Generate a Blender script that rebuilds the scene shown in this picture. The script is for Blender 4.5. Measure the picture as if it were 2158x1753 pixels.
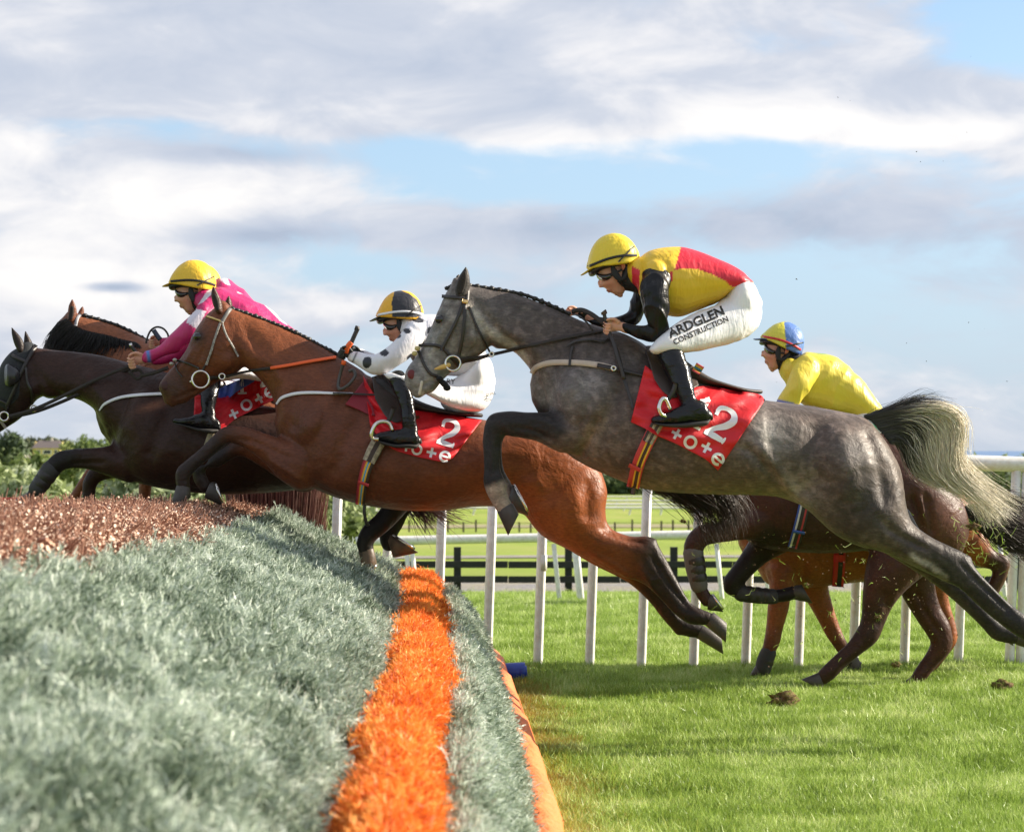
import bpy, bmesh, math, random
import numpy as np
from mathutils import Vector, Matrix
from mathutils.bvhtree import BVHTree
random.seed(7); RNG = np.random.default_rng(7)
for o in list(bpy.data.objects): bpy.data.objects.remove(o)
SC = bpy.context.scene
COL = SC.collection
# ---------------------------------------------------------------- camera, sky, sun, exposure
CAMH = 1.4
FPX = 70.0 / 36.0 * 2158.0
CX, YH = 1079.0, 945.7
cam_d = bpy.data.cameras.new("camera"); cam = bpy.data.objects.new("camera", cam_d); COL.objects.link(cam)
cam.location = (0, 0, CAMH); cam.rotation_euler = (math.radians(90), 0, 0)
cam_d.lens = 70; cam_d.sensor_width = 36; cam_d.shift_y = (945.7 - 876.5) / 2158.0
cam_d.clip_start = 0.1; cam_d.clip_end = 60000
cam_d.dof.use_dof = True; cam_d.dof.focus_distance = 9.9; cam_d.dof.aperture_fstop = 5.6
SC.camera = cam
SUN_EL, SUN_AZ = 28.0, 10.0            # degrees; azimuth measured from +X towards +Y
sd = bpy.data.lights.new("sun", 'SUN'); sd.energy = 5.0; sd.angle = math.radians(0.5); sd.color = (1.0, 0.90, 0.74)
sun = bpy.data.objects.new("sun", sd); COL.objects.link(sun)
_d = Vector((math.cos(math.radians(SUN_AZ)) * math.cos(math.radians(SUN_EL)),
             math.sin(math.radians(SUN_AZ)) * math.cos(math.radians(SUN_EL)), math.sin(math.radians(SUN_EL))))
sun.rotation_euler = _d.to_track_quat('Z', 'Y').to_euler()
SC.view_settings.view_transform = 'Standard'; SC.view_settings.look = 'None'
SC.view_settings.exposure = 0.95; SC.view_settings.gamma = 1.0

def nn(nt, t, **kw):
    n = nt.nodes.new(t)
    for k, v in kw.items():
        if k.startswith('i_'):
            n.inputs[k[2:]].default_value = v
        else: setattr(n, k, v)
    return n
def mathn(nt, op, a, b=None, c=None, clamp=False):
    n = nt.nodes.new('ShaderNodeMath'); n.operation = op; n.use_clamp = clamp
    for i, v in enumerate((a, b, c)):
        if v is None: continue
        if isinstance(v, (int, float)): n.inputs[i].default_value = v
        else: nt.links.new(v, n.inputs[i])
    return n.outputs[0]
def mixc(nt, f, a, b):
    n = nt.nodes.new('ShaderNodeMix'); n.data_type = 'RGBA'
    for s, v in ((n.inputs[0], f), (n.inputs[6], a), (n.inputs[7], b)):
        if isinstance(v, (int, float)): s.default_value = v
        elif isinstance(v, (tuple, list)): s.default_value = (*v[:3], 1)
        else: nt.links.new(v, s)
    return n.outputs[2]
def ramp(nt, f, stops):
    n = nt.nodes.new('ShaderNodeValToRGB'); nt.links.new(f, n.inputs[0])
    e = n.color_ramp.elements
    while len(e) < len(stops): e.new(0.5)
    for q, (p, c) in zip(e, stops):
        q.position = p; q.color = (*c[:3], 1) if isinstance(c, (tuple, list)) else (c, c, c, 1)
    return n.outputs[0]

def make_world():
    w = bpy.data.worlds.new("World"); SC.world = w; w.use_nodes = True
    nt = w.node_tree; nt.nodes.clear(); L = nt.links.new
    out = nn(nt, 'ShaderNodeOutputWorld'); bg = nn(nt, 'ShaderNodeBackground'); bg.inputs[1].default_value = 0.1
    L(bg.outputs[0], out.inputs[0])
    sky = nn(nt, 'ShaderNodeTexSky'); sky.sky_type = 'NISHITA'; sky.sun_disc = False
    sky.sun_elevation = math.radians(SUN_EL); sky.sun_rotation = math.radians(90 - SUN_AZ)
    sky.air_density = 1.0; sky.dust_density = 0.6; sky.ozone_density = 1.5
    tc = nn(nt, 'ShaderNodeTexCoord'); sp = nn(nt, 'ShaderNodeSeparateXYZ'); L(tc.outputs['Generated'], sp.inputs[0])
    X, Y, Z = sp.outputs
    az = mathn(nt, 'ARCTAN2', X, Y)
    r = mathn(nt, 'SQRT', mathn(nt, 'ADD', mathn(nt, 'MULTIPLY', X, X), mathn(nt, 'MULTIPLY', Y, Y)))
    el = mathn(nt, 'ARCTAN2', Z, r)
    # cloud coordinates: elevation stretched, so that banks flatten towards the horizon
    cv = nn(nt, 'ShaderNodeCombineXYZ')
    L(mathn(nt, 'MULTIPLY', az, 8.0), cv.inputs[0]); L(mathn(nt, 'MULTIPLY', el, 19.0), cv.inputs[1])
    n1 = nn(nt, 'ShaderNodeTexNoise', i_Scale=1.0, i_Detail=10.0, i_Roughness=0.56, i_Distortion=0.5); L(cv.outputs[0], n1.inputs['Vector'])
    cv2 = nn(nt, 'ShaderNodeVectorMath', operation='ADD'); L(cv.outputs[0], cv2.inputs[0]); cv2.inputs[1].default_value = (3.7, 9.1, 2.0)
    n2 = nn(nt, 'ShaderNodeTexNoise', i_Scale=1.7, i_Detail=10.0, i_Roughness=0.57, i_Distortion=0.4); L(cv2.outputs[0], n2.inputs['Vector'])
    def PX(px, py): return (math.atan((px - CX) / FPX), math.atan((YH - py) / FPX))
    def blob(px, py, rx, ry, soft=1.0):
        a, e = PX(px, py)
        dx = mathn(nt, 'DIVIDE', mathn(nt, 'SUBTRACT', az, a), rx / FPX)
        dy = mathn(nt, 'DIVIDE', mathn(nt, 'SUBTRACT', el, e), ry / FPX)
        d = mathn(nt, 'ADD', mathn(nt, 'MULTIPLY', dx, dx), mathn(nt, 'MULTIPLY', dy, dy))
        return mathn(nt, 'EXPONENT', mathn(nt, 'MULTIPLY', d, -1.0))
    def acc(items):
        s = None
        for it in items:
            v = mathn(nt, 'MULTIPLY', blob(*it[:4]), it[4])
            s = v if s is None else mathn(nt, 'ADD', s, v)
        return s
    # cover: openings of blue sky (negative) among banks (positive)
    cover = acc([(1000, 340, 420, 40, -.25), (1640, 330, 300, 45, -.22), (2150, 60, 260, 90, -.28), (480, 305, 500, 26, -.16),
                 (230, 270, 260, 22, -.24), (740, 560, 240, 46, -.22), (1120, 395, 350, 30, -.26), (1000, 830, 1100, 60, -.10),
                 (1800, 640, 700, 150, -.16), (520, 90, 1100, 150, .35), (1350, 230, 420, 70, .2), (1950, 240, 300, 60, .22),
                 (260, 420, 380, 120, .28), (1500, 480, 900, 50, .14), (160, 640, 330, 110, .25), (700, 650, 200, 40, .10)])
    cvr = mathn(nt, 'ADD', mathn(nt, 'ADD', mathn(nt, 'MULTIPLY', n1.outputs[0], 1.0), mathn(nt, 'MULTIPLY', n2.outputs[0], 0.45)), cover)
    mask = nn(nt, 'ShaderNodeMapRange', interpolation_type='SMOOTHSTEP'); L(cvr, mask.inputs[0])
    mask.inputs[1].default_value = 0.52; mask.inputs[2].default_value = 0.80
    # brightness of the cloud: shaded bases and lit tops
    br = acc([(420, 150, 700, 110, -.20), (900, 60, 500, 80, -.02), (250, 440, 420, 110, .30), (180, 620, 300, 120, .26),
              (1250, 310, 220, 45, .45), (1560, 250, 190, 60, .40), (1960, 300, 330, 50, .32), (1200, 80, 500, 60, .05),
              (560, 500, 190, 28, -.6), (240, 612, 55, 10, -1.1), (520, 330, 240, 20, -.5), (1650, 480, 700, 50, -.12), (1750, 620, 800, 170, -.32), (900, 480, 500, 40, -.15),
              (760, 660, 110, 30, .3), (1100, 500, 300, 60, -.15), (800, 735, 60, 22, .7), (30, 320, 110, 30, .25), (80, 130, 120, 30, .25)])
    cb = mathn(nt, 'ADD', mathn(nt, 'ADD', mathn(nt, 'MULTIPLY', mathn(nt, 'SUBTRACT', n2.outputs[0], 0.5), 1.45), 0.60), br)
    ccol = ramp(nt, cb, [(0.0, (.42, .48, .60)), (0.25, (.51, .56, .67)), (0.55, (.62, .65, .73)), (0.8, (.83, .82, .84)), (1.0, (.96, .93, .91))])
    cs = nn(nt, 'ShaderNodeVectorMath', operation='SCALE'); L(ccol, cs.inputs[0]); cs.inputs['Scale'].default_value = 5.7
    # the clear sky: Nishita, thinned towards the horizon by distant vapour
    hz = nn(nt, 'ShaderNodeMapRange', interpolation_type='SMOOTHSTEP'); L(el, hz.inputs[0])
    hz.inputs[1].default_value = 0.30; hz.inputs[2].default_value = -0.02; hz.inputs[3].default_value = 0.0; hz.inputs[4].default_value = 0.86
    vap = ramp(nt, el, [(0.0, (2.45, 3.1, 4.05)), (0.10, (2.45, 3.35, 4.5)), (0.22, (2.55, 3.7, 5.1)), (0.6, (1.7, 2.9, 5.2))])
    base = mixc(nt, hz.outputs[0], sky.outputs[0], vap)
    up = nn(nt, 'ShaderNodeMapRange'); L(Z, up.inputs[0]); up.inputs[1].default_value = -0.03; up.inputs[2].default_value = 0.03
    mk = mathn(nt, 'MULTIPLY', mask.outputs[0], mathn(nt, 'MULTIPLY', up.outputs[0], 0.93))
    L(mixc(nt, mk, base, cs.outputs[0]), bg.inputs[0])
make_world()

# ---------------------------------------------------------------- helpers
def tag(o, label=None, cat=None, group=None, kind=None):
    if label: o['label'] = label
    if cat: o['category'] = cat
    if group: o['group'] = group
    if kind: o['kind'] = kind
    return o
def empty(name, loc=(0, 0, 0), parent=None):
    o = bpy.data.objects.new(name, None); COL.objects.link(o); o.location = loc; o.empty_display_size = 0.1
    if parent: o.parent = parent
    return o
def link(name, me, mats=None, parent=None, smooth=True):
    if mats is not None:
        for m in (mats if isinstance(mats, (list, tuple)) else [mats]): me.materials.append(m)
    if smooth and len(me.polygons): me.polygons.foreach_set('use_smooth', np.ones(len(me.polygons), bool))
    o = bpy.data.objects.new(name, me); COL.objects.link(o)
    if parent:
        o.parent = parent; o.matrix_parent_inverse = Matrix.Translation(-Vector(parent.location))
    return o
def mesh_np(name, V, F):
    me = bpy.data.meshes.new(name)
    V = np.asarray(V, float)
    if isinstance(F, np.ndarray):
        n = len(F); k = F.shape[1]
        me.vertices.add(len(V)); me.vertices.foreach_set('co', V.ravel())
        me.loops.add(n * k); me.loops.foreach_set('vertex_index', F.ravel().astype(np.int32))
        me.polygons.add(n); me.polygons.foreach_set('loop_start', np.arange(0, n * k, k, dtype=np.int32))
        me.update(calc_edges=True); me.validate()
    else:
        me.from_pydata([tuple(v) for v in V], [], [tuple(f) for f in F]); me.update()
    return me
class MB:
    """collects pieces of geometry for one mesh"""
    def __init__(s): s.V = []; s.F = []; s.n = 0; s.M = []
    def add(s, V, F, m=0):
        V = [tuple(v) for v in V]; s.V += V
        s.F += [tuple(i + s.n for i in f) for f in F]; s.M += [m] * len(F); s.n += len(V); return s
    def box(s, c, d, rz=0, m=0, taper=1.0):
        hx, hy, hz = d[0] / 2, d[1] / 2, d[2] / 2; ca, sa = math.cos(rz), math.sin(rz)
        V = []
        for z, t in ((-hz, 1), (hz, taper)):
            for x, y in ((-hx, -hy), (hx, -hy), (hx, hy), (-hx, hy)):
                x *= t; y *= t; V.append((c[0] + x * ca - y * sa, c[1] + x * sa + y * ca, c[2] + z))
        return s.add(V, [(3, 2, 1, 0), (4, 5, 6, 7), (0, 1, 5, 4), (1, 2, 6, 5), (2, 3, 7, 6), (3, 0, 4, 7)], m)
    def tube(s, pts, r, n=8, m=0, cap=True, flat=1.0):
        P = np.array(pts, float); k = len(P); R = np.full(k, r) if np.isscalar(r) else np.array(r, float)
        T = np.gradient(P, axis=0); T /= np.linalg.norm(T, axis=1)[:, None] + 1e-9
        up = np.array((0, 1, 0)) if abs(T[0][1]) < .9 else np.array((0, 0, 1)); V = []
        for i in range(k):
            a = np.cross(T[i], up); a /= np.linalg.norm(a) + 1e-9; b = np.cross(a, T[i])
            for j in range(n):
                t = 2 * math.pi * j / n; V.append(P[i] + R[i] * (a * math.cos(t) + b * math.sin(t) * flat))
        F = [(i * n + j, i * n + (j + 1) % n, (i + 1) * n + (j + 1) % n, (i + 1) * n + j) for i in range(k - 1) for j in range(n)]
        if cap: F += [tuple(range(n))[::-1], tuple((k - 1) * n + j for j in range(n))]
        return s.add(V, F, m)
    def mesh(s, name):
        me = bpy.data.meshes.new(name); me.from_pydata(s.V, [], s.F)
        me.polygons.foreach_set('material_index', np.array(s.M, np.int32)); me.update(); return me
    def build(s, name, mats, parent=None, smooth=False): return link(name, s.mesh(name), mats, parent, smooth)
def W(px, py, d): return Vector(((px - CX) * d / FPX, d, CAMH - (py - YH) * d / FPX))
class ZM:
    """reading frame: measurements taken in an enlarged crop of the scene, turned into metres at a distance"""
    def __init__(s, ox, oy, k): s.ox, s.oy, s.k = ox, oy, k
    def __call__(s, x, y): return (s.ox + x * s.k, s.oy + y * s.k)
ZA = ZM(840, 470, 800 / 2137); ZB = ZM(1300, 660, 858 / 1862); ZL = ZM(0, 540, 620 / 1993); Zm = ZM(330, 580, 740 / 2072)
ZP = ZM(640, 980, 920 / 2137); ZR = ZM(1400, 1020, 758 / 2137); ZJ = ZM(1200, 470, 440 / 2137); ZW = ZM(700, 600, 360 / 1736)
ZT = ZM(1700, 820, 458 / 2092); ZS = ZM(1260, 760, 380 / 2137); ZH = ZM(840, 560, 310 / 1993); ZN = ZM(0, 0, 2158 / 2137)

# ---------------------------------------------------------------- materials
MATS = {}
def mat(name, col=(.5, .5, .5), rough=.6, metal=0.0, spec=.5, bump=None, var=None, attr=None, sheen=0.0, coat=0.0, trans=0.0, mottle=None, coord='Object', twoside=None):
    """bump=(scale,strength,dist[,stretch]); var=(scale,amount) brightness variation; attr=name of colour attribute; mottle=(scale,col,amount)"""
    if name in MATS: return MATS[name]
    m = bpy.data.materials.new(name); m.use_nodes = True; nt = m.node_tree; L = nt.links.new
    b = nt.nodes['Principled BSDF']; b.inputs['Roughness'].default_value = rough; b.inputs['Metallic'].default_value = metal
    b.inputs['Specular IOR Level'].default_value = spec; b.inputs['Sheen Weight'].default_value = sheen; b.inputs['Coat Weight'].default_value = coat
    tc = nn(nt, 'ShaderNodeTexCoord'); vec = tc.outputs[coord]
    c = (*col, 1)
    if attr:
        a = nn(nt, 'ShaderNodeAttribute', attribute_name=attr); c = a.outputs['Color']
    if mottle:
        n = nn(nt, 'ShaderNodeTexNoise', i_Scale=mottle[0], i_Detail=4.0, i_Roughness=.6); L(vec, n.inputs['Vector'])
        f = ramp(nt, n.outputs[0], [(.38, 0.0), (.68, mottle[2])]); c = mixc(nt, f, c, mottle[1])
    if var:
        n = nn(nt, 'ShaderNodeTexNoise', i_Scale=var[0], i_Detail=5.0, i_Roughness=.6); L(vec, n.inputs['Vector'])
        f = ramp(nt, n.outputs[0], [(.25, 1 - var[1]), (.75, 1 + var[1])])
        mx = nn(nt, 'ShaderNodeMix', data_type='RGBA', blend_type='MULTIPLY'); mx.inputs[0].default_value = 1
        if isinstance(c, tuple): mx.inputs[6].default_value = c
        else: L(c, mx.inputs[6])
        L(f, mx.inputs[7]); c = mx.outputs[2]
    if isinstance(c, tuple): b.inputs['Base Color'].default_value = c
    else: L(c, b.inputs['Base Color'])
    if bump:
        v = vec
        if len(bump) > 3:
            mp = nn(nt, 'ShaderNodeMapping'); mp.inputs['Scale'].default_value = bump[3]; L(vec, mp.inputs[0]); v = mp.outputs[0]
        n = nn(nt, 'ShaderNodeTexNoise', i_Scale=bump[0], i_Detail=4.0, i_Roughness=.55); L(v, n.inputs['Vector'])
        if len(bump) > 4: n.inputs['Distortion'].default_value = bump[4]
        bp = nn(nt, 'ShaderNodeBump', i_Strength=bump[1], i_Distance=bump[2]); L(n.outputs[0], bp.inputs['Height']); L(bp.outputs[0], b.inputs['Normal'])
    if trans:
        tr = nn(nt, 'ShaderNodeBsdfTranslucent'); ms = nn(nt, 'ShaderNodeMixShader'); ms.inputs[0].default_value = trans
        if isinstance(c, tuple): tr.inputs[0].default_value = c
        else: L(c, tr.inputs[0])
        L(b.outputs[0], ms.inputs[1]); L(tr.outputs[0], ms.inputs[2]); L(ms.outputs[0], nt.nodes['Material Output'].inputs[0])
    MATS[name] = m; return m
def leafmat(name, cols, rough=.55, trans=.35, scale=1.5):
    """foliage: colour wanders between the given tones from clump to clump and from piece to piece"""
    m = bpy.data.materials.new(name); m.use_nodes = True; nt = m.node_tree; L = nt.links.new
    b = nt.nodes['Principled BSDF']; b.inputs['Roughness'].default_value = rough; b.inputs['Specular IOR Level'].default_value = .4
    tc = nn(nt, 'ShaderNodeNewGeometry'); oi = nn(nt, 'ShaderNodeObjectInfo')
    n = nn(nt, 'ShaderNodeTexNoise', i_Scale=scale, i_Detail=3.0); L(tc.outputs['Position'], n.inputs['Vector'])
    f = mathn(nt, 'ADD', mathn(nt, 'MULTIPLY', mathn(nt, 'SUBTRACT', n.outputs[0], .5), 1.6), mathn(nt, 'MULTIPLY', oi.outputs['Random'], .35))
    f = mathn(nt, 'ADD', f, mathn(nt, 'MULTIPLY', tc.outputs['Random Per Island'], .5))
    k = len(cols); c = ramp(nt, f, [((i + .3) / k, cols[i]) for i in range(k)])
    L(c, b.inputs['Base Color'])
    tr = nn(nt, 'ShaderNodeBsdfTranslucent'); ms = nn(nt, 'ShaderNodeMixShader'); ms.inputs[0].default_value = trans
    L(c, tr.inputs[0]); L(b.outputs[0], ms.inputs[1]); L(tr.outputs[0], ms.inputs[2]); L(ms.outputs[0], nt.nodes['Material Output'].inputs[0])
    MATS[name] = m; return m

# scatter a family of small clumps over points: real geometry instanced by geometry nodes
_gn = {}
def scatter(name, P, R, S, protos, parent=None):
    """P points, R euler rotations, S scales; protos = list of meshes"""
    k = len(protos); idx = RNG.integers(0, k, len(P))
    hold = []
    for i, me in enumerate(protos):
        po = bpy.data.objects.new(name + '_piece', me); hold.append(po)
    me = bpy.data.meshes.new(name); me.vertices.add(len(P)); me.vertices.foreach_set('co', np.asarray(P, float).ravel())
    a = me.attributes.new('rot', 'FLOAT_VECTOR', 'POINT'); a.data.foreach_set('vector', np.asarray(R, float).ravel())
    a = me.attributes.new('scl', 'FLOAT', 'POINT'); a.data.foreach_set('value', np.asarray(S, float))
    a = me.attributes.new('idx', 'INT', 'POINT'); a.data.foreach_set('value', idx.astype(np.int32))
    o = link(name, me, None, parent, smooth=False)
    g = bpy.data.node_groups.new(name, 'GeometryNodeTree')
    g.interface.new_socket('Geometry', in_out='INPUT', socket_type='NodeSocketGeometry'); g.interface.new_socket('Geometry', in_out='OUTPUT', socket_type='NodeSocketGeometry')
    gi = g.nodes.new('NodeGroupInput'); go = g.nodes.new('NodeGroupOutput'); jn = g.nodes.new('GeometryNodeJoinGeometry')
    def named(t, nm):
        n = g.nodes.new('GeometryNodeInputNamedAttribute'); n.data_type = t; n.inputs[0].default_value = nm; return n.outputs[0]
    rot = named('FLOAT_VECTOR', 'rot'); sc = named('FLOAT', 'scl'); ix = named('INT', 'idx')
    for i, po in enumerate(hold):
        oi = g.nodes.new('GeometryNodeObjectInfo'); oi.inputs['Object'].default_value = po; oi.inputs['As Instance'].default_value = True
        ip = g.nodes.new('GeometryNodeInstanceOnPoints'); cmp = g.nodes.new('FunctionNodeCompare'); cmp.data_type = 'INT'; cmp.operation = 'EQUAL'
        g.links.new(ix, cmp.inputs[2]); cmp.inputs[3].default_value = i
        g.links.new(gi.outputs[0], ip.inputs['Points']); g.links.new(cmp.outputs[0], ip.inputs['Selection']); g.links.new(oi.outputs['Geometry'], ip.inputs['Instance'])
        er = g.nodes.new('FunctionNodeEulerToRotation'); g.links.new(rot, er.inputs[0])
        g.links.new(er.outputs[0], ip.inputs['Rotation']); g.links.new(sc, ip.inputs['Scale']); g.links.new(ip.outputs[0], jn.inputs[0])
    g.links.new(jn.outputs[0], go.inputs[0])
    md = o.modifiers.new('pieces', 'NODES'); md.node_group = g
    o['kind'] = 'stuff'
    return o
# ---------------------------------------------------------------- ground, paths, sea
TY = [-30, 0, 12.7, 16, 20, 24, 30, 35, 40, 60, 80, 110, 150, 200, 260, 300, 400, 600, 700, 900, 1300, 2200, 4000]
TZ = [0, 0, 0, -.03, -.18, -.48, -.85, -1.16, -1.22, -2.04, -2.7, -3.67, -4.86, -5.12, -5.7, -5.5, -4.6, -3.1, -2.9, -6, -22, -52, -60]
def gz(y): return float(np.interp(y, TY, TZ))
def make_ground():
    ys = sorted(set(list(np.linspace(-30, 12, 22)) + list(np.linspace(12, 60, 70)) + list(np.geomspace(60, 4000, 90)) + TY))
    xs = [-5000, -2500, -1200, -600, -300, -150, -80, -40, -20, -10, -5, 0, 5, 10, 20, 40, 80, 150, 300, 600, 1200, 2500, 5000]
    V = [(x, y, gz(y)) for y in ys for x in xs]; n = len(xs)
    F = [(j * n + i, j * n + i + 1, (j + 1) * n + i + 1, (j + 1) * n + i) for j in range(len(ys) - 1) for i in range(n - 1)]
    me = bpy.data.meshes.new('ground'); me.from_pydata(V, [], F); me.update()
    m = bpy.data.materials.new('turf'); m.use_nodes = True; nt = m.node_tree; L = nt.links.new
    b = nt.nodes['Principled BSDF']; b.inputs['Roughness'].default_value = .9; b.inputs['Specular IOR Level'].default_value = .15
    g = nn(nt, 'ShaderNodeNewGeometry'); P = g.outputs['Position']
    def noise(s, d=4, st=None):
        v = P
        if st: mp = nn(nt, 'ShaderNodeMapping'); mp.inputs['Scale'].default_value = st; L(P, mp.inputs[0]); v = mp.outputs[0]
        n_ = nn(nt, 'ShaderNodeTexNoise', i_Scale=s, i_Detail=float(d), i_Roughness=.62); L(v, n_.inputs['Vector']); return n_.outputs[0]
    c = ramp(nt, noise(40, 5), [(.3, (.11, .17, .018)), (.5, (.18, .27, .03)), (.72, (.26, .36, .055))])
    far = ramp(nt, noise(.12, 5, (1, .35, 1)), [(.34, (.21, .29, .045)), (.5, (.28, .36, .06)), (.66, (.36, .37, .11))])
    sp = nn(nt, 'ShaderNodeSeparateXYZ'); L(P, sp.inputs[0])
    d = nn(nt, 'ShaderNodeMapRange'); L(sp.outputs[1], d.inputs[0]); d.inputs[1].default_value = 26; d.inputs[2].default_value = 60
    c2 = mixc(nt, d.outputs[0], c, far)
    st = ramp(nt, noise(.6, 3, (.15, 1, 1)), [(.42, 0.0), (.62, .35)])
    c3 = mixc(nt, mathn(nt, 'MULTIPLY', st, d.outputs[0]), c2, (.25, .25, .10))
    L(c3, b.inputs['Base Color'])
    bp = nn(nt, 'ShaderNodeBump', i_Strength=.6, i_Distance=.05); L(noise(25, 5), bp.inputs['Height']); L(bp.outputs[0], b.inputs['Normal'])
    o = link('ground', me, m, smooth=True); o['kind'] = 'structure'
make_ground()
def sheet(name, y0, y1, x0, x1, m, lift=.006, wob=0.0, seg=60, slope=0.0, kind='structure'):
    V = []; F = []; ny = 5
    for i in range(seg + 1):
        x = x0 + (x1 - x0) * i / seg
        w = math.sin(x * .31 / max(1, abs(y0) / 40)) * wob + math.sin(x * .9 / max(1, abs(y0) / 40) + 1) * wob * .4
        for j in range(ny):
            y = y0 + (y1 - y0) * j / (ny - 1) + w + slope * x
            V.append((x, y, gz(y) + lift))
    F = [(i * ny + j, (i + 1) * ny + j, (i + 1) * ny + j + 1, i * ny + j + 1) for i in range(seg) for j in range(ny - 1)]
    return tag(link(name, mesh_np(name, V, F), m), kind=kind)
M_gravel = mat('gravel', (.26, .25, .25), .95, bump=(30, 1.0, .04), var=(14, .35), mottle=(1.2, (.33, .29, .19), .9), coord='Object')
M_track = mat('worn_track', (.30, .25, .15), .95, var=(1.0, .3), mottle=(.3, (.2, .22, .06), .8))
sheet('gravel_road', 35.2, 39.9, -60, 60, M_gravel, .02, .12)
sheet('dirt_path', 66, 70, -60, 90, M_gravel, .03, 1.0, slope=.02)
sheet('worn_path', 112, 127, -140, 26, M_track, .05, 1.2, slope=.05)
sheet('worn_verge', 158, 166, -20, 150, M_track, .05, 1.5, slope=-.03)
sea_m = mat('sea_water', (.10, .19, .36), .35, spec=.3, bump=(.02, .3, 1.0))
V = [(-30000, 1500, -46), (30000, 1500, -46), (30000, 42000, -46), (-30000, 42000, -46)]
tag(link('sea', mesh_np('sea', V, [(0, 1, 2, 3)]), sea_m, smooth=False), kind='structure')

# ---------------------------------------------------------------- the steeplechase fence
VX = -0.0455
def fx(y): return -.107 + VX * (y - 12.34) + float(np.interp(y, [1.3, 2.6, 4.4, 6, 7.3, 9, 12.3], [-.13, -.10, -.066, -.038, -.006, .004, 0]))
def crestz(y): return float(np.interp(y, [1.3, 2.5, 4, 5, 6, 8, 10, 12.3], [1.12, 1.11, 1.075, 1.035, 1.0, .965, .95, .925]))
def topz(y): return 1.35 - .0272 * y
def fence_profile(y):
    """(u,z) across the fence from the orange board on the take-off side to the far face of the brush"""
    cz = crestz(y); tz = topz(y); k = cz / .96
    return [(-.02, .07), (-.10, .22), (-.20, .40), (-.30, .53 * k), (-.40, .555 * k), (-.50, .575 * k), (-.60, .60 * k), (-.74, .69 * k),
            (-.86, .755 * k), (-.98, .805 * k), (-1.12, .865 * k), (-1.30, cz), (-1.33, cz + .01), (-1.40, cz + (tz - cz) * .62), (-1.52, tz - .012),
            (-1.75, tz), (-1.98, tz - .01), (-2.10, tz - .10), (-2.16, tz - .35), (-2.2, .0)]
FY0, FY1 = 1.3, 12.28
def prof_at(y, u):
    P = fence_profile(y); us = [-p[0] for p in P]; zs = [p[1] for p in P]
    return float(np.interp(-u, us, zs))
def fence_core(name, u0, u1, m, drop=.06, parent=None, ext=0.0):
    ys = np.linspace(FY0, FY1 - .03, 60); us = np.linspace(u0, u1, 26); V = []
    for y in ys:
        for u in us: V.append((fx(y) + u, y, max(.0, prof_at(y, u) - drop)))
    n = len(us); F = [(j * n + i, j * n + i + 1, (j + 1) * n + i + 1, (j + 1) * n + i) for j in range(len(ys) - 1) for i in range(n - 1)]
    base = len(V)
    for y in (ys[0], ys[-1]):
        for u in us: V.append((fx(y) + u, y, 0))
    for e, row in ((0, 0), (1, len(ys) - 1)):
        for i in range(n - 1):
            a, b_, c, d = row * n + i, row * n + i + 1, base + e * n + i + 1, base + e * n + i
            F.append((a, b_, c, d) if e else (d, c, b_, a))
    return link(name, mesh_np(name, V, F), m, parent)
def frond(nb, L, w, spread, curl, seed, leaflets=5):
    """a spray of thin evergreen shoots as flat little blades on curved stalks"""
    r = np.random.default_rng(seed); V = []; F = []
    def blade(p0, d0, l, ww, bend, up):
        d = np.array(d0, float); d /= np.linalg.norm(d); side = np.cross(d, up); side /= np.linalg.norm(side) + 1e-9
        n = len(V); p = np.array(p0, float)
        for i in range(3):
            t = i / 2.0; wd = ww * (1 - .75 * t)
            V.append(tuple(p - side * wd)); V.append(tuple(p + side * wd))
            p = p + d * l / 2.0; d = d + bend * .5; d /= np.linalg.norm(d)
        for i in range(2): F.append((n + 2 * i, n + 2 * i + 1, n + 2 * i + 3, n + 2 * i + 2))
        return p
    for i in range(nb):
        a = r.uniform(0, 2 * math.pi); s = spread * math.sqrt(r.uniform(0, 1))
        d = np.array((math.cos(a) * s, math.sin(a) * s, 1.0)); d /= np.linalg.norm(d)
        p0 = np.array((r.normal(0, .016), r.normal(0, .016), 0.0)); l = L * r.uniform(.6, 1.15); bend = np.array((r.normal(0, curl), r.normal(0, curl), -curl * .6))
        up = np.array((r.normal(), r.normal(), .2)); blade(p0, d, l, w, bend, up)
        for j in range(leaflets):
            t = r.uniform(.2, .95); q = p0 + d * l * t + bend * (t * t) * l * .35
            dd = d * .8 + np.array((r.normal(0, .75), r.normal(0, .75), r.normal(.1, .3)))
            blade(q, dd, L * r.uniform(.22, .42), w * .8, np.array((r.normal(0, .3), r.normal(0, .3), .15)), np.array((r.normal(), r.normal(), r.normal())))
    return mesh_np('shoot', V, [tuple(f) for f in F])
M_green = leafmat('frosted_evergreen', [(.15, .20, .13), (.38, .455, .36), (.60, .67, .575), (.80, .85, .77)], rough=.5, trans=.15, scale=7)
M_orange = leafmat('orange_bristle', [(.55, .08, .012), (.92, .24, .03), (1.0, .38, .06), (1.0, .52, .14)], rough=.5, trans=.25, scale=9)
M_twig = mat('birch_twig', (.35, .19, .135), .9, spec=.15, var=(60, .5))
M_cut = leafmat('cut_twig_end', [(.40, .22, .15), (.60, .39, .28), (.77, .57, .44), (.90, .77, .64)], rough=.95, trans=.0, scale=25)
M_core_g = mat('fence_green_core', (.05, .075, .05), .9, var=(9, .4), bump=(30, 1, .03))
M_core_b = mat('fence_brown_core', (.26, .12, .08), .9, var=(20, .5), bump=(60, 1, .02))
FENCE = tag(empty('steeplechase_fence', (fx(8) - 1, 8, 0)), 'jump fence with pale green apron, orange line and brown birch top', 'jump fence')
fence_core('green_backing', 0.0, -1.31, M_core_g, .075, FENCE)
fence_core('brown_backing', -1.31, -2.19, M_core_b, .05, FENCE)
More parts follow.
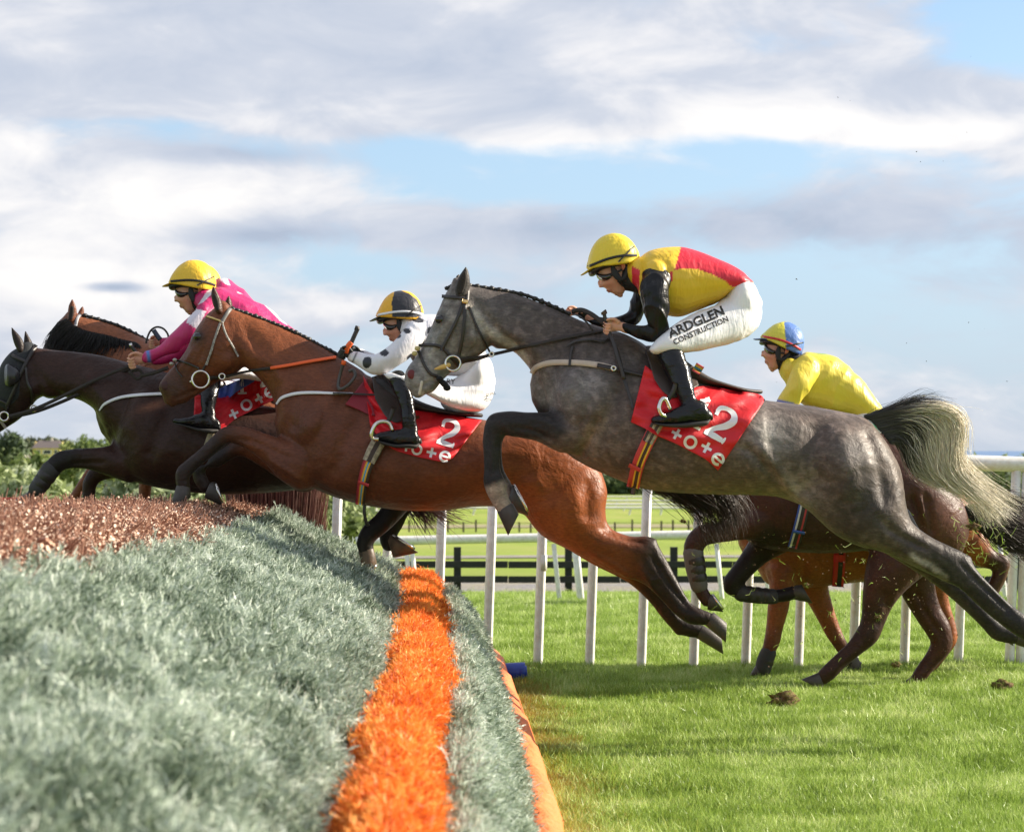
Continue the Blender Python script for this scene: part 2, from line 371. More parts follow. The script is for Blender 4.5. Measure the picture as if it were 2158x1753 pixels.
def apron_pts(n, u0, u1, y0=FY0, y1=FY1, jz=.012, lean=(0, 0), tiltj=.35, lift=0.0, hang=0.0, dens_bias=1.0, clump=0.0):
    y = y0 + (y1 - y0) * RNG.uniform(0, 1, n) ** dens_bias; u = RNG.uniform(min(u0, u1), max(u0, u1), n); P = []; R = []
    for yy, uu in zip(y, u):
        e = .02; z = prof_at(yy, uu); dz = (prof_at(yy, uu + e) - prof_at(yy, uu - e)) / (2 * e)
        ridge = math.sin(yy * 10.5 + uu * 9 + math.sin(yy * 2.6 + uu * 3) * 2.2) * .65 + math.sin(yy * 23 - uu * 5 + 1.3 + math.sin(uu * 11) * 2) * .35
        if clump and ridge < -.30 and RNG.uniform() < .80: continue
        z += jz * RNG.normal() + lift + clump * ridge
        P.append((fx(yy) + uu + RNG.normal() * .01, yy, max(z, .01)))
        ax = math.atan(-dz)    # surface normal leans towards the take-off side where it slopes
        R.append((lean[0] + RNG.normal() * tiltj, -ax * hang * -1 + lean[1] + RNG.normal() * tiltj, RNG.uniform(-.6, .6)))
    return np.array(P), np.array(R)
gp = [frond(8, .066, .0026, .70, .40, 100 + i, 8) for i in range(9)]
for g_ in gp: g_.materials.append(M_green)
def n2(a, b): return a, b
P, R = apron_pts(46000, -.62, -1.33, jz=.010, tiltj=.38, hang=1.0, lean=(.35, .60), dens_bias=1.0, clump=.042)
o = scatter('apron_brush', P, R, RNG.uniform(.75, 1.25, len(P)), gp, FENCE)
P, R = apron_pts(10500, -.135, -.32, jz=.012, tiltj=.4, hang=1.0, lean=(.1, .35), clump=.012)
scatter('lower_apron_brush', P, R, RNG.uniform(.7, 1.1, len(P)), gp, FENCE)
# far end of the apron: shoots stick out past the last plank
ends = []
for q in range(900):
    u = RNG.uniform(-1.30, -.19); z = prof_at(FY1, u) * RNG.uniform(.05, 1.0)
    if -.62 < u < -.31: z = min(z, .5)
    ends.append((fx(FY1) + u, FY1 - .02, z))
scatter('end_brush', np.array(ends), np.column_stack([RNG.normal(-1.1, .3, 900), RNG.normal(.3, .3, 900), RNG.uniform(-1, 1, 900)]), RNG.uniform(.7, 1.1, 900), gp, FENCE)
op = [frond(15, .049, .0020, .85, .30, 200 + i, 4) for i in range(6)]
for g_ in op: g_.materials.append(M_orange)
# the orange line: a bristly padded roll
def roll_pts(n):
    P = []; R = []
    for _ in range(n):
        y = RNG.uniform(FY0, FY1); a = RNG.uniform(-.25, math.pi + .15); k = crestz(y) / .96
        wob = .022 * math.sin(y * 2.1) + .014 * math.sin(y * 5.7 + 1) + .008 * math.sin(y * 13)
        rx = (.056 + .0072 * (y - 4)) + .012 * math.sin(y * 6.3 + 2) + .008 * math.sin(y * 17); cx = fx(y) - .455 - .006 * max(0, y - 4.5) + wob * .7; cz = .575 * k - .01
        P.append((cx + rx * math.cos(a), y, cz + .075 * math.sin(a)))
        R.append((RNG.normal() * .3, (math.pi / 2 - a) * .8 + RNG.normal() * .45, RNG.uniform(-1, 1)))
    return np.array(P), np.array(R)
P, R = roll_pts(11500)
scatter('orange_brush_line', P, R, RNG.uniform(.7, 1.15, len(P)), op, FENCE)
V = []; n = 12; ys = np.linspace(FY0, FY1 - .03, 70)
for y in ys:
    wob = .022 * math.sin(y * 2.1) + .014 * math.sin(y * 5.7 + 1); k = crestz(y) / .96
    for j in range(n):
        a = 2 * math.pi * j / n; V.append((fx(y) - .455 - .006 * max(0, y - 4.5) + wob * .7 + (.054 + .0068 * (y - 4)) * math.cos(a), y, .565 * k + .07 * math.sin(a)))
F = [(i * n + j, i * n + (j + 1) % n, (i + 1) * n + (j + 1) % n, (i + 1) * n + j) for i in range(len(ys) - 1) for j in range(n)]
F += [tuple(range(n)), tuple((len(ys) - 1) * n + j for j in range(n))]
link('orange_backing', mesh_np('orange_backing', V, F), mat('orange_core', (.75, .15, .02), .8, var=(40, .3)), FENCE)
# brown birch: bundles of cut twigs
def twigs(nt_, h, r0, spread, seed, tip=.2):
    r = np.random.default_rng(seed); mb = MB()
    for i in range(nt_):
        x, y = r.normal(0, spread), r.normal(0, spread); dx, dy = r.normal(0, .16, 2); hh = h * r.uniform(.7, 1.1); rr = r0 * r.uniform(.5, 1.3); n = 5
        V = []
        for k in range(2):
            for j in range(n):
                a = 2 * math.pi * j / n; V.append((x + dx * hh * k + rr * math.cos(a), y + dy * hh * k + rr * math.sin(a), hh * k))
        mb.add(V, [(j, (j + 1) % n, n + (j + 1) % n, n + j) for j in range(n)], 0); mb.add(V[n:], [tuple(range(n))], 1)
    me = mb.mesh('twigs'); me.materials.append(M_twig); me.materials.append(M_cut); return me
tp = [twigs(26, .030, .0046, .022, 300 + i) for i in range(6)]
P, R = apron_pts(24000, -1.325, -2.12, jz=.010, tiltj=.33, hang=.5, lean=(.85, .25), lift=-.03, clump=.006)
scatter('birch_brush', P, R, RNG.uniform(.6, 1.25, len(P)), tp, FENCE)
sp_ = [twigs(7, .10, .0016, .02, 320 + i) for i in range(4)]
P, R = apron_pts(2500, -1.32, -2.1, jz=.008, tiltj=.5, hang=.9, lean=(.1, .2), lift=-.03)
scatter('loose_birch_twig', P, R, RNG.uniform(.6, 1.2, len(P)), sp_, FENCE)
# orange take-off board
V = []; ys = np.linspace(FY0, 12.33, 60)
for y in ys:
    w = .006 * math.sin(y * 7) + .004 * math.sin(y * 19); x = fx(y) + w
    V += [(x + .060, y, 0.0), (x + .066, y, .04), (x + .030, y, .14 + w * .8), (x - .025, y, .185 + w * .8), (x - .09, y, .17), (x - .09, y, 0)]
F = [(i * 6 + j, i * 6 + (j + 1) % 6, (i + 1) * 6 + (j + 1) % 6, (i + 1) * 6 + j) for i in range(len(ys) - 1) for j in range(6)]
F += [tuple(range(6)), tuple((len(ys) - 1) * 6 + j for j in range(6))]
link('take_off_board', mesh_np('take_off_board', V, F), mat('orange_vinyl', (.90, .22, .06), .6, bump=(9, 1.0, .05), var=(3, .15), mottle=(6, (.75, .14, .04), .6)), FENCE)
# birch wing standing at the far end
def wing():
    t = tag(empty('birch_wing', (-1.5, 12.35, 0)), 'dark upright birch brush wing beyond the end of the brown fence top', 'brush wing')
    for part, (n, rr) in enumerate(((1500, .0032), (700, .006))):
        mb = MB()
        for i in range(n):
            x = RNG.uniform(-1.72, -1.24); y = 12.42 + RNG.normal(0, .05); fan = (x + 1.5) * .28; h = RNG.uniform(.75, 1.42)
            pts = []; xx, yy = x, y
            for k in range(5):
                s = k / 4.0; pts.append((xx + fan * s * s * 1.3 + RNG.normal(0, .006), yy + RNG.normal(0, .006), .12 + h * s))
            mb.tube(pts, [rr * (1 - .65 * k / 4) for k in range(5)], 3, 0, False)
        me = mb.mesh('twig_bundle'); o = link('twig_bundle', me, mat('wing_twig%d' % part, (.16, .055, .042) if part == 0 else (.30, .16, .12), .7, var=(25, .55)), t); o['kind'] = 'stuff'
    mb = MB(); mb.box((-1.48, 12.46, .55), (.42, .07, 1.1)); mb.build('binding_core', mat('wing_core', (.03, .012, .01), .95), t)
wing()
rb = MB(); rb.box((-3.19, 12.35, .62), (.30, .05, 1.0))
rb.V = [(v[0], v[1], v[2] if v[2] < .5 else v[2] - .02) for v in rb.V]
ob = empty('red_marker_board', (-3.19, 12.35, .1)); tag(ob, 'small red marker board behind the far left end of the brown fence', 'marker')
MBx = MB(); MBx.box((-3.19, 12.35, 1.055), (.30, .04, .085)); MBx.build('board', mat('red_board', (.62, .05, .045), .5), ob)
MBx = MB(); MBx.box((-3.25, 12.37, .52), (.05, .03, 1.04)); MBx.build('stake', mat('stake_wood', (.3, .2, .12), .8), ob)

# ---------------------------------------------------------------- white running rails
M_white = mat('white_plastic', (.80, .79, .76), .4, var=(6, .08), bump=(40, .15, .004), mottle=(26, (.50, .42, .32), .40))
def post_mesh(h, r, lean=(0, 0), n=14, splash=True):
    mb = MB(); pts = [(0, 0, -.15), (0, 0, 0), (lean[0] * .5, lean[1] * .5, h * .5), (lean[0], lean[1], h)]; mb.tube(pts, r, n)
    return mb
def running_rail(name, label, xs, y, top, r_post, r_rail, ext, zb=None, slope=0.0, lean=.03, curve=None, group=None, wood=False, m=None):
    m = m or M_white
    t = tag(empty(name, (xs[0], y, zb if zb is not None else gz(y))), label, 'railing', group)
    Z = lambda x: (zb if zb is not None else gz(y + slope * x))
    for x in xs:
        yy = y + slope * x; mb = post_mesh(top - Z(x) - r_rail, r_post, (lean, 0), 14 if y < 60 else 6)
        mb.V = [(v[0] + x, v[1] + yy, v[2] + Z(x)) for v in mb.V]; mb.build('post', m, t, True)
        if y < 14 and abs(x - xs[4]) < .05:
            mc = MB(); mc.tube([(x + lean * .62, yy, .62), (x + lean * .64, yy, .72)], r_post * 1.025, 14); mc.build('joint_sleeve', m, t, True)
    X = np.linspace(ext[0], ext[1], 50)
    mb = MB(); mb.tube([(x, y + slope * x, top + (curve(x) if curve else 0)) for x in X], r_rail, 14 if y < 60 else 6); mb.build('rail', m, t, True)
    return t
RD = 12.78
pxs = [709, 818, 930, 1036, 1143, 1252, 1361, 1471, 1581, 1692, 1808, 1915, 2029, 2137, 2160, 2262]
running_rail('running_rail', 'white plastic running rail on close set posts right behind the horses', [(p - CX) * RD / FPX - .03 for p in pxs], RD, 1.34, .031, .05,
             (-1.25, 6.2), 0.0, lean=.045, curve=lambda x: -.028 * max(0, x - 1.9) ** 1.15)
# the left of the near rail carries on behind the fence; a second rail further across the course
R2 = 24.0
running_rail('running_rail', 'lower white running rail crossing the grass between the near posts and the black fence', [W(p, 1200, R2).x for p in (868, 1180, 1222, 1228, 1523, 1622, 1830, 2120, 880)],
             R2, .31, .028, .055, (W(750, 0, R2).x, W(1562, 0, R2).x), None, lean=-.075, curve=lambda x: .02 * (x + .6))
# white rails far out on the course
for (yy, zt, x0, x1, n_, lab) in ((196, -4.41, -50, 70, 40, 'nearest of the far white rails on the far side of the course'), (214, -4.58, -60, 80, 36, 'second of the far white rails beyond the grass'),
                                (236, -4.75, -70, 90, 36, 'third of the far white rails in front of the tree line'), (262, -4.9, -70, 95, 34, 'farthest thin white rail at the foot of the tree line')):
    running_rail('course_rail', lab, list(np.linspace(x0, x1, n_)), yy, zt + (.0), .085, .13 if yy < 250 else .10, (x0, x1), None, lean=0.15, group='far white course rails')
# far white fence at left below the belly of the bay horse, with close bars
def bar_fence():
    t = tag(empty('barred_fence', (-15, 188, gz(188))), 'far white barred fence glimpsed left of the first white post, under the bay horse', 'fence')
    for zt in (-4.05, -4.5): mb = MB(); mb.tube([(x, 188, zt) for x in (-19.5, -9)], .11, 6); mb.build('rail', M_white, t, True)
    for x in np.linspace(-19.3, -9.2, 15): mb = MB(); mb.tube([(x, 188.1, gz(188)), (x, 188.1, -4.0)], .07, 6); mb.build('bar', M_white, t, True)
bar_fence()
# black post and rail fence
M_black = mat('creosoted_wood', (.018, .018, .018), .75, bump=(25, .5, .01, (1, 1, .1)), var=(8, .4))
def black_fence():
    y = 34.6; zb = gz(y)
    t = tag(empty('post_and_rail_fence', (0, y, zb)), 'black wooden post and rail fence along the gravel road', 'fence')
    for px in (660, 964, 1198, 1420, 1650, 1890, 2140):
        mb = MB(); mb.box((W(px, 0, y).x, y, zb + .40), (.125, .12, .86)); mb.build('post', M_black, t)
    for py in (1189, 1220):
        mb = MB(); z = W(0, py, y).z; xa, xb = W(600, 0, y).x, W(2250, 0, y).x
        for i in range(7):
            a = xa + (xb - xa) * i / 7; b = xa + (xb - xa) * (i + 1) / 7 - .01
            mb = MB(); mb.box(((a + b) / 2, y - .10, z + .004 * (i % 2)), (b - a, .05, .115)); mb.build('rail_board', M_black, t)
black_fence()
# thin paddock posts with wire, far
M_post = mat('weathered_post', (.055, .045, .035), .9)
def wire_fence():
    t = tag(empty('wire_fence', (0, 148, gz(148))), 'thin dark post and wire fence in the far meadow', 'fence')
    for px in list(range(690, 2140, 29)):
        px += RNG.uniform(-8, 8); y = 148 + RNG.uniform(-4, 4); x = W(px, 0, y).x; h = RNG.uniform(.7, .95)
        mb = MB(); mb.box((x, y, gz(y) + h / 2), (.13, .13, h)); mb.build('post', M_post, t)
    mb = MB(); mb.tube([(W(690, 0, 148).x, 148, gz(148) + .7), (W(2160, 0, 148).x, 148, gz(148) + .7)], .018, 4); mb.build('wire', M_post, t)
wire_fence()
# ---------------------------------------------------------------- the turf blades
M_grass = leafmat('grass_blade', [(.16, .24, .035), (.28, .41, .065), (.41, .55, .12), (.64, .71, .32)], rough=.4, trans=.32, scale=2.2)
M_grass2 = leafmat('dry_grass_blade', [(.16, .15, .02), (.30, .24, .05), (.36, .34, .08)], rough=.45, trans=.4, scale=3)
def tuft(nb, h, w, spread, seed, m):
    r = np.random.default_rng(seed); V = []; F = []
    for i in range(nb):
        x, y = r.normal(0, spread, 2); a = r.uniform(0, 2 * math.pi); hh = h * r.uniform(.5, 1.15); ln = r.uniform(.1, .9) * hh; bx, by = math.cos(a) * ln, math.sin(a) * ln
        fa = r.uniform(0, math.pi); sx, sy = math.cos(fa) * w, math.sin(fa) * w; n = len(V)
        for t, ww in ((0, 1), (.5, .8)):
            V.append((x + bx * t * t - sx * ww, y + by * t * t - sy * ww, hh * t)); V.append((x + bx * t * t + sx * ww, y + by * t * t + sy * ww, hh * t))
        V.append((x + bx, y + by, hh * (1 - .25 * ln / hh)))
        F += [(n, n + 1, n + 3, n + 2), (n + 2, n + 3, n + 4)]
    me = mesh_np('tuft', V, F); me.materials.append(m); return me
tf = [tuft(26, .055, .0017, .035, 400 + i, M_grass) for i in range(8)]
def grass_area(y0, y1, n, sc, name):
    y = np.sqrt(RNG.uniform(y0 * y0, y1 * y1, n)); px = RNG.uniform(600, 2260, n); x = (px - CX) * y / FPX
    k = (x > np.array([fx(v) for v in np.minimum(y, 12.3)]) + .06) | (y > 12.5); x, y = x[k], y[k]
    # tufts grow taller in irregular patches
    pat = np.sin(x * 3.1 + np.sin(y * 2.3) * 1.5) * np.sin(y * 3.7 + np.sin(x * 1.9) * 2) ; s = sc * RNG.uniform(.6, 1.2, len(x)) * (1 + .38 * pat)
    P = np.column_stack([x, y, [gz(v) for v in y]]); R = np.column_stack([RNG.normal(0, .12, len(x)), RNG.normal(-.1, .12, len(x)), RNG.uniform(0, 6.28, len(x))])
    return scatter(name, P, R, s, tf)
for nm_, a in (('turf_grass', (6.6, 10.2, 15000, 1.0)), ('turf_grass', (10.2, 14.5, 15000, 1.0)), ('turf_grass', (14.5, 22, 17000, 1.15)), ('turf_grass', (22, 34, 15000, 1.5))):
    tag(grass_area(*a, nm_), 'mown green turf of the racecourse', 'grass')
df = [tuft(18, .06, .0017, .03, 430 + i, M_grass2) for i in range(4)]
n = 900; y = RNG.uniform(6.8, 12.6, n); x = np.array([fx(v) for v in y]) + .07 + np.abs(RNG.normal(0, .10, n))
tag(scatter('yellowed_grass', np.column_stack([x, y, np.zeros(n)]), np.column_stack([np.zeros(n), np.zeros(n), RNG.uniform(0, 6, n)]), RNG.uniform(.6, 1.1, n), df), 'yellowed grass along the orange board', 'grass')

# ---------------------------------------------------------------- trees, bushes, houses behind
def crown_mesh(ctr, rad, n, leaf, seed, lumps=9, elong=1.8, hang=0.0):
    r = np.random.default_rng(seed); L = []
    for _ in range(lumps):
        v = r.normal(size=3); v /= np.linalg.norm(v); k = r.uniform(.35, .8); L.append((v * np.array(rad) * k, r.uniform(.32, .55)))
    P = []; N = []
    while len(P) < n:
        c, s = L[r.integers(len(L))]; v = r.normal(size=3); v /= np.linalg.norm(v)
        p = c + v * np.array(rad) * s * r.uniform(.75, 1.03); P.append(p); N.append(v)
    P = np.array(P) + np.array(ctr); N = np.array(N)
    A = N + r.normal(0, .6, N.shape); A /= np.linalg.norm(A, axis=1)[:, None]
    up = r.normal(0, 1, N.shape); up[:, 2] -= hang; T = np.cross(A, up); T /= np.linalg.norm(T, axis=1)[:, None]; B = np.cross(A, T)
    s = leaf * r.uniform(.6, 1.3, (n, 1)); V = np.stack([P - T * s * .5, P + B * s * elong * .5 * .3 - T * s * 0, P + T * s * .5, P - B * s * elong], 1)
    V[:, 0] -= B * s * .3; V[:, 2] -= B * s * .3; V[:, 1] = P + B * s * elong * .4
    return mesh_np('crown', V.reshape(-1, 3), np.arange(n * 4).reshape(-1, 4))
M_bark = mat('bark', (.09, .07, .05), .9, bump=(20, 1, .02))
M_wil = leafmat('willow_leaf', [(.14, .19, .06), (.25, .31, .12), (.40, .46, .24), (.62, .66, .48)], trans=.3, scale=.9)
M_oak = leafmat('broadleaf', [(.08, .12, .035), (.15, .21, .06), (.24, .30, .09), (.34, .38, .13)], trans=.3, scale=.25)
M_con = leafmat('conifer_leaf', [(.05, .075, .04), (.09, .13, .06), (.15, .19, .08)], trans=.2, scale=.3)
M_dist = leafmat('hazed_leaf', [(.07, .09, .055), (.12, .14, .08), (.17, .19, .10)], trans=.2, scale=.1)
def tree(name, label, cat, x, y, ztop, rx, m, n, leaf, seed, group=None, zb=None, rz=None, limbs=5):
    zb = gz(y) if zb is None else zb; h = ztop - zb; rz = rz or h * .46; cz = ztop - rz
    t = tag(empty(name, (x, y, zb)), label, cat, group)
    r = np.random.default_rng(seed); mb = MB(); rr = max(.03, h * .022)
    mb.tube([(x, y, zb - .1), (x + rr, y, zb + h * .3), (x - rr, y, zb + h * .62), (x, y, zb + h * .85)], [rr * 1.3, rr, rr * .6, rr * .2], 7)
    for i in range(limbs):
        a = r.uniform(0, 6.28); z0 = zb + h * r.uniform(.2, .6); mb.tube([(x, y, z0), (x + math.cos(a) * rx * .4, y + math.sin(a) * rx * .4, z0 + h * .14), (x + math.cos(a) * rx * .75, y + math.sin(a) * rx * .75, z0 + h * .3)], [rr * .5, rr * .3, rr * .1], 5)
    mb.build('trunk', M_bark, t, True)
    me = crown_mesh((0, 0, 0), (rx, rx * .8, rz), n, leaf, seed, lumps=16)
    me.transform(Matrix.Translation((x, y, cz))); link('crown', me, m, t, False)
    return t
def TP(px, py, d): w = W(px, py, d); return w.x, w.z
wl = [(30, 965, 46, 1.6), (135, 990, 44, 1.3), (75, 1010, 42, 1.2), (225, 962, 47, 1.5), (300, 972, 46, 1.3), (370, 985, 45, 1.2), (440, 1000, 44, 1.2), (520, 1005, 46, 1.3), (600, 1010, 45, 1.3), (690, 1025, 47, 1.1), (-60, 955, 45, 1.7)]
wlab = ['silvery willow bush at the left edge below the gabled houses', 'silvery willow bush between the raised boots and the houses', 'low willow bush just above the fence near the red marker', 'willow bush behind the raised foreleg of the blinkered horse',
        'willow bush between the forelegs of the blinkered horse', 'willow bush right of the straight foreleg over the fence', 'willow bush under the girth of the blinkered horse', 'willow bush left of the dark birch wing', 'willow bush behind the birch wing', 'willow bush at the right of the birch wing', 'willow bush cut off by the left picture edge']
for i, (px, py, d, rx) in enumerate(wl):
    x, z = TP(px, py, d); tree('willow_bush', wlab[i], 'bush', x, d, z, rx, M_wil, 4200, .10, 500 + i, 'willow bushes beyond the fence', limbs=3)
x, z = TP(8, 905, 210); tree('conifer_tree', 'dark spreading pine above the gabled house at the left edge', 'tree', x, 210, z, 2.6, M_con, 3000, .34, 520)
x, z = TP(48, 962, 200); tree('garden_tree', 'green garden tree below the pine and left of the yellow house', 'tree', x, 200, z, 2.3, M_oak, 2200, .32, 521)
x, z = TP(75, 955, 190); tree('garden_tree', 'low green tree in front of the yellow house', 'tree', x, 190, z, 1.7, M_oak, 1600, .30, 525)
x, z = TP(188, 905, 260); tree('broadleaf_tree', 'rounded green tree between the yellow house and the chest of the blinkered horse', 'tree', x, 260, z, 3.0, M_oak, 3600, .36, 522)
x, z = TP(150, 917, 265); tree('broadleaf_tree', 'smaller tree at the left shoulder of the rounded tree', 'tree', x, 265, z, 1.8, M_oak, 2000, .36, 523)
x, z = TP(226, 915, 262); tree('broadleaf_tree', 'tree right of the rounded tree, half behind the horse', 'tree', x, 262, z, 2.0, M_oak, 2000, .36, 524)
dl = ['left', 'second from left', 'third from left', 'fourth from left', 'fifth from left', 'right']
for i, px in enumerate((58, 72, 88, 104, 120, 136)):
    x, z = TP(px, 922 + (i * 37 % 5), 620); tree('distant_tree', 'hazy distant tree on the skyline above the yellow house, %s of the row' % dl[i], 'tree', x, 620, z, 3.4, M_dist, 900, .9, 530 + i, 'distant trees above the yellow house')
rl = [2015, 2036, 2058, 2082, 2106, 2132, 2160]
rn = ['darkest small tree at the left of the right hand hedge, against the sea', 'second tree of the right hand hedge', 'third tree of the right hand hedge', 'middle tree of the right hand hedge', 'fifth tree of the right hand hedge', 'sixth tree of the hedge by the right picture edge', 'last tree of the right hand hedge, cut by the picture edge']
for i, px in enumerate(rl):
    d = 120 if i else 160; x, z = TP(px, 961 - (i * 29 % 9) if i else 948, d); tree('hedge_tree', rn[i], 'tree', x, d, z, 1.1 if i else 1.0, M_con if i == 0 else M_wil, 1800, .17, 540 + i, 'trees of the hedge at the right')
for i, x in enumerate(np.linspace(-34, 30, 17)):
    z = .3 + (i * 53 % 7) * .13
    if x < -22: z -= 1.6
    tree('woodland_tree', 'tree of the far belt seen under the horses, number %d from the left' % (i + 1), 'tree', x, 300 + (i * 31 % 9), z, 3.3, M_oak if i % 3 else M_con, 3200, .5, 560 + i, 'belt of trees behind the far rails', rz=(z + 5.6) * .56)
for o_ in [o for o in COL.objects if o.name.startswith('woodland_tree')]: o_['label'] = 'tree of the belt behind the far white rails'
M_slate = mat('roof_slate', (.14, .115, .11), .8, var=(4, .2), bump=(12, .6, .03))
def house(label, x, y, zb, w, dpt, h, rh, wallc, wins, ridge='x', chim=(), gable_white=False):
    t = tag(empty('house', (x, y, zb)), label, 'house'); wm = mat('render_%d' % int(wallc[0] * 100 + wallc[2] * 1000), wallc, .85)
    mb = MB(); mb.box((x, y, zb + h / 2), (w, dpt, h)); 
    if ridge == 'y': mb.add([(x - w / 2, y - dpt / 2, zb + h), (x + w / 2, y - dpt / 2, zb + h), (x, y - dpt / 2, zb + h + rh * .92)], [(0, 1, 2)])
    else:
        for s in (-1, 1): mb.add([(x + s * w / 2, y - dpt / 2, zb + h), (x + s * w / 2, y + dpt / 2, zb + h), (x + s * w / 2, y, zb + h + rh * .92)], [(0, 1, 2)])
    mb.build('wall', wm, t)
    e = .35; rf = MB()
    if ridge == 'x':
        A = [(x - w / 2 - e, y - dpt / 2 - e, zb + h - .1), (x + w / 2 + e, y - dpt / 2 - e, zb + h - .1), (x + w / 2 - w * .12, y, zb + h + rh), (x - w / 2 + w * .12, y, zb + h + rh), (x - w / 2 - e, y + dpt / 2 + e, zb + h - .1), (x + w / 2 + e, y + dpt / 2 + e, zb + h - .1)]
        rf.add(A, [(0, 1, 2, 3), (5, 4, 3, 2), (1, 5, 2), (4, 0, 3), (0, 4, 5, 1)])
    else:
        A = [(x - w / 2 - e, y - dpt / 2 - e, zb + h - .2), (x, y - dpt / 2 - e, zb + h + rh), (x + w / 2 + e, y - dpt / 2 - e, zb + h - .2), (x - w / 2 - e, y + dpt / 2, zb + h - .2), (x, y + dpt / 2, zb + h + rh), (x + w / 2 + e, y + dpt / 2, zb + h - .2)]
        rf.add(A + [(a[0], a[1], a[2] - .22) for a in A], [(0, 3, 4, 1), (1, 4, 5, 2), (6, 7, 10, 9), (7, 8, 11, 10), (0, 1, 7, 6), (1, 2, 8, 7), (0, 6, 9, 3), (2, 5, 11, 8)])
    ro = rf.build('roof', M_slate, t)
    for cx_ in chim: mb = MB(); mb.box((x + cx_, y, zb + h + rh + .1), (.6, .6, 1.3)); mb.build('chimney', mat('chimney_render', (.55, .5, .45), .9), ro)
    for (wx, wz, ww, wh) in wins:
        mb = MB(); mb.box((x + wx, y - dpt / 2 - .03, zb + wz), (ww, .06, wh)); wo = mb.build('window', mat('white_frame', (.8, .8, .8), .5), t)
        mb = MB(); mb.box((x + wx, y - dpt / 2 - .07, zb + wz), (ww * .82, .04, wh * .8)); mb.build('pane', mat('dark_glass', (.03, .035, .04), .1), wo)
    return t
x, z = TP(104, 960, 560); house('yellow house with a grey hipped roof between the pine and the rounded tree', x, 560, z - 1.4, 7.6, 7, 3.6, 2.1, (.66, .52, .22), [(0.2, 2.4, 2.4, 1.2), (-2.2, 2.4, 1.0, 1.1), (2.6, 2.4, .9, 1.2)], chim=(0.6,))
x, z = TP(12, 985, 330); house('cream gabled house with a brown roof at the left edge', x, 330, z - 1.0, 6.6, 6, 2.4, 1.9, (.66, .62, .52), [(-1.2, 1.3, 1.0, 1.0), (1.0, 1.3, 1.0, 1.0)], ridge='x', chim=(.4,))
x, z = TP(34, 992, 322); house('low white porch house with a brown roof right of the gabled house', x, 322, z - .9, 2.6, 4, 1.4, 1.3, (.72, .70, .66), [(0, .8, .7, .6)], ridge='y')
x, z = TP(44, 1010, 300); house('brown roofed bungalow in front of the gabled house, just above the willows', x, 300, z - 1.2, 4.6, 5, 1.4, 1.7, (.6, .5, .42), [(-1, .7, .7, .6)], chim=(1.2,))
x, z = TP(65, 952, 640); house('small white house with an orange wall left of the yellow house', x, 640, z - 1.3, 4.6, 6, 2.6, 1.4, (.62, .42, .22), [(0, 1.6, 1.2, .9)])
# blue roll beside the rail
def blue_roll():
    d = 11.95; c = W(1074, 1396, d); t = tag(empty('rolled_marker', (c.x, d, 0)), 'rolled blue vinyl pad on the grass at the far end of the orange board', 'pad')
    mb = MB(); r = .055; L_ = .092; n = 28; V = []
    for i, (xx, rr) in enumerate(((-L_, r * .93), (-L_ * .96, r), (L_ * .60, r), (L_ * .64, r * .975), (L_ * .68, r), (L_ * .97, r * .99), (L_, r * .93))):
        for j in range(n):
            a = 2 * math.pi * j / n; rj = rr * (1 + .02 * math.sin(3 * a + i)); V.append((c.x + xx, d + rj * math.cos(a), .062 + rj * math.sin(a) + .04 * xx))
    F = [(i * n + j, (i + 1) * n + j, (i + 1) * n + (j + 1) % n, i * n + (j + 1) % n) for i in range(6) for j in range(n)]
    mb.add(V, F + [tuple(range(n)), tuple(6 * n + j for j in range(n))[::-1]]); mb.build('roll', mat('blue_vinyl', (.022, .055, .33), .35, bump=(20, .5, .01), var=(9, .15)), t, True)
    mb = MB(); mb.tube([(c.x + L_ * .9, d, .062), (c.x + L_ * 1.14, d, .064)], .037, 20); mb.tube([(c.x - L_ * .9, d, .07), (c.x - L_ * 1.05, d, .07)], .03, 16); mb.build('inner_roll', MATS['blue_vinyl'], t, True)
    mb = MB(); mb.box((c.x - .03, d - .05, .006), (.20, .12, .012)); mb.build('base_plate', M_white, t)
blue_roll()
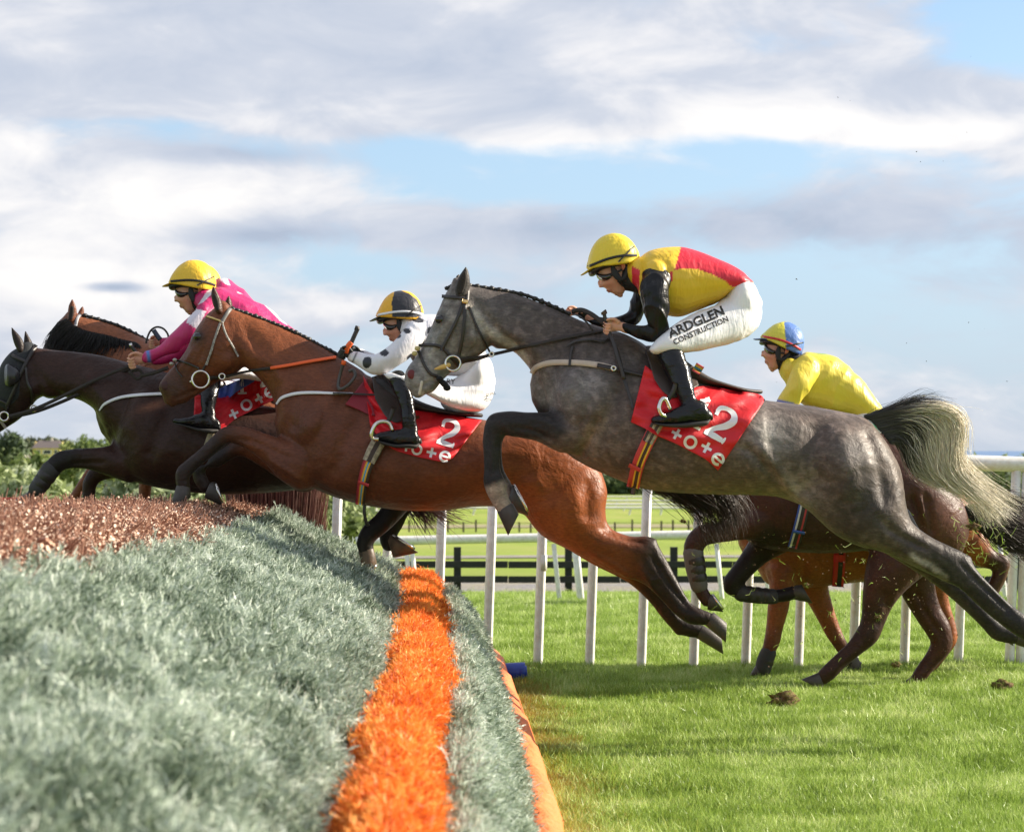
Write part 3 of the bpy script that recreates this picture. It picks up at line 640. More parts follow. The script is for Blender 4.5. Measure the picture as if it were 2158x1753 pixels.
# ---------------------------------------------------------------- body builder: cross sections along a path, fused into one skin
def cat(P, sub):
    """Catmull-Rom through station vectors"""
    P = np.array(P, float); n = len(P); out = []
    for i in range(n - 1):
        p0 = P[max(i - 1, 0)]; p1 = P[i]; p2 = P[i + 1]; p3 = P[min(i + 2, n - 1)]
        if i == 0: p0 = 2 * p1 - p2
        if i + 2 > n - 1: p3 = 2 * p2 - p1
        for k in range(sub):
            t = k / sub; out.append(.5 * ((2 * p1) + (-p0 + p2) * t + (2 * p0 - 5 * p1 + 4 * p2 - p3) * t * t + (-p0 + 3 * p1 - 3 * p2 + p3) * t ** 3))
    out.append(P[-1]); return np.array(out)
class Body:
    def __init__(s, Z, D): s.Z = Z; s.D = D; s.mb = MB()
    def px(s, x, y): return s.Z(x, y)
    def pt(s, x, y, yo=0.0):
        a, b = s.Z(x, y); return np.array(W(a, b, s.D + yo))
    def loft(s, st, n=22, sub=4, p=2.2, round_=True, dome=False, ends=(1, 1)):
        """stations (xt,yt,xb,yb,w[,yo[,k]]): top and bottom of the outline, half width in metres, depth offset, top pinch"""
        S = [tuple(t) + (0,) * (7 - len(t)) for t in st]; S = cat(S, sub); V = []; N = 0
        rings = []
        for t in S:
            T = s.pt(t[0], t[1], t[5]); B = s.pt(t[2], t[3], t[5]); w = max(t[4], .002); rings.append((T, B, w, t[6]))
        if round_:
            def shrink(r, q, other):
                T, B, w, k = r; c = (T + B) / 2; oc = (other[0] + other[1]) / 2; d = c - oc; d /= np.linalg.norm(d) + 1e-9; h = np.linalg.norm(T - B) / 2; m = min(h, w) * (ends[0] if other is rings[1] else ends[1])
                res = []
                for f, a in ((.45, .87), (.80, .60), (.98, .2)):
                    cc = c + d * m * f * q; res.append((cc + (T - c) * a, cc + (B - c) * a, w * a, k))
                return res
            rings = shrink(rings[0], 1, rings[1])[::-1] + rings + shrink(rings[-1], 1, rings[-2])
        for T, B, w, k in rings:
            c = (T + B) / 2; h = (T - B) / 2
            for j in range(n):
                th = 2 * math.pi * j / n; cs, sn = math.cos(th), math.sin(th)
                e = 2.0 / p; ca = math.copysign(abs(cs) ** e, cs); sa = math.copysign(abs(sn) ** e, sn)
                if dome: q = B + (T - B) * max(sa, -.06); V.append(q + np.array((0, w * ca, 0)))
                else: V.append(c + h * sa + np.array((0, w * ca * (1 - k * sn), 0)))
        m = len(rings); F = [(i * n + j, i * n + (j + 1) % n, (i + 1) * n + (j + 1) % n, (i + 1) * n + j) for i in range(m - 1) for j in range(n)]
        F += [tuple(range(n))[::-1], tuple((m - 1) * n + j for j in range(n))]
        s.mb.add(V, F); return s
    def limb(s, st, lat=.85, n=16, sub=4, yo=0.0, p=2.0):
        """stations (x,y,r[,yo]) in reading units: centre line and half thickness"""
        S = [tuple(t) + ((yo,) if len(t) < 4 else ()) for t in st]; A = np.array(S, float); T = np.gradient(A[:, :2], axis=0); T /= np.linalg.norm(T, axis=1)[:, None]
        out = []
        for a, t in zip(A, T):
            nx, ny = -t[1], t[0]; r = a[2]
            if nx * 0 + ny > 0 or (abs(ny) < 1e-3 and nx > 0): nx, ny = -nx, -ny
            out.append((a[0] + nx * r, a[1] + ny * r, a[0] - nx * r, a[1] - ny * r, r * s.Z.k / FPX * s.D * lat, a[3]))
        # keep neighbouring sections from flipping over
        for i in range(1, len(out)):
            o = out[i]; q = out[i - 1]
            if (o[0] - q[0]) ** 2 + (o[1] - q[1]) ** 2 > (o[2] - q[0]) ** 2 + (o[3] - q[1]) ** 2: out[i] = (o[2], o[3], o[0], o[1], o[4], o[5])
        return s.loft(out, n, sub, p)
    def ball(s, x, y, rx, ry, rz, yo=0.0, rot=0.0):
        """ellipsoid: rx, ry in reading units on the picture side, rz half depth in metres"""
        V = []; c = s.pt(x, y, yo); k = s.Z.k / FPX * (s.D + yo); nu, nv = 16, 10; ca, sa = math.cos(rot), math.sin(rot)
        for i in range(nv + 1):
            ph = math.pi * i / nv
            for j in range(nu):
                th = 2 * math.pi * j / nu; a = rx * k * math.sin(ph) * math.cos(th); b = ry * k * math.cos(ph)
                V.append(c + np.array((a * ca - b * sa, rz * math.sin(ph) * math.sin(th), a * sa + b * ca)))
        F = [(i * nu + j, i * nu + (j + 1) % nu, (i + 1) * nu + (j + 1) % nu, (i + 1) * nu + j) for i in range(nv) for j in range(nu)]
        s.mb.add(V, F); return s
    def fuse(s, name, voxel=.012, smooth=5, fac=.5):
        me = s.mb.mesh(name + '_raw'); o = bpy.data.objects.new(name + '_raw', me); COL.objects.link(o)
        m = o.modifiers.new('r', 'REMESH'); m.mode = 'VOXEL'; m.voxel_size = voxel; m.adaptivity = 0
        if smooth: m2 = o.modifiers.new('s', 'SMOOTH'); m2.factor = fac; m2.iterations = smooth
        dg = bpy.context.evaluated_depsgraph_get(); ev = o.evaluated_get(dg); r = bpy.data.meshes.new_from_object(ev); r.name = name
        bpy.data.objects.remove(o); bpy.data.meshes.remove(me)
        return r
def co(me): a = np.empty(len(me.vertices) * 3); me.vertices.foreach_get('co', a); return a.reshape(-1, 3)
def setco(me, a): me.vertices.foreach_set('co', a.ravel()); me.update()
def nrm(me): a = np.empty(len(me.vertices) * 3, np.float32); me.vertex_normals.foreach_get('vector', a); return a.reshape(-1, 3).astype(float)
def topx(C): return np.column_stack([CX + C[:, 0] / C[:, 1] * FPX, YH - (C[:, 2] - CAMH) / C[:, 1] * FPX])
def seglen(P, L):
    """distance of points P to polyline L, with the parameter 0..1 along it"""
    L = np.array(L, float); best = np.full(len(P), 1e18); par = np.zeros(len(P)); tot = np.linalg.norm(np.diff(L, axis=0), axis=1); cum = np.concatenate([[0], np.cumsum(tot)])
    for i in range(len(L) - 1):
        a, b = L[i], L[i + 1]; ab = b - a; t = np.clip(((P - a) @ ab) / (ab @ ab + 1e-9), 0, 1); d = np.linalg.norm(P - (a + t[:, None] * ab), axis=1)
        k = d < best; best[k] = d[k]; par[k] = (cum[i] + t[k] * tot[i]) / cum[-1]
    return best, par
def carve(me, Z, ops):
    """ops: (polyline, width, height m[, both]); a ridge (+) or a furrow (-) following a line on the skin, on the near side and mirrored on the far side"""
    C = co(me); N = nrm(me); P = topx(C)
    for op in ops:
        L = [Z(*p) for p in (cat(op[0], 4) if len(op[0]) > 2 else op[0])]; d, t = seglen(P, L); w = op[1] * Z.k
        fall = np.exp(-(d / w) ** 2) * np.clip(np.minimum(t, 1 - t) * 5 + .25, 0, 1); side = np.clip(np.abs(N[:, 1]) * 1.6, 0, 1)
        if len(op) > 3: side = np.clip(-N[:, 1] * 1.6, 0, 1)
        C += N * (fall * side * op[2] * 1.45)[:, None]
    setco(me, C)
def dent(me, Z, ops):
    """ops: (x,y,rx,ry,rot,height): broad swelling or hollow"""
    C = co(me); N = nrm(me); P = topx(C)
    for x, y, rx, ry, rot, h in ops:
        a, b = Z(x, y); dx = P[:, 0] - a; dy = P[:, 1] - b; c, s = math.cos(rot), math.sin(rot); u = (dx * c + dy * s) / (rx * Z.k); v = (-dx * s + dy * c) / (ry * Z.k)
        f = np.exp(-(u * u + v * v)) * np.clip(np.abs(N[:, 1]) * 1.5, 0, 1); C += N * (f * h)[:, None]
    setco(me, C)
def paint(me, base, ops, name='coat'):
    """coat colours: ops are ('blob',Z,x,y,rx,ry,rot,col,amount) / ('line',Z,pts,w,col,amount[,a0]) / ('poly',Z,pts,col) / ('under',col,amount)"""
    C = co(me); P = topx(C); N = nrm(me); K = np.tile(np.array(base, float), (len(C), 1))
    for op in ops:
        if op[0] == 'blob':
            _, Z, x, y, rx, ry, rot, col, am = op; a, b = Z(x, y); dx = P[:, 0] - a; dy = P[:, 1] - b; c, s = math.cos(rot), math.sin(rot)
            u = (dx * c + dy * s) / (rx * Z.k); v = (-dx * s + dy * c) / (ry * Z.k); f = np.exp(-(u * u + v * v)) * am
        elif op[0] == 'disc':
            _, Z, x, y, rx, ry, rot, col, am = op; a, b = Z(x, y); dx = P[:, 0] - a; dy = P[:, 1] - b; c, s = math.cos(rot), math.sin(rot)
            u = (dx * c + dy * s) / (rx * Z.k); v = (-dx * s + dy * c) / (ry * Z.k); f = (u * u + v * v < 1) * am
        elif op[0] == 'line':
            _, Z, pts, w, col, am = op[:6]; d, t = seglen(P, [Z(*p) for p in pts]); f = 1 / (1 + np.exp((d - w * Z.k) / (w * Z.k * .12 + .5))) * am
            if len(op) > 6: f = f * np.clip((t - op[6]) / max(1e-3, op[7]), 0, 1)
        elif op[0] == 'poly':
            _, Z, pts, col = op[:4]; Q = [Z(*p) for p in pts]; inside = np.zeros(len(P), bool); j = len(Q) - 1
            for i in range(len(Q)):
                xi, yi = Q[i]; xj, yj = Q[j]; c = ((yi > P[:, 1]) != (yj > P[:, 1])) & (P[:, 0] < (xj - xi) * (P[:, 1] - yi) / (yj - yi + 1e-12) + xi); inside ^= c; j = i
            f = inside * 1.0
            if len(op) > 4: f = f * (C[:, 1] < op[4])
        K = K * (1 - f[:, None]) + np.array(op[7] if op[0] in ('blob', 'disc') else op[4] if op[0] == 'line' else op[3]) * f[:, None]
    a = me.color_attributes.new(name, 'FLOAT_COLOR', 'POINT'); a.data.foreach_set('color', np.column_stack([K, np.ones(len(K))]).astype(np.float32).ravel())
def bvh_of(meshes):
    V = []; F = []; n = 0
    for me in meshes:
        V += [tuple(v.co) for v in me.vertices]; F += [tuple(i + n for i in p.vertices) for p in me.polygons]; n = len(V)
    return BVHTree.FromPolygons(V, F)
CAMP = Vector((0, 0, CAMH))
def hit(b, px, py, dflt):
    d = Vector(((px - CX) / FPX, 1.0, -(py - YH) / FPX)); dn = d.normalized(); h = b.ray_cast(CAMP + dn * 2.0, dn)
    if h[0] is None: return None
    return h[0], h[1]
def smooth_depth(D, it=2):
    for _ in range(it):
        E = D.copy(); E[1:-1] = (D[:-2] + D[1:-1] * 2 + D[2:]) / 4; D = E
    return D
def strap(name, b, Z, pts, w, D, m, parent=None, off=.008, th=.006, sub=6, wseg=2, miss=None, stripes=None):
    """a band lying on the surface behind it: centre line points, width in reading units"""
    L = np.array([Z(*p) for p in (cat(pts, sub) if len(pts) > 2 else [np.array(pts[0]) * (1 - t) + np.array(pts[1]) * t for t in np.linspace(0, 1, sub * 2)])])
    T = np.gradient(L, axis=0); T /= np.linalg.norm(T, axis=1)[:, None] + 1e-9; Nn = np.column_stack([-T[:, 1], T[:, 0]])
    W_ = np.interp(np.linspace(0, 1, len(L)), np.linspace(0, 1, len(w)), w) if isinstance(w, (list, tuple)) else np.full(len(L), w)
    cols = np.linspace(-1, 1, wseg + 1); G = np.zeros((len(L), len(cols))); last = None
    for i in range(len(L)):
        for j, c in enumerate(cols):
            q = L[i] + Nn[i] * c * W_[i] * Z.k * .5; h = hit(b, q[0], q[1], D) if b else None
            if h is not None and abs(h[0].y - D) < .8: G[i, j] = h[0].y; last = h[0].y
            else: G[i, j] = np.nan
    if np.all(np.isnan(G)): G[:] = D
    for j in range(len(cols)):
        k = ~np.isnan(G[:, j]); G[:, j] = np.interp(np.arange(len(L)), np.arange(len(L))[k], G[k, j]) if k.any() else np.nan
    if np.isnan(G).any(): G[np.isnan(G)] = np.nanmean(G)
    for j in range(len(cols)): G[:, j] = smooth_depth(G[:, j], 3)
    V = []; F = []; nc = len(cols)
    for lay in (0, 1):
        for i in range(len(L)):
            for j, c in enumerate(cols):
                q = L[i] + Nn[i] * c * W_[i] * Z.k * .5; V.append(W(q[0], q[1], G[i, j] - off + (0 if lay == 0 else th)))
    n = len(L) * nc
    for i in range(len(L) - 1):
        for j in range(nc - 1):
            a = i * nc + j; F.append((a, a + 1, a + nc + 1, a + nc)); F.append((n + a, n + a + nc, n + a + nc + 1, n + a + 1))
        a = i * nc; F.append((a, a + nc, n + a + nc, n + a)); a = i * nc + nc - 1; F.append((a, n + a, n + a + nc, a + nc))
    F.append(tuple(range(nc)) + tuple(n + j for j in reversed(range(nc)))); e = (len(L) - 1) * nc; F.append(tuple(e + j for j in reversed(range(nc))) + tuple(n + e + j for j in range(nc)))
    me = mesh_np(name, V, F)
    if stripes:
        me.materials.clear(); mats = [mat(*s_) if isinstance(s_, tuple) else s_ for s_ in stripes]
        for mm in mats: me.materials.append(mm)
        q = 0; mi = np.zeros(len(me.polygons), np.int32)
        for i in range(len(L) - 1):
            for j in range(nc - 1): mi[q] = j % len(mats); mi[q + 1] = j % len(mats); q += 2
            q += 2
        me.polygons.foreach_set('material_index', mi)
        return link(name, me, None, parent)
    return link(name, me, m, parent)
def patch(name, b, Z, corners, D, m, parent=None, nu=40, nv=30, off=.014, th=.004, fold=None, paintf=None, edge=None, relax=3):
    """a cloth lying over the body behind it; corners = outline as top curve and bottom curve"""
    top, bot = corners; A = cat(top, 8); B = cat(bot, 8)
    def res(P, n): d = np.concatenate([[0], np.cumsum(np.linalg.norm(np.diff(P, axis=0), axis=1))]); t = np.linspace(0, d[-1], n); return np.column_stack([np.interp(t, d, P[:, 0]), np.interp(t, d, P[:, 1])])
    A = res(A, nu); B = res(B, nu); G = np.full((nv, nu), np.nan); Q = np.zeros((nv, nu, 2))
    for i in range(nv):
        t = i / (nv - 1)
        for j in range(nu):
            q = A[j] * (1 - t) + B[j] * t; Q[i, j] = Z(*q); h = hit(b, *Q[i, j], D)
            if h is not None and abs(h[0].y - D) < .8: G[i, j] = h[0].y
    k = ~np.isnan(G)
    if not k.all():
        fill = np.nanmean(G)
        for j in range(nu):
            c = k[:, j]
            if c.any(): G[:, j] = np.interp(np.arange(nv), np.arange(nv)[c], G[c, j])
            else: G[:, j] = fill
    for _ in range(relax):
        H = G.copy(); H[1:-1, 1:-1] = (G[:-2, 1:-1] + G[2:, 1:-1] + G[1:-1, :-2] + G[1:-1, 2:] + 2 * G[1:-1, 1:-1]) / 6; G = np.minimum(H, G + .004)
    V = []
    for lay in (0, 1):
        for i in range(nv):
            for j in range(nu):
                u, v = j / (nu - 1), i / (nv - 1); f = fold(u, v) if fold else 0
                V.append(W(Q[i, j, 0], Q[i, j, 1], G[i, j] - off - f + lay * th))
    n = nu * nv; F = []
    for i in range(nv - 1):
        for j in range(nu - 1):
            a = i * nu + j; F.append((a, a + nu, a + nu + 1, a + 1)); F.append((n + a, n + a + 1, n + a + nu + 1, n + a + nu))
    for j in range(nu - 1): F.append((j, j + 1, n + j + 1, n + j)); a = (nv - 1) * nu + j; F.append((a, n + a, n + a + 1, a + 1))
    for i in range(nv - 1): a = i * nu; F.append((a, n + a, n + a + nu, a + nu)); a = i * nu + nu - 1; F.append((a, a + nu, n + a + nu, n + a))
    me = mesh_np(name, V, F); return link(name, me, m, parent)
def flatprint(name, b, Z, polys, D, m, parent, off=.003, sub=2):
    """printed figures: flat outlines (lists of convex faces in reading units) laid on the cloth behind"""
    bm = bmesh.new()
    for P in polys:
        vs = [bm.verts.new((p[0], p[1], 0)) for p in P]
        try: bm.faces.new(vs)
        except ValueError: pass
    bmesh.ops.triangulate(bm, faces=bm.faces[:]); 
    for _ in range(sub): bmesh.ops.subdivide_edges(bm, edges=bm.edges[:], cuts=1, use_grid_fill=True)
    last = D
    V = []
    for v in bm.verts:
        q = Z(v.co.x, v.co.y); h = hit(b, q[0], q[1], D)
        if h is not None and abs(h[0].y - D) < .8: last = h[0].y
        v.co = W(q[0], q[1], last - off)
    me = bpy.data.meshes.new(name); bm.to_mesh(me); bm.free(); return link(name, me, m, parent)
def stroke(pts, w, sub=6, closed=False):
    """ribbon quads along a curve; w may vary along it"""
    P = cat(pts, sub) if len(pts) > 2 else np.array(pts, float); T = np.gradient(P, axis=0); T /= np.linalg.norm(T, axis=1)[:, None] + 1e-9; N = np.column_stack([-T[:, 1], T[:, 0]])
    Wd = np.interp(np.linspace(0, 1, len(P)), np.linspace(0, 1, len(w)), w) if isinstance(w, (list, tuple)) else np.full(len(P), w)
    return [(P[i] - N[i] * Wd[i] / 2, P[i] + N[i] * Wd[i] / 2, P[i + 1] + N[i + 1] * Wd[i + 1] / 2, P[i + 1] - N[i + 1] * Wd[i + 1] / 2) for i in range(len(P) - 1)]
def xf(polys, ox, oy, rot=0.0, s=1.0, sx=1.0, shear=0.0):
    c, q = math.cos(rot), math.sin(rot); out = []
    for P in polys: out.append([(ox + ((x * sx + y * shear) * c - y * q) * s, oy + ((x * sx + y * shear) * q + y * c) * s) for x, y in P])
    return out
def g_two():      # serif figure 2 in a unit box 0..1 x 0..1.4 (y down)
    P = stroke([(.10, .36), (.16, .16), (.42, .07), (.72, .13), (.84, .38), (.68, .68), (.36, .95), (.08, 1.25)], [.16, .19, .17, .22, .30, .28, .20, .16])
    P += stroke([(.02, 1.27), (.40, 1.25), (.78, 1.27)], [.17, .25, .20]); P += stroke([(.80, 1.36), (.86, 1.22), (.88, 1.10)], [.18, .13, .05]); P += stroke([(.05, .40), (.20, .40)], .15)
    return P
def g_one(): return stroke([(.32, .06), (.32, 1.36)], .24) + stroke([(.05, .28), (.22, .20), (.38, .04)], [.10, .15, .20]) + stroke([(.04, 1.33), (.62, 1.33)], .12)
def g_plus(): return stroke([(0, .5), (1, .5)], .26) + stroke([(.5, 0), (.5, 1)], .26)
def g_o(): return stroke([(.5 + .42 * math.cos(a), .5 + .42 * math.sin(a)) for a in np.linspace(0, 2 * math.pi, 13)], .22)
def g_e(): return stroke([(.92, .52)] + [(.5 + .42 * math.cos(a), .5 - .42 * math.sin(a)) for a in np.linspace(.05, 5.6, 13)], .22) + stroke([(.1, .5), (.94, .5)], .18)
def text_polys(body, bold=0.0):
    cu = bpy.data.curves.new('t', 'FONT'); cu.body = body; cu.size = 1; cu.offset = bold; cu.resolution_u = 3; o = bpy.data.objects.new('t', cu); COL.objects.link(o)
    dg = bpy.context.evaluated_depsgraph_get(); me = bpy.data.meshes.new_from_object(o.evaluated_get(dg)); P = [[(me.vertices[i].co.x, -me.vertices[i].co.y) for i in p.vertices] for p in me.polygons]
    bpy.data.objects.remove(o); return P
def strands(name, guides, n, r, spread, m, parent=None, sides=3, taper=.8, seed=1, frizz=.5, lenvar=.25, cols=None):
    """hair: n fine tapering strands, each a blend between neighbouring guide curves (world points)"""
    rg = np.random.default_rng(seed); G = [cat(g, 4) for g in guides]; k = min(len(g) for g in G); G = [g[np.linspace(0, len(g) - 1, k).astype(int)] for g in G]; V = []; F = []; C = []
    for i in range(n):
        a = rg.uniform(0, len(G) - 1); ia = int(a); fa = a - ia; g = G[ia] * (1 - fa) + G[min(ia + 1, len(G) - 1)] * fa
        cut = max(4, int(k * (1 - lenvar * rg.uniform(0, 1) ** 2))); g = g[:cut]; t = np.linspace(0, 1, len(g))[:, None]
        off = rg.normal(size=3) * spread; f2 = rg.normal(size=3) * spread * frizz; ph = rg.uniform(0, 6.28)
        g = g + off * (.18 + t) + f2 * np.sin(t * 5 + ph) * t; T = np.gradient(g, axis=0); T /= np.linalg.norm(T, axis=1)[:, None] + 1e-9
        A = np.cross(T, (0, 1, 0)); A /= np.linalg.norm(A, axis=1)[:, None] + 1e-9; B = np.cross(A, T); b0 = len(V); rr = r * rg.uniform(.6, 1.4)
        for q in range(len(g)):
            rad = rr * (1 - taper * (q / (len(g) - 1)) ** 2)
            for s_ in range(sides):
                th = 2 * math.pi * s_ / sides + ph; V.append(g[q] + rad * (A[q] * math.cos(th) + B[q] * math.sin(th))); C.append((a / max(1, len(G) - 1), q / (len(g) - 1)))
        for q in range(len(g) - 1):
            for s_ in range(sides): F.append((b0 + q * sides + s_, b0 + q * sides + (s_ + 1) % sides, b0 + (q + 1) * sides + (s_ + 1) % sides, b0 + (q + 1) * sides + s_))
    me = mesh_np(name, np.array(V), np.array(F))
    if cols:
        C = np.array(C); K = np.array([cols(u, v) for u, v in C]); a = me.color_attributes.new('coat', 'FLOAT_COLOR', 'POINT')
        K = K * np.repeat(rg.uniform(.6, 1.35, len(K) // sides + 1), sides)[:len(K), None]; a.data.foreach_set('color', np.column_stack([K, np.ones(len(K))]).astype(np.float32).ravel())
    return link(name, me, m, parent)
def coatmat(name, rough=.42, dapple=None, fine=.25, spec=.45):
    m = bpy.data.materials.new(name); m.use_nodes = True; nt = m.node_tree; L = nt.links.new; b = nt.nodes['Principled BSDF']
    a = nn(nt, 'ShaderNodeAttribute', attribute_name='coat'); g = nn(nt, 'ShaderNodeNewGeometry'); P = g.outputs['Position']; c = a.outputs['Color']
    if dapple:
        sc, lo, hi, amt = dapple
        n1 = nn(nt, 'ShaderNodeTexNoise', i_Scale=sc, i_Detail=2.0, i_Roughness=.5, i_Distortion=.3); L(P, n1.inputs['Vector']); n2_ = nn(nt, 'ShaderNodeTexNoise', i_Scale=sc * .23, i_Detail=2.0); L(P, n2_.inputs['Vector'])
        n3 = nn(nt, 'ShaderNodeTexNoise', i_Scale=sc * 5, i_Detail=3.0); L(P, n3.inputs['Vector'])
        f = mathn(nt, 'ADD', mathn(nt, 'ADD', mathn(nt, 'MULTIPLY', n1.outputs[0], .75), mathn(nt, 'MULTIPLY', n2_.outputs[0], .6)), mathn(nt, 'MULTIPLY', n3.outputs[0], .12))
        f = ramp(nt, f, [(.62, lo), (.74, 1.0), (.86, hi)])
        mx = nn(nt, 'ShaderNodeMix', data_type='RGBA', blend_type='MULTIPLY'); mx.inputs[0].default_value = amt; L(c, mx.inputs[6]); L(f, mx.inputs[7]); c = mx.outputs[2]
    n = nn(nt, 'ShaderNodeTexNoise', i_Scale=9.0, i_Detail=4.0); L(P, n.inputs['Vector']); f = ramp(nt, n.outputs[0], [(.3, .82), (.7, 1.18)])
    mx = nn(nt, 'ShaderNodeMix', data_type='RGBA', blend_type='MULTIPLY'); mx.inputs[0].default_value = 1.0; L(c, mx.inputs[6]); L(f, mx.inputs[7]); mq = nn(nt, 'ShaderNodeMapping'); mq.inputs['Scale'].default_value = (38, 110, 120); L(P, mq.inputs[0]); hs = nn(nt, 'ShaderNodeTexNoise', i_Scale=1.0, i_Detail=3.0, i_Roughness=.7); L(mq.outputs[0], hs.inputs['Vector'])
    m2 = nn(nt, 'ShaderNodeMix', data_type='RGBA', blend_type='MULTIPLY'); m2.inputs[0].default_value = 1.0; L(mx.outputs[2], m2.inputs[6]); L(ramp(nt, hs.outputs[0], [(.3, .72), (.7, 1.28)]), m2.inputs[7]); L(m2.outputs[2], b.inputs['Base Color'])
    rr = ramp(nt, hs.outputs[0], [(.3, rough + .10), (.7, rough - .04)]); L(rr, b.inputs['Roughness'])
    b.inputs['Roughness'].default_value = rough; b.inputs['Specular IOR Level'].default_value = spec; b.inputs['Sheen Weight'].default_value = .04; b.inputs['Sheen Roughness'].default_value = .5
    mp = nn(nt, 'ShaderNodeMapping'); mp.inputs['Scale'].default_value = (55, 150, 150); L(P, mp.inputs[0]); h = nn(nt, 'ShaderNodeTexNoise', i_Scale=1.0, i_Detail=3.0); L(mp.outputs[0], h.inputs['Vector'])
    h2 = nn(nt, 'ShaderNodeTexNoise', i_Scale=9.0, i_Detail=5.0, i_Roughness=.55, i_Distortion=.6); L(P, h2.inputs['Vector'])
    h3 = nn(nt, 'ShaderNodeTexNoise', i_Scale=32.0, i_Detail=4.0, i_Roughness=.6, i_Distortion=.8); L(P, h3.inputs['Vector'])
    b0 = nn(nt, 'ShaderNodeBump', i_Strength=.35, i_Distance=.006); L(h3.outputs[0], b0.inputs['Height'])
    b1 = nn(nt, 'ShaderNodeBump', i_Strength=fine, i_Distance=.002); L(b0.outputs[0], b1.inputs['Normal']); L(h.outputs[0], b1.inputs['Height']); b2 = nn(nt, 'ShaderNodeBump', i_Strength=.5, i_Distance=.028); L(h2.outputs[0], b2.inputs['Height']); L(b1.outputs[0], b2.inputs['Normal']); L(b2.outputs[0], b.inputs['Normal'])
    MATS[name] = m; return m
M_leather = mat('dark_leather', (.028, .022, .02), .42, bump=(90, .3, .003), var=(20, .25))
M_brownl = mat('brown_leather', (.07, .035, .02), .45, bump=(90, .3, .003), var=(20, .25))
M_chrome = mat('polished_steel', (.72, .68, .62), .18, metal=1.0)
M_brass = mat('brass', (.65, .45, .2), .3, metal=1.0)
M_hoof = mat('hoof_horn', (.055, .045, .038), .45, bump=(60, .5, .004, (1, 1, 6)), var=(18, .4))
M_hoofp = mat('pale_hoof_horn', (.13, .085, .055), .5, bump=(60, .5, .004), mottle=(20, (.03, .022, .02), .9))
M_sole = mat('hoof_sole', (.35, .27, .20), .8, bump=(50, .8, .006), mottle=(25, (.10, .09, .04), .9))
M_eye = mat('horse_eye', (.008, .005, .004), .06, coat=.6)
M_nost = mat('nostril_lining', (.13, .012, .015), .5)
M_redcloth = mat('red_number_cloth', (.62, .008, .016), .55, bump=(10, .5, .02, (1, 1, 1), 1.0), var=(5, .10))
M_whprint = mat('white_print', (.80, .79, .80), .6)
M_blkprint = mat('black_print', (.015, .015, .018), .6)
def hoof(Z, D, x, y, ax, ay, l, r0, r1, yo=0.0, parent=None, m=None, shoe=False, sole=None):
    """hoof from coronet (x,y) towards (ax,ay); l length, r0/r1 half thickness at coronet and toe edge"""
    m = m or M_hoof; t = math.atan2(ay - y, ax - x); ux, uy = math.cos(t), math.sin(t); vx, vy = -uy, ux
    B = Body(Z, D); kk = Z.k / FPX * (D + yo); n = 18; V = []
    for i, (f, rr) in enumerate(((-.06, r0 * .92), (0, r0), (.5, (r0 + r1) / 2), (1.0, r1), (1.02, r1 * .97))):
        for j in range(n):
            a = 2 * math.pi * j / n; sk = .72 * r1 * f * math.cos(a)
            q = (x + ux * l * f + vx * rr * math.cos(a) + ux * sk, y + uy * l * f + vy * rr * math.cos(a) + uy * sk); p = B.pt(q[0], q[1], yo + rr * kk * .82 * math.sin(a)); V.append(p)
    F = [(i * n + j, i * n + (j + 1) % n, (i + 1) * n + (j + 1) % n, (i + 1) * n + j) for i in range(4) for j in range(n)] + [tuple(range(n))[::-1]]
    me = mesh_np('hoof', V, F + [tuple(4 * n + j for j in range(n))]); me.materials.append(m); me.materials.append(M_sole)
    me.polygons[len(me.polygons) - 1].material_index = 1; o = link('hoof', me, None, parent)
    if shoe:
        pts = [Vector(V[4 * n + j % n]) for j in range(int(n * .12), int(n * .12) + int(n * .86))]; c = sum((Vector(v) for v in V[4 * n:5 * n]), Vector()) / n; dirv = (c - Vector(B.pt(x, y, yo))).normalized()
        pts = [c + (p - c) * .9 + dirv * .006 for p in pts]; mb = MB(); mb.tube(pts, .0085, 6); mb.build('horseshoe', M_chrome, o, True)
    return o
def ear(Z, D, pts, w, yo, parent, m, inner=True, fwd=0.0):
    """pts: (xl,yl,xr,yr) sections from base to tip"""
    B = Body(Z, D); B.loft([(a, b, c, d, w * (1 - .72 * i / (len(pts) - 1)), yo + fwd * i) for i, (a, b, c, d) in enumerate(pts)], n=12, sub=4, p=2.0)
    me = B.mb.mesh('ear'); return me
def plaits(Z, D, crest, n, r, parent, m, yo=0.0, out=0.0):
    L = cat(crest, 8); d = np.concatenate([[0], np.cumsum(np.linalg.norm(np.diff(L, axis=0), axis=1))]); t = np.linspace(0, d[-1], n); base = None
    for i, tt in enumerate(t):
        x = np.interp(tt, d, L[:, 0]); y = np.interp(tt, d, L[:, 1]); p = W(*Z(x, y), D + yo)
        if base is None:
            base = bpy.data.meshes.new('mane_plait'); bm = bmesh.new(); bmesh.ops.create_icosphere(bm, subdivisions=2, radius=r)
            for v in bm.verts: k = 1 + .16 * math.sin(v.co.x * 5 / r) * math.cos(v.co.z * 4 / r) + .1 * math.sin(v.co.y * 7 / r); v.co = Vector((v.co.x * 1.1 * k, v.co.y * 1.2 * k, v.co.z * .95 * k))
            bm.to_mesh(base); bm.free(); base.materials.append(m); base.polygons.foreach_set('use_smooth', np.ones(len(base.polygons), bool))
        o = bpy.data.objects.new('mane_plait', base); COL.objects.link(o); o.parent = parent; o.matrix_parent_inverse = Matrix.Translation(-Vector(parent.location)); o.location = p; o.rotation_euler = (0, RNG.uniform(-.6, .6), RNG.uniform(-.6, .6)); s = RNG.uniform(.75, 1.15); o.scale = (s, s, s)
    mb = MB(); mb.tube([W(*Z(x, y), D + yo) for x, y in L], r * .62, 8); mb.build('mane_crest', m, parent, True)
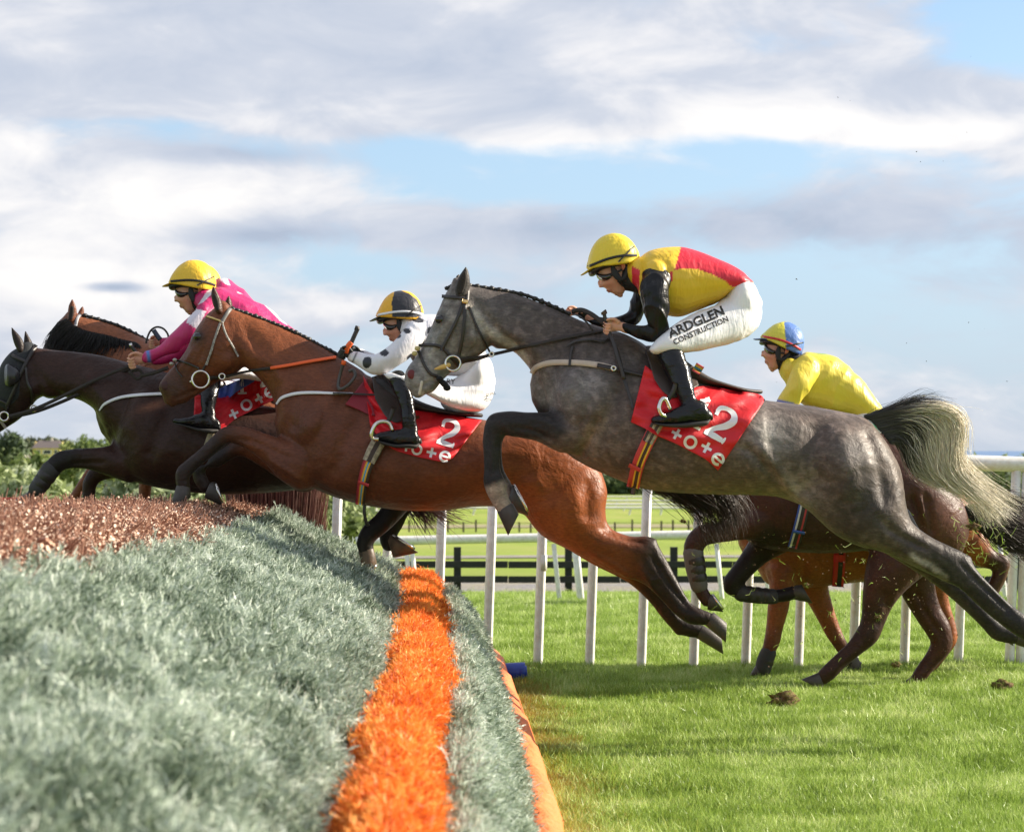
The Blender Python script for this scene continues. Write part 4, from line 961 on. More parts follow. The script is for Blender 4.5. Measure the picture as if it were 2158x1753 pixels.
def tubepx(name, Z, pts, r, m, parent, n=8, flat=1.0, sub=6):
    """cord through (x,y,depth) reading points"""
    L = cat([tuple(W(*Z(p[0], p[1]), p[2])) for p in pts], sub) if len(pts) > 2 else np.array([tuple(W(*Z(p[0], p[1]), p[2])) for p in pts]); mb = MB(); mb.tube(L, r, n, flat=flat); return mb.build(name, m, parent, True)
def ringpx(name, Z, x, y, r, D, m, parent, th=.005, tilt=.15):
    pts = [tuple(W(*Z(x + r * math.cos(a), y + r * math.sin(a)), D + tilt * r * .001 * math.cos(a))) for a in np.linspace(0, 2 * math.pi, 25)]; mb = MB(); mb.tube(pts, th, 8, cap=False); return mb.build(name, m, parent, True)
# ---------------------------------------------------------------- horses
ZI = ZM(0, 0, 1.0)
def M_(Z, rows): return [(*Z(r[0], r[1]), *Z(r[2], r[3]), *r[4:]) for r in rows]
def ML(Z, rows): return [(*Z(r[0], r[1]), r[2] * Z.k, *r[3:]) for r in rows]
M_grey = coatmat('dapple_grey_coat', .46, (26.0, .75, 1.55, .9), spec=.24)
M_baycoat = coatmat('bay_coat', .42, None, spec=.28)
M_darkcoat = coatmat('dark_coat', .42, None, spec=.22)
M_hair = mat('tail_hair', attr='coat', rough=.45, spec=.5)
M_blackhair = mat('black_mane_hair', (.014, .012, .011), .5)
def horse(name, label, D, loc, lofts, limbs, balls, coat, base, paints, carves=(), dents=(), vox=.011, group='racehorses jumping the fence', sm=6):
    t = tag(empty(name, loc), label, 'horse', group); B = Body(ZI, D)
    for i, l in enumerate(lofts): B.loft(l, n=26, sub=5, p=2.15, ends=(1, .12 if i == 0 else 1))
    for l in limbs: B.limb(l, n=16, sub=4)
    for b in balls: B.ball(*b)
    me = B.fuse('body', vox, sm)
    for Z, ops in dents: dent(me, Z, ops)
    for Z, ops in carves: carve(me, Z, ops)
    paint(me, base, paints); o = link('body', me, coat, t)
    return t, me, bvh_of([me])
def eyeball(Z, D, b, x, y, r, parent):
    q = Z(x, y); h = hit(b, q[0], q[1], D); y0 = h[0].y if h else D - .1; p = W(q[0], q[1], y0 + r * .55); mb = bpy.data.meshes.new('eye'); bm = bmesh.new(); bmesh.ops.create_uvsphere(bm, u_segments=20, v_segments=14, radius=r)
    for v in bm.verts: v.co.x *= 1.15; v.co += p
    bm.to_mesh(mb); bm.free(); link('eye', mb, M_eye, parent)
def legboot(Z, D, st, m, parent, name='leg_boot', straps=2):
    B = Body(Z, D); B.limb(st, lat=.92, n=18, sub=4); o = link(name, B.mb.mesh(name), m, parent)
    for i in range(straps):
        a = np.array(st[0]) * (1 - (i + 1) / (straps + 1)) + np.array(st[-1]) * ((i + 1) / (straps + 1)); d = (np.array(st[-1][:2]) - np.array(st[0][:2])); d = d / np.linalg.norm(d) * a[2] * .16
        B2 = Body(Z, D); B2.limb([(a[0] - d[0], a[1] - d[1], a[2] * 1.02, a[3]), (a[0] + d[0], a[1] + d[1], a[2] * 1.02, a[3])], lat=.95, n=18, sub=2); link('boot_strap', B2.mb.mesh('boot_strap'), MATS['dark_leather'], o)
M_boot = mat('neoprene_boot', (.035, .033, .032), .7, bump=(50, .3, .004), var=(12, .25))
M_bootg = mat('grey_brown_boot', (.11, .095, .085), .7, bump=(50, .3, .004), var=(12, .25))

# ---- the dapple grey
GD = 9.3
gl = []
trunk = M_(ZA, [(930, 720, 850, 1130, .13), (1040, 640, 930, 1280, .195, 0, .1), (1180, 600, 1050, 1365, .245, 0, .25), (1330, 650, 1220, 1440, .27, 0, .2), (1500, 765, 1400, 1503, .285, 0, .1), (1750, 905, 1700, 1527, .295), (2000, 975, 1980, 1532, .295)]) + \
    M_(ZB, [(680, 398, 600, 832, .285), (800, 412, 740, 842, .275), (920, 430, 870, 890, .27), (1040, 453, 1010, 960, .26), (1130, 476, 1170, 950, .24), (1205, 560, 1270, 900, .18), (1265, 660, 1300, 840, .12)])
neck = M_(ZA, [(380, 352, 500, 650, .075), (440, 357, 545, 706, .085, 0, .3), (540, 376, 590, 709, .085, 0, .4), (660, 398, 645, 724, .085, 0, .45), (800, 448, 700, 775, .095, 0, .5), (920, 500, 748, 838, .115, 0, .5), (1040, 552, 782, 915, .145, 0, .5), (1160, 592, 806, 1020, .18, 0, .4), (1270, 640, 860, 1150, .20, 0, .3)])
head = M_(ZA, [(298, 345, 430, 430, .062), (262, 400, 492, 560, .088), (232, 470, 518, 650, .100), (200, 545, 502, 708, .096), (168, 620, 430, 762, .080), (135, 690, 345, 806, .062), (98, 752, 292, 846, .052), (58, 800, 248, 888, .050), (32, 855, 215, 930, .050), (36, 910, 190, 955, .042), (66, 945, 150, 962, .028)])
thn = M_(ZB, [(1150, 560, 760, 770, .15, -.10), (1250, 660, 820, 860, .155, -.105), (1305, 780, 890, 915, .15, -.11), (1322, 880, 990, 1005, .135, -.12), (1352, 958, 1095, 1062, .115, -.125), (1435, 1022, 1230, 1097, .09, -.13), (1530, 1068, 1360, 1160, .07, -.13), (1598, 1104, 1490, 1222, .052, -.13), (1655, 1182, 1572, 1262, .042, -.13), (1735, 1268, 1655, 1340, .036, -.13), (1808, 1335, 1735, 1408, .036, -.13), (1878, 1388, 1808, 1462, .044, -.13), (1945, 1460, 1890, 1512, .036, -.13)])
fore = ML(ZA, [(1010, 1170, 140, -.12), (905, 1175, 112, -.14), (800, 1148, 86, -.15), (700, 1137, 75, -.15), (620, 1128, 72, -.15), (556, 1136, 72, -.15), (528, 1215, 57, -.15), (526, 1300, 50, -.15), (527, 1385, 48, -.15), (534, 1445, 60, -.15), (548, 1500, 58, -.15), (575, 1565, 50, -.15), (598, 1605, 50, -.15)])
foref = ML(ZA, [(940, 1190, 110, .12), (760, 1140, 70, .14), (640, 1130, 62, .14), (565, 1140, 60, .14), (540, 1230, 46, .14), (540, 1320, 44, .14), (550, 1400, 46, .14), (580, 1470, 52, .14), (622, 1548, 48, .14)])
hindf = ML(ZB, [(1250, 980, 120, .12), (1350, 1080, 80, .13), (1470, 1190, 52, .13), (1590, 1300, 44, .13), (1690, 1400, 40, .13), (1745, 1455, 44, .13), (1830, 1480, 36, .13)])
balls = [(*ZB(1603, 1128), 22 * ZB.k, 26 * ZB.k, .03, -.13, .6), (*ZB(1868, 1442), 26 * ZB.k, 20 * ZB.k, .03, -.13), (*ZA(588, 1475), 28 * ZA.k, 22 * ZA.k, .03, -.15), (*ZA(180, 925), 36 * ZA.k, 28 * ZA.k, .035), (*ZA(420, 640), 95 * ZA.k, 85 * ZA.k, .105), (*ZA(1010, 1010), 180 * ZA.k, 250 * ZA.k, .19, -.06, .3)]
dk = (.020, .018, .018); lt = (.34, .325, .31)
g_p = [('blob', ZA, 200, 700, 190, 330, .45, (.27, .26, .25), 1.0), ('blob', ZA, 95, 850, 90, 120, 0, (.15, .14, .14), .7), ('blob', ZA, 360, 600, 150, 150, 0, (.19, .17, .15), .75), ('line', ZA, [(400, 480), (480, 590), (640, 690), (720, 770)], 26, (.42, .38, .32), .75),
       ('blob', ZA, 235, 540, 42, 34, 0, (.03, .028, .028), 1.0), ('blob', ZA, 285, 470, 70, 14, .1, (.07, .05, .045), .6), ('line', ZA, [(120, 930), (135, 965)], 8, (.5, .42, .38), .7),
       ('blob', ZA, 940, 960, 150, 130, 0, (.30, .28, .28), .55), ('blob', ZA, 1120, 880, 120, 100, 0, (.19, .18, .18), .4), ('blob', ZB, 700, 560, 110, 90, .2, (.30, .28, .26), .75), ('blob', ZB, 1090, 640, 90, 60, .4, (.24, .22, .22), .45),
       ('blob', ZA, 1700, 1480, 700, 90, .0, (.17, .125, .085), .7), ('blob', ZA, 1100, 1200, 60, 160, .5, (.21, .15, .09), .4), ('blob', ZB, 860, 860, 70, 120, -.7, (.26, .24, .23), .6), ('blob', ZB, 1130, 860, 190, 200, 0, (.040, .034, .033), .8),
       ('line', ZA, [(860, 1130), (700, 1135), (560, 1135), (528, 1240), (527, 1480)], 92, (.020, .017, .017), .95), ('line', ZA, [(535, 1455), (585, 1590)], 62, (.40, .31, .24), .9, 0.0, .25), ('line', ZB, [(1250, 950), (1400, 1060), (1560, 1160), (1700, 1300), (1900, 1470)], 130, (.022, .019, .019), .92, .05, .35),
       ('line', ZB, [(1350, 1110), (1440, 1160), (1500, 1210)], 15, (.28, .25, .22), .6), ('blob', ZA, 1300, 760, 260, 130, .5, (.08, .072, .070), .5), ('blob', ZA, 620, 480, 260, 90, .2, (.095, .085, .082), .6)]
g_c = [(ZA, [([(420, 420), (520, 560), (620, 660), (720, 760)], 22, -.010), ([(860, 640), (870, 800), (850, 960), (900, 1100)], 40, -.014), ([(1080, 640), (1010, 820), (930, 1000)], 45, .012), ([(1250, 900), (1180, 1080), (1080, 1250)], 50, -.014), ([(1000, 1340), (1060, 1250), (1120, 1080)], 26, -.012),
             ([(700, 1090), (800, 1110), (900, 1150)], 14, .006), ([(640, 1150), (760, 1170), (880, 1230)], 14, -.007), ([(520, 1230), (522, 1420)], 12, .004), ([(556, 1230), (556, 1420)], 10, -.004), ([(250, 600), (210, 680), (170, 740)], 12, .006), ([(300, 560), (260, 640), (230, 730)], 14, -.004),
             ([(440, 580), (440, 680), (380, 740)], 12, -.005), ([(600, 420), (760, 480), (900, 560)], 30, .006), ([(560, 600), (700, 650), (820, 760)], 30, .008), ([(40, 880), (60, 910), (120, 945)], 8, -.004), ([(100, 935), (160, 900), (215, 880)], 7, -.008)]),
       (ZB, [([(560, 600), (640, 660), (740, 760)], 22, -.012), ([(640, 590), (720, 700), (790, 790), (860, 860)], 26, .012), ([(1130, 500), (1190, 640), (1220, 780), (1230, 900)], 34, -.014), ([(930, 480), (900, 640), (930, 800)], 50, -.012), ([(1000, 500), (1050, 700), (1080, 860)], 60, .014), ([(1180, 920), (1280, 1010), (1440, 1090)], 18, -.009),
             ([(1300, 1080), (1400, 1150), (1490, 1200)], 14, .008), ([(1560, 1130), (1700, 1270), (1820, 1380)], 12, -.007), ([(1600, 1150), (1740, 1290), (1850, 1400)], 9, .004), ([(720, 835), (800, 880), (900, 960), (1010, 1030)], 16, .006)])]
g_d = [(ZA, [(1090, 1010, 120, 190, .3, .022), (90, 850, 40, 35, 0, .006), (235, 545, 45, 32, -.3, .010), (235, 500, 40, 14, -.4, .006)]), (ZB, [(1050, 720, 150, 140, 0, .02), (880, 560, 120, 90, 0, -.010), (1220, 900, 70, 90, .6, .012)])]
GREY, gme, gb = horse('racehorse', 'dapple grey racehorse with number 12 cloth, nearest of the field, taking off over the fence', GD, (W(1400, 945, GD).x, GD, 1.1), [trunk, neck, head, thn], [fore, foref, hindf], balls, M_grey, (.093, .069, .058), g_p, g_c, g_d, .0105)
eyeball(ZA, GD, gb, 234, 543, .021, GREY)
nb = Body(ZA, GD); q = hit(gb, *ZA(73, 852), GD); nb.ball(73, 852, 24, 27, .006, (q[0].y - GD) if q else -.05, .2); link('nostril', nb.mb.mesh('nostril'), M_nost, GREY)
def ears(Z, D, near, far, w, yo, parent, coat, base, inner):
    for k, (e, y_) in enumerate(((near, -yo), (far, yo))):
        me = ear(Z, D, e, w, y_, parent, coat); paint(me, base, []); o = link('ear', me, coat, parent)
        # dark hollow of the ear, turned outwards
        L = [((a + c) / 2 * .5 + (a if True else c) * .5, (b + d) / 2) for a, b, c, d in e]
ears(ZA, GD, [(318, 410, 392, 395), (318, 360, 402, 355), (338, 305, 400, 310), (362, 268, 392, 272), (374, 252, 382, 252)], [(300, 370, 350, 370), (318, 330, 350, 335), (325, 300, 345, 305), (335, 292, 342, 294)], .028, .055, GREY, M_grey, (.05, .042, .038), None)
tagm = mat('ear_lining', (.02, .014, .011), .8)
def earhollow(Z, D, pts, yo, parent):
    B = Body(Z, D); B.loft([(a, b, c, d, .006, yo) for a, b, c, d in pts], n=10, sub=4); link('ear_lining', B.mb.mesh('ear_lining'), tagm, parent)
earhollow(ZA, GD, [(332, 398, 362, 392), (328, 360, 376, 356), (342, 315, 384, 316), (364, 280, 382, 282)], -.079, GREY)
hoof(ZA, GD, 598, 1600, 655, 1715, 108, 50, 54, -.15, GREY, M_hoof)
hoof(ZA, GD, 625, 1548, 700, 1560, 60, 66, 82, .10, GREY, M_hoof, True)
hoof(ZB, GD, 1945, 1490, 2030, 1560, 60, 30, 38, -.13, GREY, M_hoof); hoof(ZB, GD, 1835, 1482, 1900, 1500, 55, 34, 40, .13, GREY, M_hoof)
plaits(ZA, GD, [(400, 352), (500, 366), (620, 386), (720, 408), (820, 448), (900, 484), (960, 510)], 15, .013, GREY, M_blackhair)
plaits(ZA, GD, [(272, 368), (300, 352), (330, 330), (352, 318)], 3, .013, GREY, M_blackhair)
def tp(pts, D, dy=0.0): return [tuple(W(*ZT(x, y), D + dy + .02 * i)) for i, (x, y) in enumerate(pts)]
tg = [tp([(560, 262), (850, 200), (1100, 165), (1340, 185), (1480, 280), (1500, 430), (1475, 620), (1620, 820), (1880, 1020), (2110, 1130)], GD, -.05), tp([(600, 280), (900, 205), (1150, 170), (1370, 220), (1450, 380), (1420, 600), (1460, 780), (1650, 960), (1850, 1100), (1990, 1220)], GD, -.04),
      tp([(640, 310), (900, 250), (1120, 225), (1270, 320), (1330, 500), (1320, 700), (1410, 850), (1600, 1000), (1740, 1180), (1840, 1370)], GD, -.03), tp([(690, 370), (880, 315), (1040, 320), (1150, 440), (1180, 600), (1240, 740), (1370, 860), (1560, 1000), (1690, 1130), (1750, 1290)], GD, -.02),
      tp([(750, 440), (870, 400), (980, 450), (1030, 580), (1090, 710), (1190, 810), (1330, 880), (1500, 960), (1600, 1040), (1690, 1120)], GD, 0), tp([(810, 520), (870, 520), (930, 610), (975, 710), (1040, 790), (1130, 850), (1230, 880), (1320, 895), (1400, 920), (1460, 940)], GD, .02)]
def gt(u, v):
    e = .20 + .24 * min(1, max(0, u - .15) * 1.3); s = min(1, max(0, (v - e) / .14)); a = np.array((.075, .066, .064)); b_ = np.array((.84, .76, .62)) if u < .75 else np.array((.60, .54, .45)); return a * (1 - s) + b_ * s
strands('tail', tg, 1700, .0012, .020, M_hair, GREY, seed=5, cols=gt, frizz=.8, lenvar=.65)
tw = [tp([(560, 262), (760, 200), (950, 120), (1080, 75), (1190, 95)], GD, -.05), tp([(600, 258), (850, 170), (1080, 110), (1260, 120), (1420, 170), (1510, 250)], GD, -.05)]
o = strands('tail_wisps', tw, 150, .0011, .018, M_hair, GREY, seed=6, cols=lambda u, v: np.array((.05, .045, .045)), frizz=.9, lenvar=.5)
# tack
CLOTH = lambda u, v: .011 * math.sin(u * 19 + v * 4) * v + .012 * math.sin(u * 9 - v * 7 + 1) + .009 * math.sin(u * 31 + v * 13) * (1 - v) + .006 * math.sin(u * 13 + v * 23)
cl = patch('number_cloth', gb, ZS, ([(560, 52), (800, 250), (1000, 330), (1300, 300), (1600, 350), (1900, 396), (1982, 464)], [(390, 728), (550, 800), (700, 888), (900, 972), (1100, 1075), (1280, 1172), (1425, 1302)]), GD, M_redcloth, GREY, 60, 40, .022, .004, lambda u, v: CLOTH(u, v) + .02 * v * max(0, math.sin(u * 3.1)))
cb = bvh_of([cl.data])
flatprint('number', cb, ZS, xf(g_one(), 1236, 391, .49, 290) + xf(g_two(), 1437, 497, .49, 300), GD, M_whprint, cl)
flatprint('lettering', cb, ZS, xf(g_plus(), 910, 782, .52, 128) + xf(g_o(), 1068, 860, .52, 155) + xf(g_plus(), 1262, 940, .5, 132) + xf(g_e(), 1420, 1062, .75, 150), GD, M_whprint, cl)
# flap, saddle
fl = patch('saddle_flap', gb, ZA, ([(1390, 720), (1450, 700), (1530, 735), (1610, 770), (1665, 835)], [(1440, 880), (1490, 950), (1550, 985), (1610, 960), (1690, 912)]), GD, mat('saddle_leather', (.050, .036, .030), .5, bump=(60, .3, .004), var=(8, .2)), GREY, 24, 18, .045, .006)
sb = Body(ZA, GD); sb.loft([(1430, 690, 1500, 900, .13), (1530, 715, 1590, 925, .15), (1640, 800, 1680, 925, .16, 0, -.1), (1740, 868, 1770, 925, .16), (1840, 905, 1860, 940, .15), (1950, 932, 1955, 962, .12), (2035, 940, 2035, 962, .07)], n=22, sub=4, p=2.6)
sd_ = link('saddle', sb.mb.mesh('saddle'), MATS['saddle_leather'], GREY)
strap('saddle_stripe', bvh_of([sd_.data]), ZA, [(1662, 812), (1705, 838)], 62, GD, None, sd_, .006, .004, 4, 6, stripes=[('stripe_red', (.55, .05, .05)), ('stripe_yellow', (.75, .45, .03)), ('stripe_blue', (.05, .35, .6)), 'x'][:3] + [mat('stripe_yellow', (.75, .45, .03)), mat('stripe_red', (.55, .05, .05)), mat('stripe_brown', (.05, .03, .02))])
sr, sy, sk, sc_ = mat('stripe_red', (.55, .05, .05)), mat('stripe_yellow', (.75, .45, .03)), mat('stripe_brown', (.05, .03, .02)), mat('stripe_cream', (.45, .38, .26), .7, mottle=(60, (.08, .05, .03), .8))
strap('girth', cb if False else gb, ZA, [(1480, 1090), (1440, 1160), (1390, 1260), (1345, 1370), (1318, 1490)], [80, 76, 70, 70, 72], GD, None, GREY, .034, .006, 8, 8, stripes=[sr, sy, sk, sk, sy, sr, sr, sr][:8])
strap('girth_sleeve', gb, ZA, [(1475, 1098), (1445, 1150), (1400, 1235)], [66, 66, 60], GD, None, GREY, .042, .005, 6, 4, stripes=[sc_, sk, sc_, sk])
strap('girth_keeper', gb, ZA, [(1296, 1362), (1362, 1392)], 24, GD, sr, GREY, .042, .005, 5)
strap('girth_end', None, ZA, [(1325, 1488), (1318, 1528)], 26, GD - .10, M_brownl, GREY, .0, .006, 4)
beige = mat('beige_elastic', (.52, .42, .33), .7, var=(30, .12))
strap('breast_strap', gb, ZA, [(748, 848), (775, 812), (860, 786), (1000, 786), (1120, 798), (1200, 815)], [26, 30, 32, 32, 34, 30], GD, beige, GREY, .010, .006, 8)
strap('breast_buckle_strap', gb, ZA, [(1118, 800), (1210, 818), (1320, 842), (1430, 868)], [26, 24, 16, 16], GD, M_leather, GREY, .018, .006, 8)
strap('strap_loop', gb, ZA, [(980, 690), (968, 740), (962, 800)], 14, GD, M_leather, GREY, .014, .005); ringpx('buckle', ZA, 1210, 818, 12, GD - .30, M_chrome, GREY, .004)
strap('martingale_strap', gb, ZA, [(1190, 628), (1235, 740), (1265, 860), (1320, 1040)], [18, 22, 22, 14], GD, M_leather, GREY, .028, .006, 8)
strap('neck_strap', gb, ZA, [(950, 690), (1000, 664), (1090, 655), (1150, 662), (1180, 645)], [6, 12, 14, 22, 10], GD, M_leather, GREY, .016, .005, 8)
BR = empty('bridle', tuple(W(*ZA(300, 600), GD)), GREY); BR.matrix_parent_inverse = Matrix.Translation(-Vector(GREY.location))
def bs(pts, w, m=M_leather, off=.009, nm='bridle_strap'): return strap(nm, gb, ZA, pts, w, GD, m, BR, off, .006, 7)
bs([(243, 412), (310, 418), (392, 424)], 20, nm='browband'); bs([(392, 352), (388, 400), (385, 440)], 20, nm='headpiece'); bs([(372, 436), (372, 520), (360, 640), (338, 752)], 19, off=.013, nm='cheekpiece')
bs([(362, 452), (330, 540), (280, 640), (240, 718)], 19, off=.012); bs([(112, 690), (180, 686), (244, 704), (300, 762), (345, 812)], 18, nm='noseband'); bs([(110, 716), (140, 790), (178, 846), (222, 866)], 17, nm='noseband')
bs([(396, 470), (440, 580), (500, 700), (522, 742)], 12, nm='throat_lash'); bs([(358, 438), (392, 446)], 22, M_brass, .017, 'browband_clip')
fz = Body(ZA, GD); fz.ball(255, 905, 40, 18, .03, -.05, -.75); fz.ball(232, 878, 20, 16, .03, -.06); fz.ball(272, 928, 22, 18, .03, -.04); link('chin_pad', fz.mb.mesh('chin_pad'), mat('black_fleece', (.012, .012, .013), .95, bump=(90, 1, .02)), BR)
for (x, y) in ((106, 706), (90, 734)): nb = Body(ZA, GD); nb.ball(x, y, 16, 14, .02, -.045); link('noseband_pad', nb.mb.mesh('noseband_pad'), mat('cream_fleece', (.55, .45, .20), .9), BR)
ringpx('bit_ring', ZA, 306, 790, 42, GD - .085, M_chrome, BR, .0055)
nb = Body(ZA, GD); nb.limb([(205, 822, 5, -.075), (240, 812, 13, -.085), (280, 800, 14, -.085)], lat=1); link('bit_guard', nb.mb.mesh('bit_guard'), mat('bit_rubber', (.62, .40, .12), .5), BR)
nb = Body(ZA, GD); nb.limb([(130, 895, 9, -.045), (124, 930, 8, -.04), (118, 960, 9, -.03)], lat=1); link('lip_froth', nb.mb.mesh('lip_froth'), mat('froth', (.62, .55, .48), .5), GREY)
strap('rein', gb, ZA, [(342, 778), (430, 765), (520, 742), (650, 712), (800, 676), (960, 640), (1150, 604)], [30, 26, 19, 18, 18, 18, 18], GD, mat('rein_rubber', (.030, .022, .018), .7, bump=(120, .8, .004)), BR, .014, .007, 8)
ringpx('martingale_ring', ZA, 523, 738, 12, GD - .10, M_chrome, BR, .004)

# ---- the bay (number 2)
BD = 9.95
trunk = M_(Zm, [(1000, 600, 755, 1000, .13), (1110, 550, 800, 1130, .185, 0, .15), (1250, 590, 880, 1225, .235, 0, .25), (1400, 665, 1000, 1290, .265, 0, .2), (1550, 755, 1200, 1352, .285, 0, .1), (1700, 815, 1450, 1388, .295), (1850, 838, 1700, 1388, .295), (1990, 858, 1880, 1366, .29)]) + \
    [(1090, 882, 1080, 1072, .28), (1160, 892, 1140, 1110, .265), (1215, 920, 1205, 1130, .235), (1255, 965, 1250, 1110, .17), (1274, 1010, 1268, 1080, .10)]
neck = M_(Zm, [(430, 192, 480, 500, .075), (520, 222, 545, 560, .085, 0, .35), (640, 264, 600, 604, .088, 0, .45), (770, 318, 655, 672, .10, 0, .5), (890, 374, 694, 745, .12, 0, .5), (1000, 434, 708, 830, .15, 0, .5), (1110, 498, 712, 930, .175, 0, .4), (1220, 565, 765, 1040, .19, 0, .3)])
head = M_(Zm, [(358, 180, 470, 290, .062), (300, 228, 520, 400, .086), (250, 290, 528, 490, .098), (212, 360, 478, 566, .095), (176, 438, 390, 612, .080), (128, 505, 322, 655, .062), (76, 560, 258, 698, .052), (30, 618, 205, 733, .050), (12, 665, 168, 758, .045), (36, 712, 125, 762, .032)])
thn = M_(ZP, [(1350, -60, 1000, 90, .14, -.09), (1440, 10, 1030, 170, .15, -.10), (1486, 120, 1090, 255, .15, -.11), (1478, 225, 1165, 345, .135, -.12), (1500, 305, 1270, 402, .11, -.125), (1600, 347, 1392, 462, .082, -.13), (1702, 352, 1530, 535, .060, -.13), (1765, 440, 1650, 575, .046, -.13), (1835, 570, 1742, 650, .036, -.13), (1892, 668, 1815, 728, .036, -.13), (1948, 702, 1880, 775, .044, -.13), (1998, 722, 1955, 785, .036, -.13)])
fore = ML(Zm, [(880, 1120, 160, -.10), (780, 1095, 125, -.13), (680, 1035, 86, -.14), (580, 982, 66, -.14), (490, 948, 58, -.14), (412, 942, 52, -.14), (350, 992, 46, -.14), (280, 1056, 42, -.14), (205, 1118, 42, -.14), (160, 1165, 48, -.14), (152, 1205, 42, -.14), (160, 1245, 40, -.14)])
foref = ML(Zm, [(880, 1180, 110, .10), (720, 1110, 76, .12), (580, 1040, 60, .12), (490, 1016, 52, .12), (410, 1056, 43, .12), (330, 1105, 40, .12), (252, 1140, 46, .12), (256, 1195, 42, .12), (290, 1250, 40, .12)])
hindf = ML(ZP, [(1300, 300, 100, .12), (1450, 420, 76, .13), (1600, 500, 72, .13), (1680, 580, 56, .13), (1740, 660, 44, .13), (1800, 740, 42, .13), (1858, 790, 44, .13), (1940, 815, 36, .13)])
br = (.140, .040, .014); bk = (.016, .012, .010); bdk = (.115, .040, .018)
b_p = [('blob', ZP, 1250, 150, 330, 330, 0, (.33, .085, .02), .9), ('blob', Zm, 620, 330, 260, 120, .4, (.30, .085, .025), .6), ('blob', Zm, 90, 660, 130, 150, 0, (.045, .024, .018), .85), ('blob', Zm, 240, 380, 100, 200, .5, (.10, .036, .018), .6), ('blob', Zm, 243, 360, 40, 34, 0, (.02, .012, .01), 1.0), ('blob', Zm, 900, 1000, 330, 330, 0, (.10, .034, .017), .6),  # bright hindquarters and neck, dark barrel: sun and shade painted into the coat
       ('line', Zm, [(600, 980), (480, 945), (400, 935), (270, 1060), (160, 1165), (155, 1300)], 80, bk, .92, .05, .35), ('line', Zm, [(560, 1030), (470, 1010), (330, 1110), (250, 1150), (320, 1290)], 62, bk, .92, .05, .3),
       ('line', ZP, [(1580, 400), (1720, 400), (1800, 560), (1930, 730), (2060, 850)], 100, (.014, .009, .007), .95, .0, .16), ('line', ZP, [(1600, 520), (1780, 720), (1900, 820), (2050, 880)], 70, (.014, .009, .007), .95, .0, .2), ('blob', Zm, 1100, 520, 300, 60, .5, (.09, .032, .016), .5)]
b_c = [(Zm, [([(500, 300), (600, 420), (660, 560), (700, 700)], 40, -.010), ([(560, 460), (680, 520), (760, 640)], 36, .008), ([(840, 640), (790, 780), (800, 940)], 45, -.013), ([(1100, 620), (980, 800), (880, 960)], 50, .013), ([(1240, 800), (1120, 960), (1060, 1120), (980, 1220)], 50, -.014),
             ([(740, 960), (640, 930), (520, 900), (440, 900)], 14, .006), ([(820, 1090), (700, 1040), (600, 990), (480, 960)], 14, -.007), ([(870, 1220), (780, 1160), (660, 1080)], 16, .008), ([(230, 420), (180, 500), (130, 560)], 12, .006), ([(280, 430), (240, 520), (190, 600)], 14, -.004), ([(440, 480), (460, 540), (400, 590)], 12, -.006), ([(370, 640), (200, 690), (100, 735)], 7, -.006)]),
       (ZP, [([(1120, 40), (1150, 150), (1180, 260)], 60, .012), ([(1400, 60), (1390, 180), (1400, 290)], 34, -.010), ([(1450, 300), (1560, 350), (1680, 380)], 16, -.010), ([(1400, 420), (1500, 480), (1620, 560)], 16, .008), ([(1700, 440), (1790, 580), (1890, 710)], 14, -.008), ([(1640, 480), (1740, 640), (1850, 780)], 12, .006), ([(1480, 300), (1470, 240), (1480, 180)], 10, -.004)])]
b_d = [(Zm, [(960, 880, 130, 170, .5, .020), (240, 360, 45, 32, -.3, .010), (50, 650, 40, 34, 0, .006)]), (ZP, [(1250, 200, 120, 110, 0, .016)])]
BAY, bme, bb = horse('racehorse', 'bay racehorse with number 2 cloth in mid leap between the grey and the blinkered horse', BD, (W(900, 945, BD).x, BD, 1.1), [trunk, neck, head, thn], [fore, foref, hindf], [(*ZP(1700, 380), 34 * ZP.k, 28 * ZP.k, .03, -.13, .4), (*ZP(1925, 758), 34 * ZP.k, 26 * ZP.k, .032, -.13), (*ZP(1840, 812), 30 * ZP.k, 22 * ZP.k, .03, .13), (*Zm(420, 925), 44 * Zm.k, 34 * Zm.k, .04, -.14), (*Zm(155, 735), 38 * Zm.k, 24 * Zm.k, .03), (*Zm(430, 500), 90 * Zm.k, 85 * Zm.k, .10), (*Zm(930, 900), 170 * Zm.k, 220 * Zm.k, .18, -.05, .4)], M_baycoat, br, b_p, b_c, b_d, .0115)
eyeball(Zm, BD, bb, 245, 362, .021, BAY)
nb = Body(Zm, BD); q = hit(bb, *Zm(48, 652), BD); nb.ball(48, 652, 22, 26, .006, (q[0].y - BD) if q else -.05, .2); link('nostril', nb.mb.mesh('nostril'), mat('dark_nostril', (.05, .012, .012), .6), BAY)
ears(Zm, BD, [(348, 215, 392, 210), (330, 165, 384, 160), (322, 115, 364, 112), (328, 78, 344, 76)], [(395, 200, 448, 195), (402, 165, 446, 168), (414, 138, 438, 145), (424, 124, 430, 126)], .028, .055, BAY, M_baycoat, (.06, .022, .012), None)
earhollow(Zm, BD, [(350, 205, 372, 200), (338, 165, 368, 160), (330, 120, 354, 118)], -.079, BAY)
hoof(Zm, BD, 158, 1248, 140, 1345, 95, 42, 55, -.14, BAY, M_hoof); hoof(Zm, BD, 300, 1268, 372, 1292, 66, 48, 62, .10, BAY, M_hoof, True)
hoof(ZP, BD, 1985, 750, 2078, 828, 108, 38, 38, -.13, BAY, M_hoof); hoof(ZP, BD, 1940, 815, 2062, 888, 125, 36, 36, .13, BAY, M_hoof)
plaits(Zm, BD, [(450, 200), (550, 232), (650, 268), (760, 312), (860, 358), (960, 412), (1040, 452), (1100, 485)], 26, .013, BAY, M_blackhair)
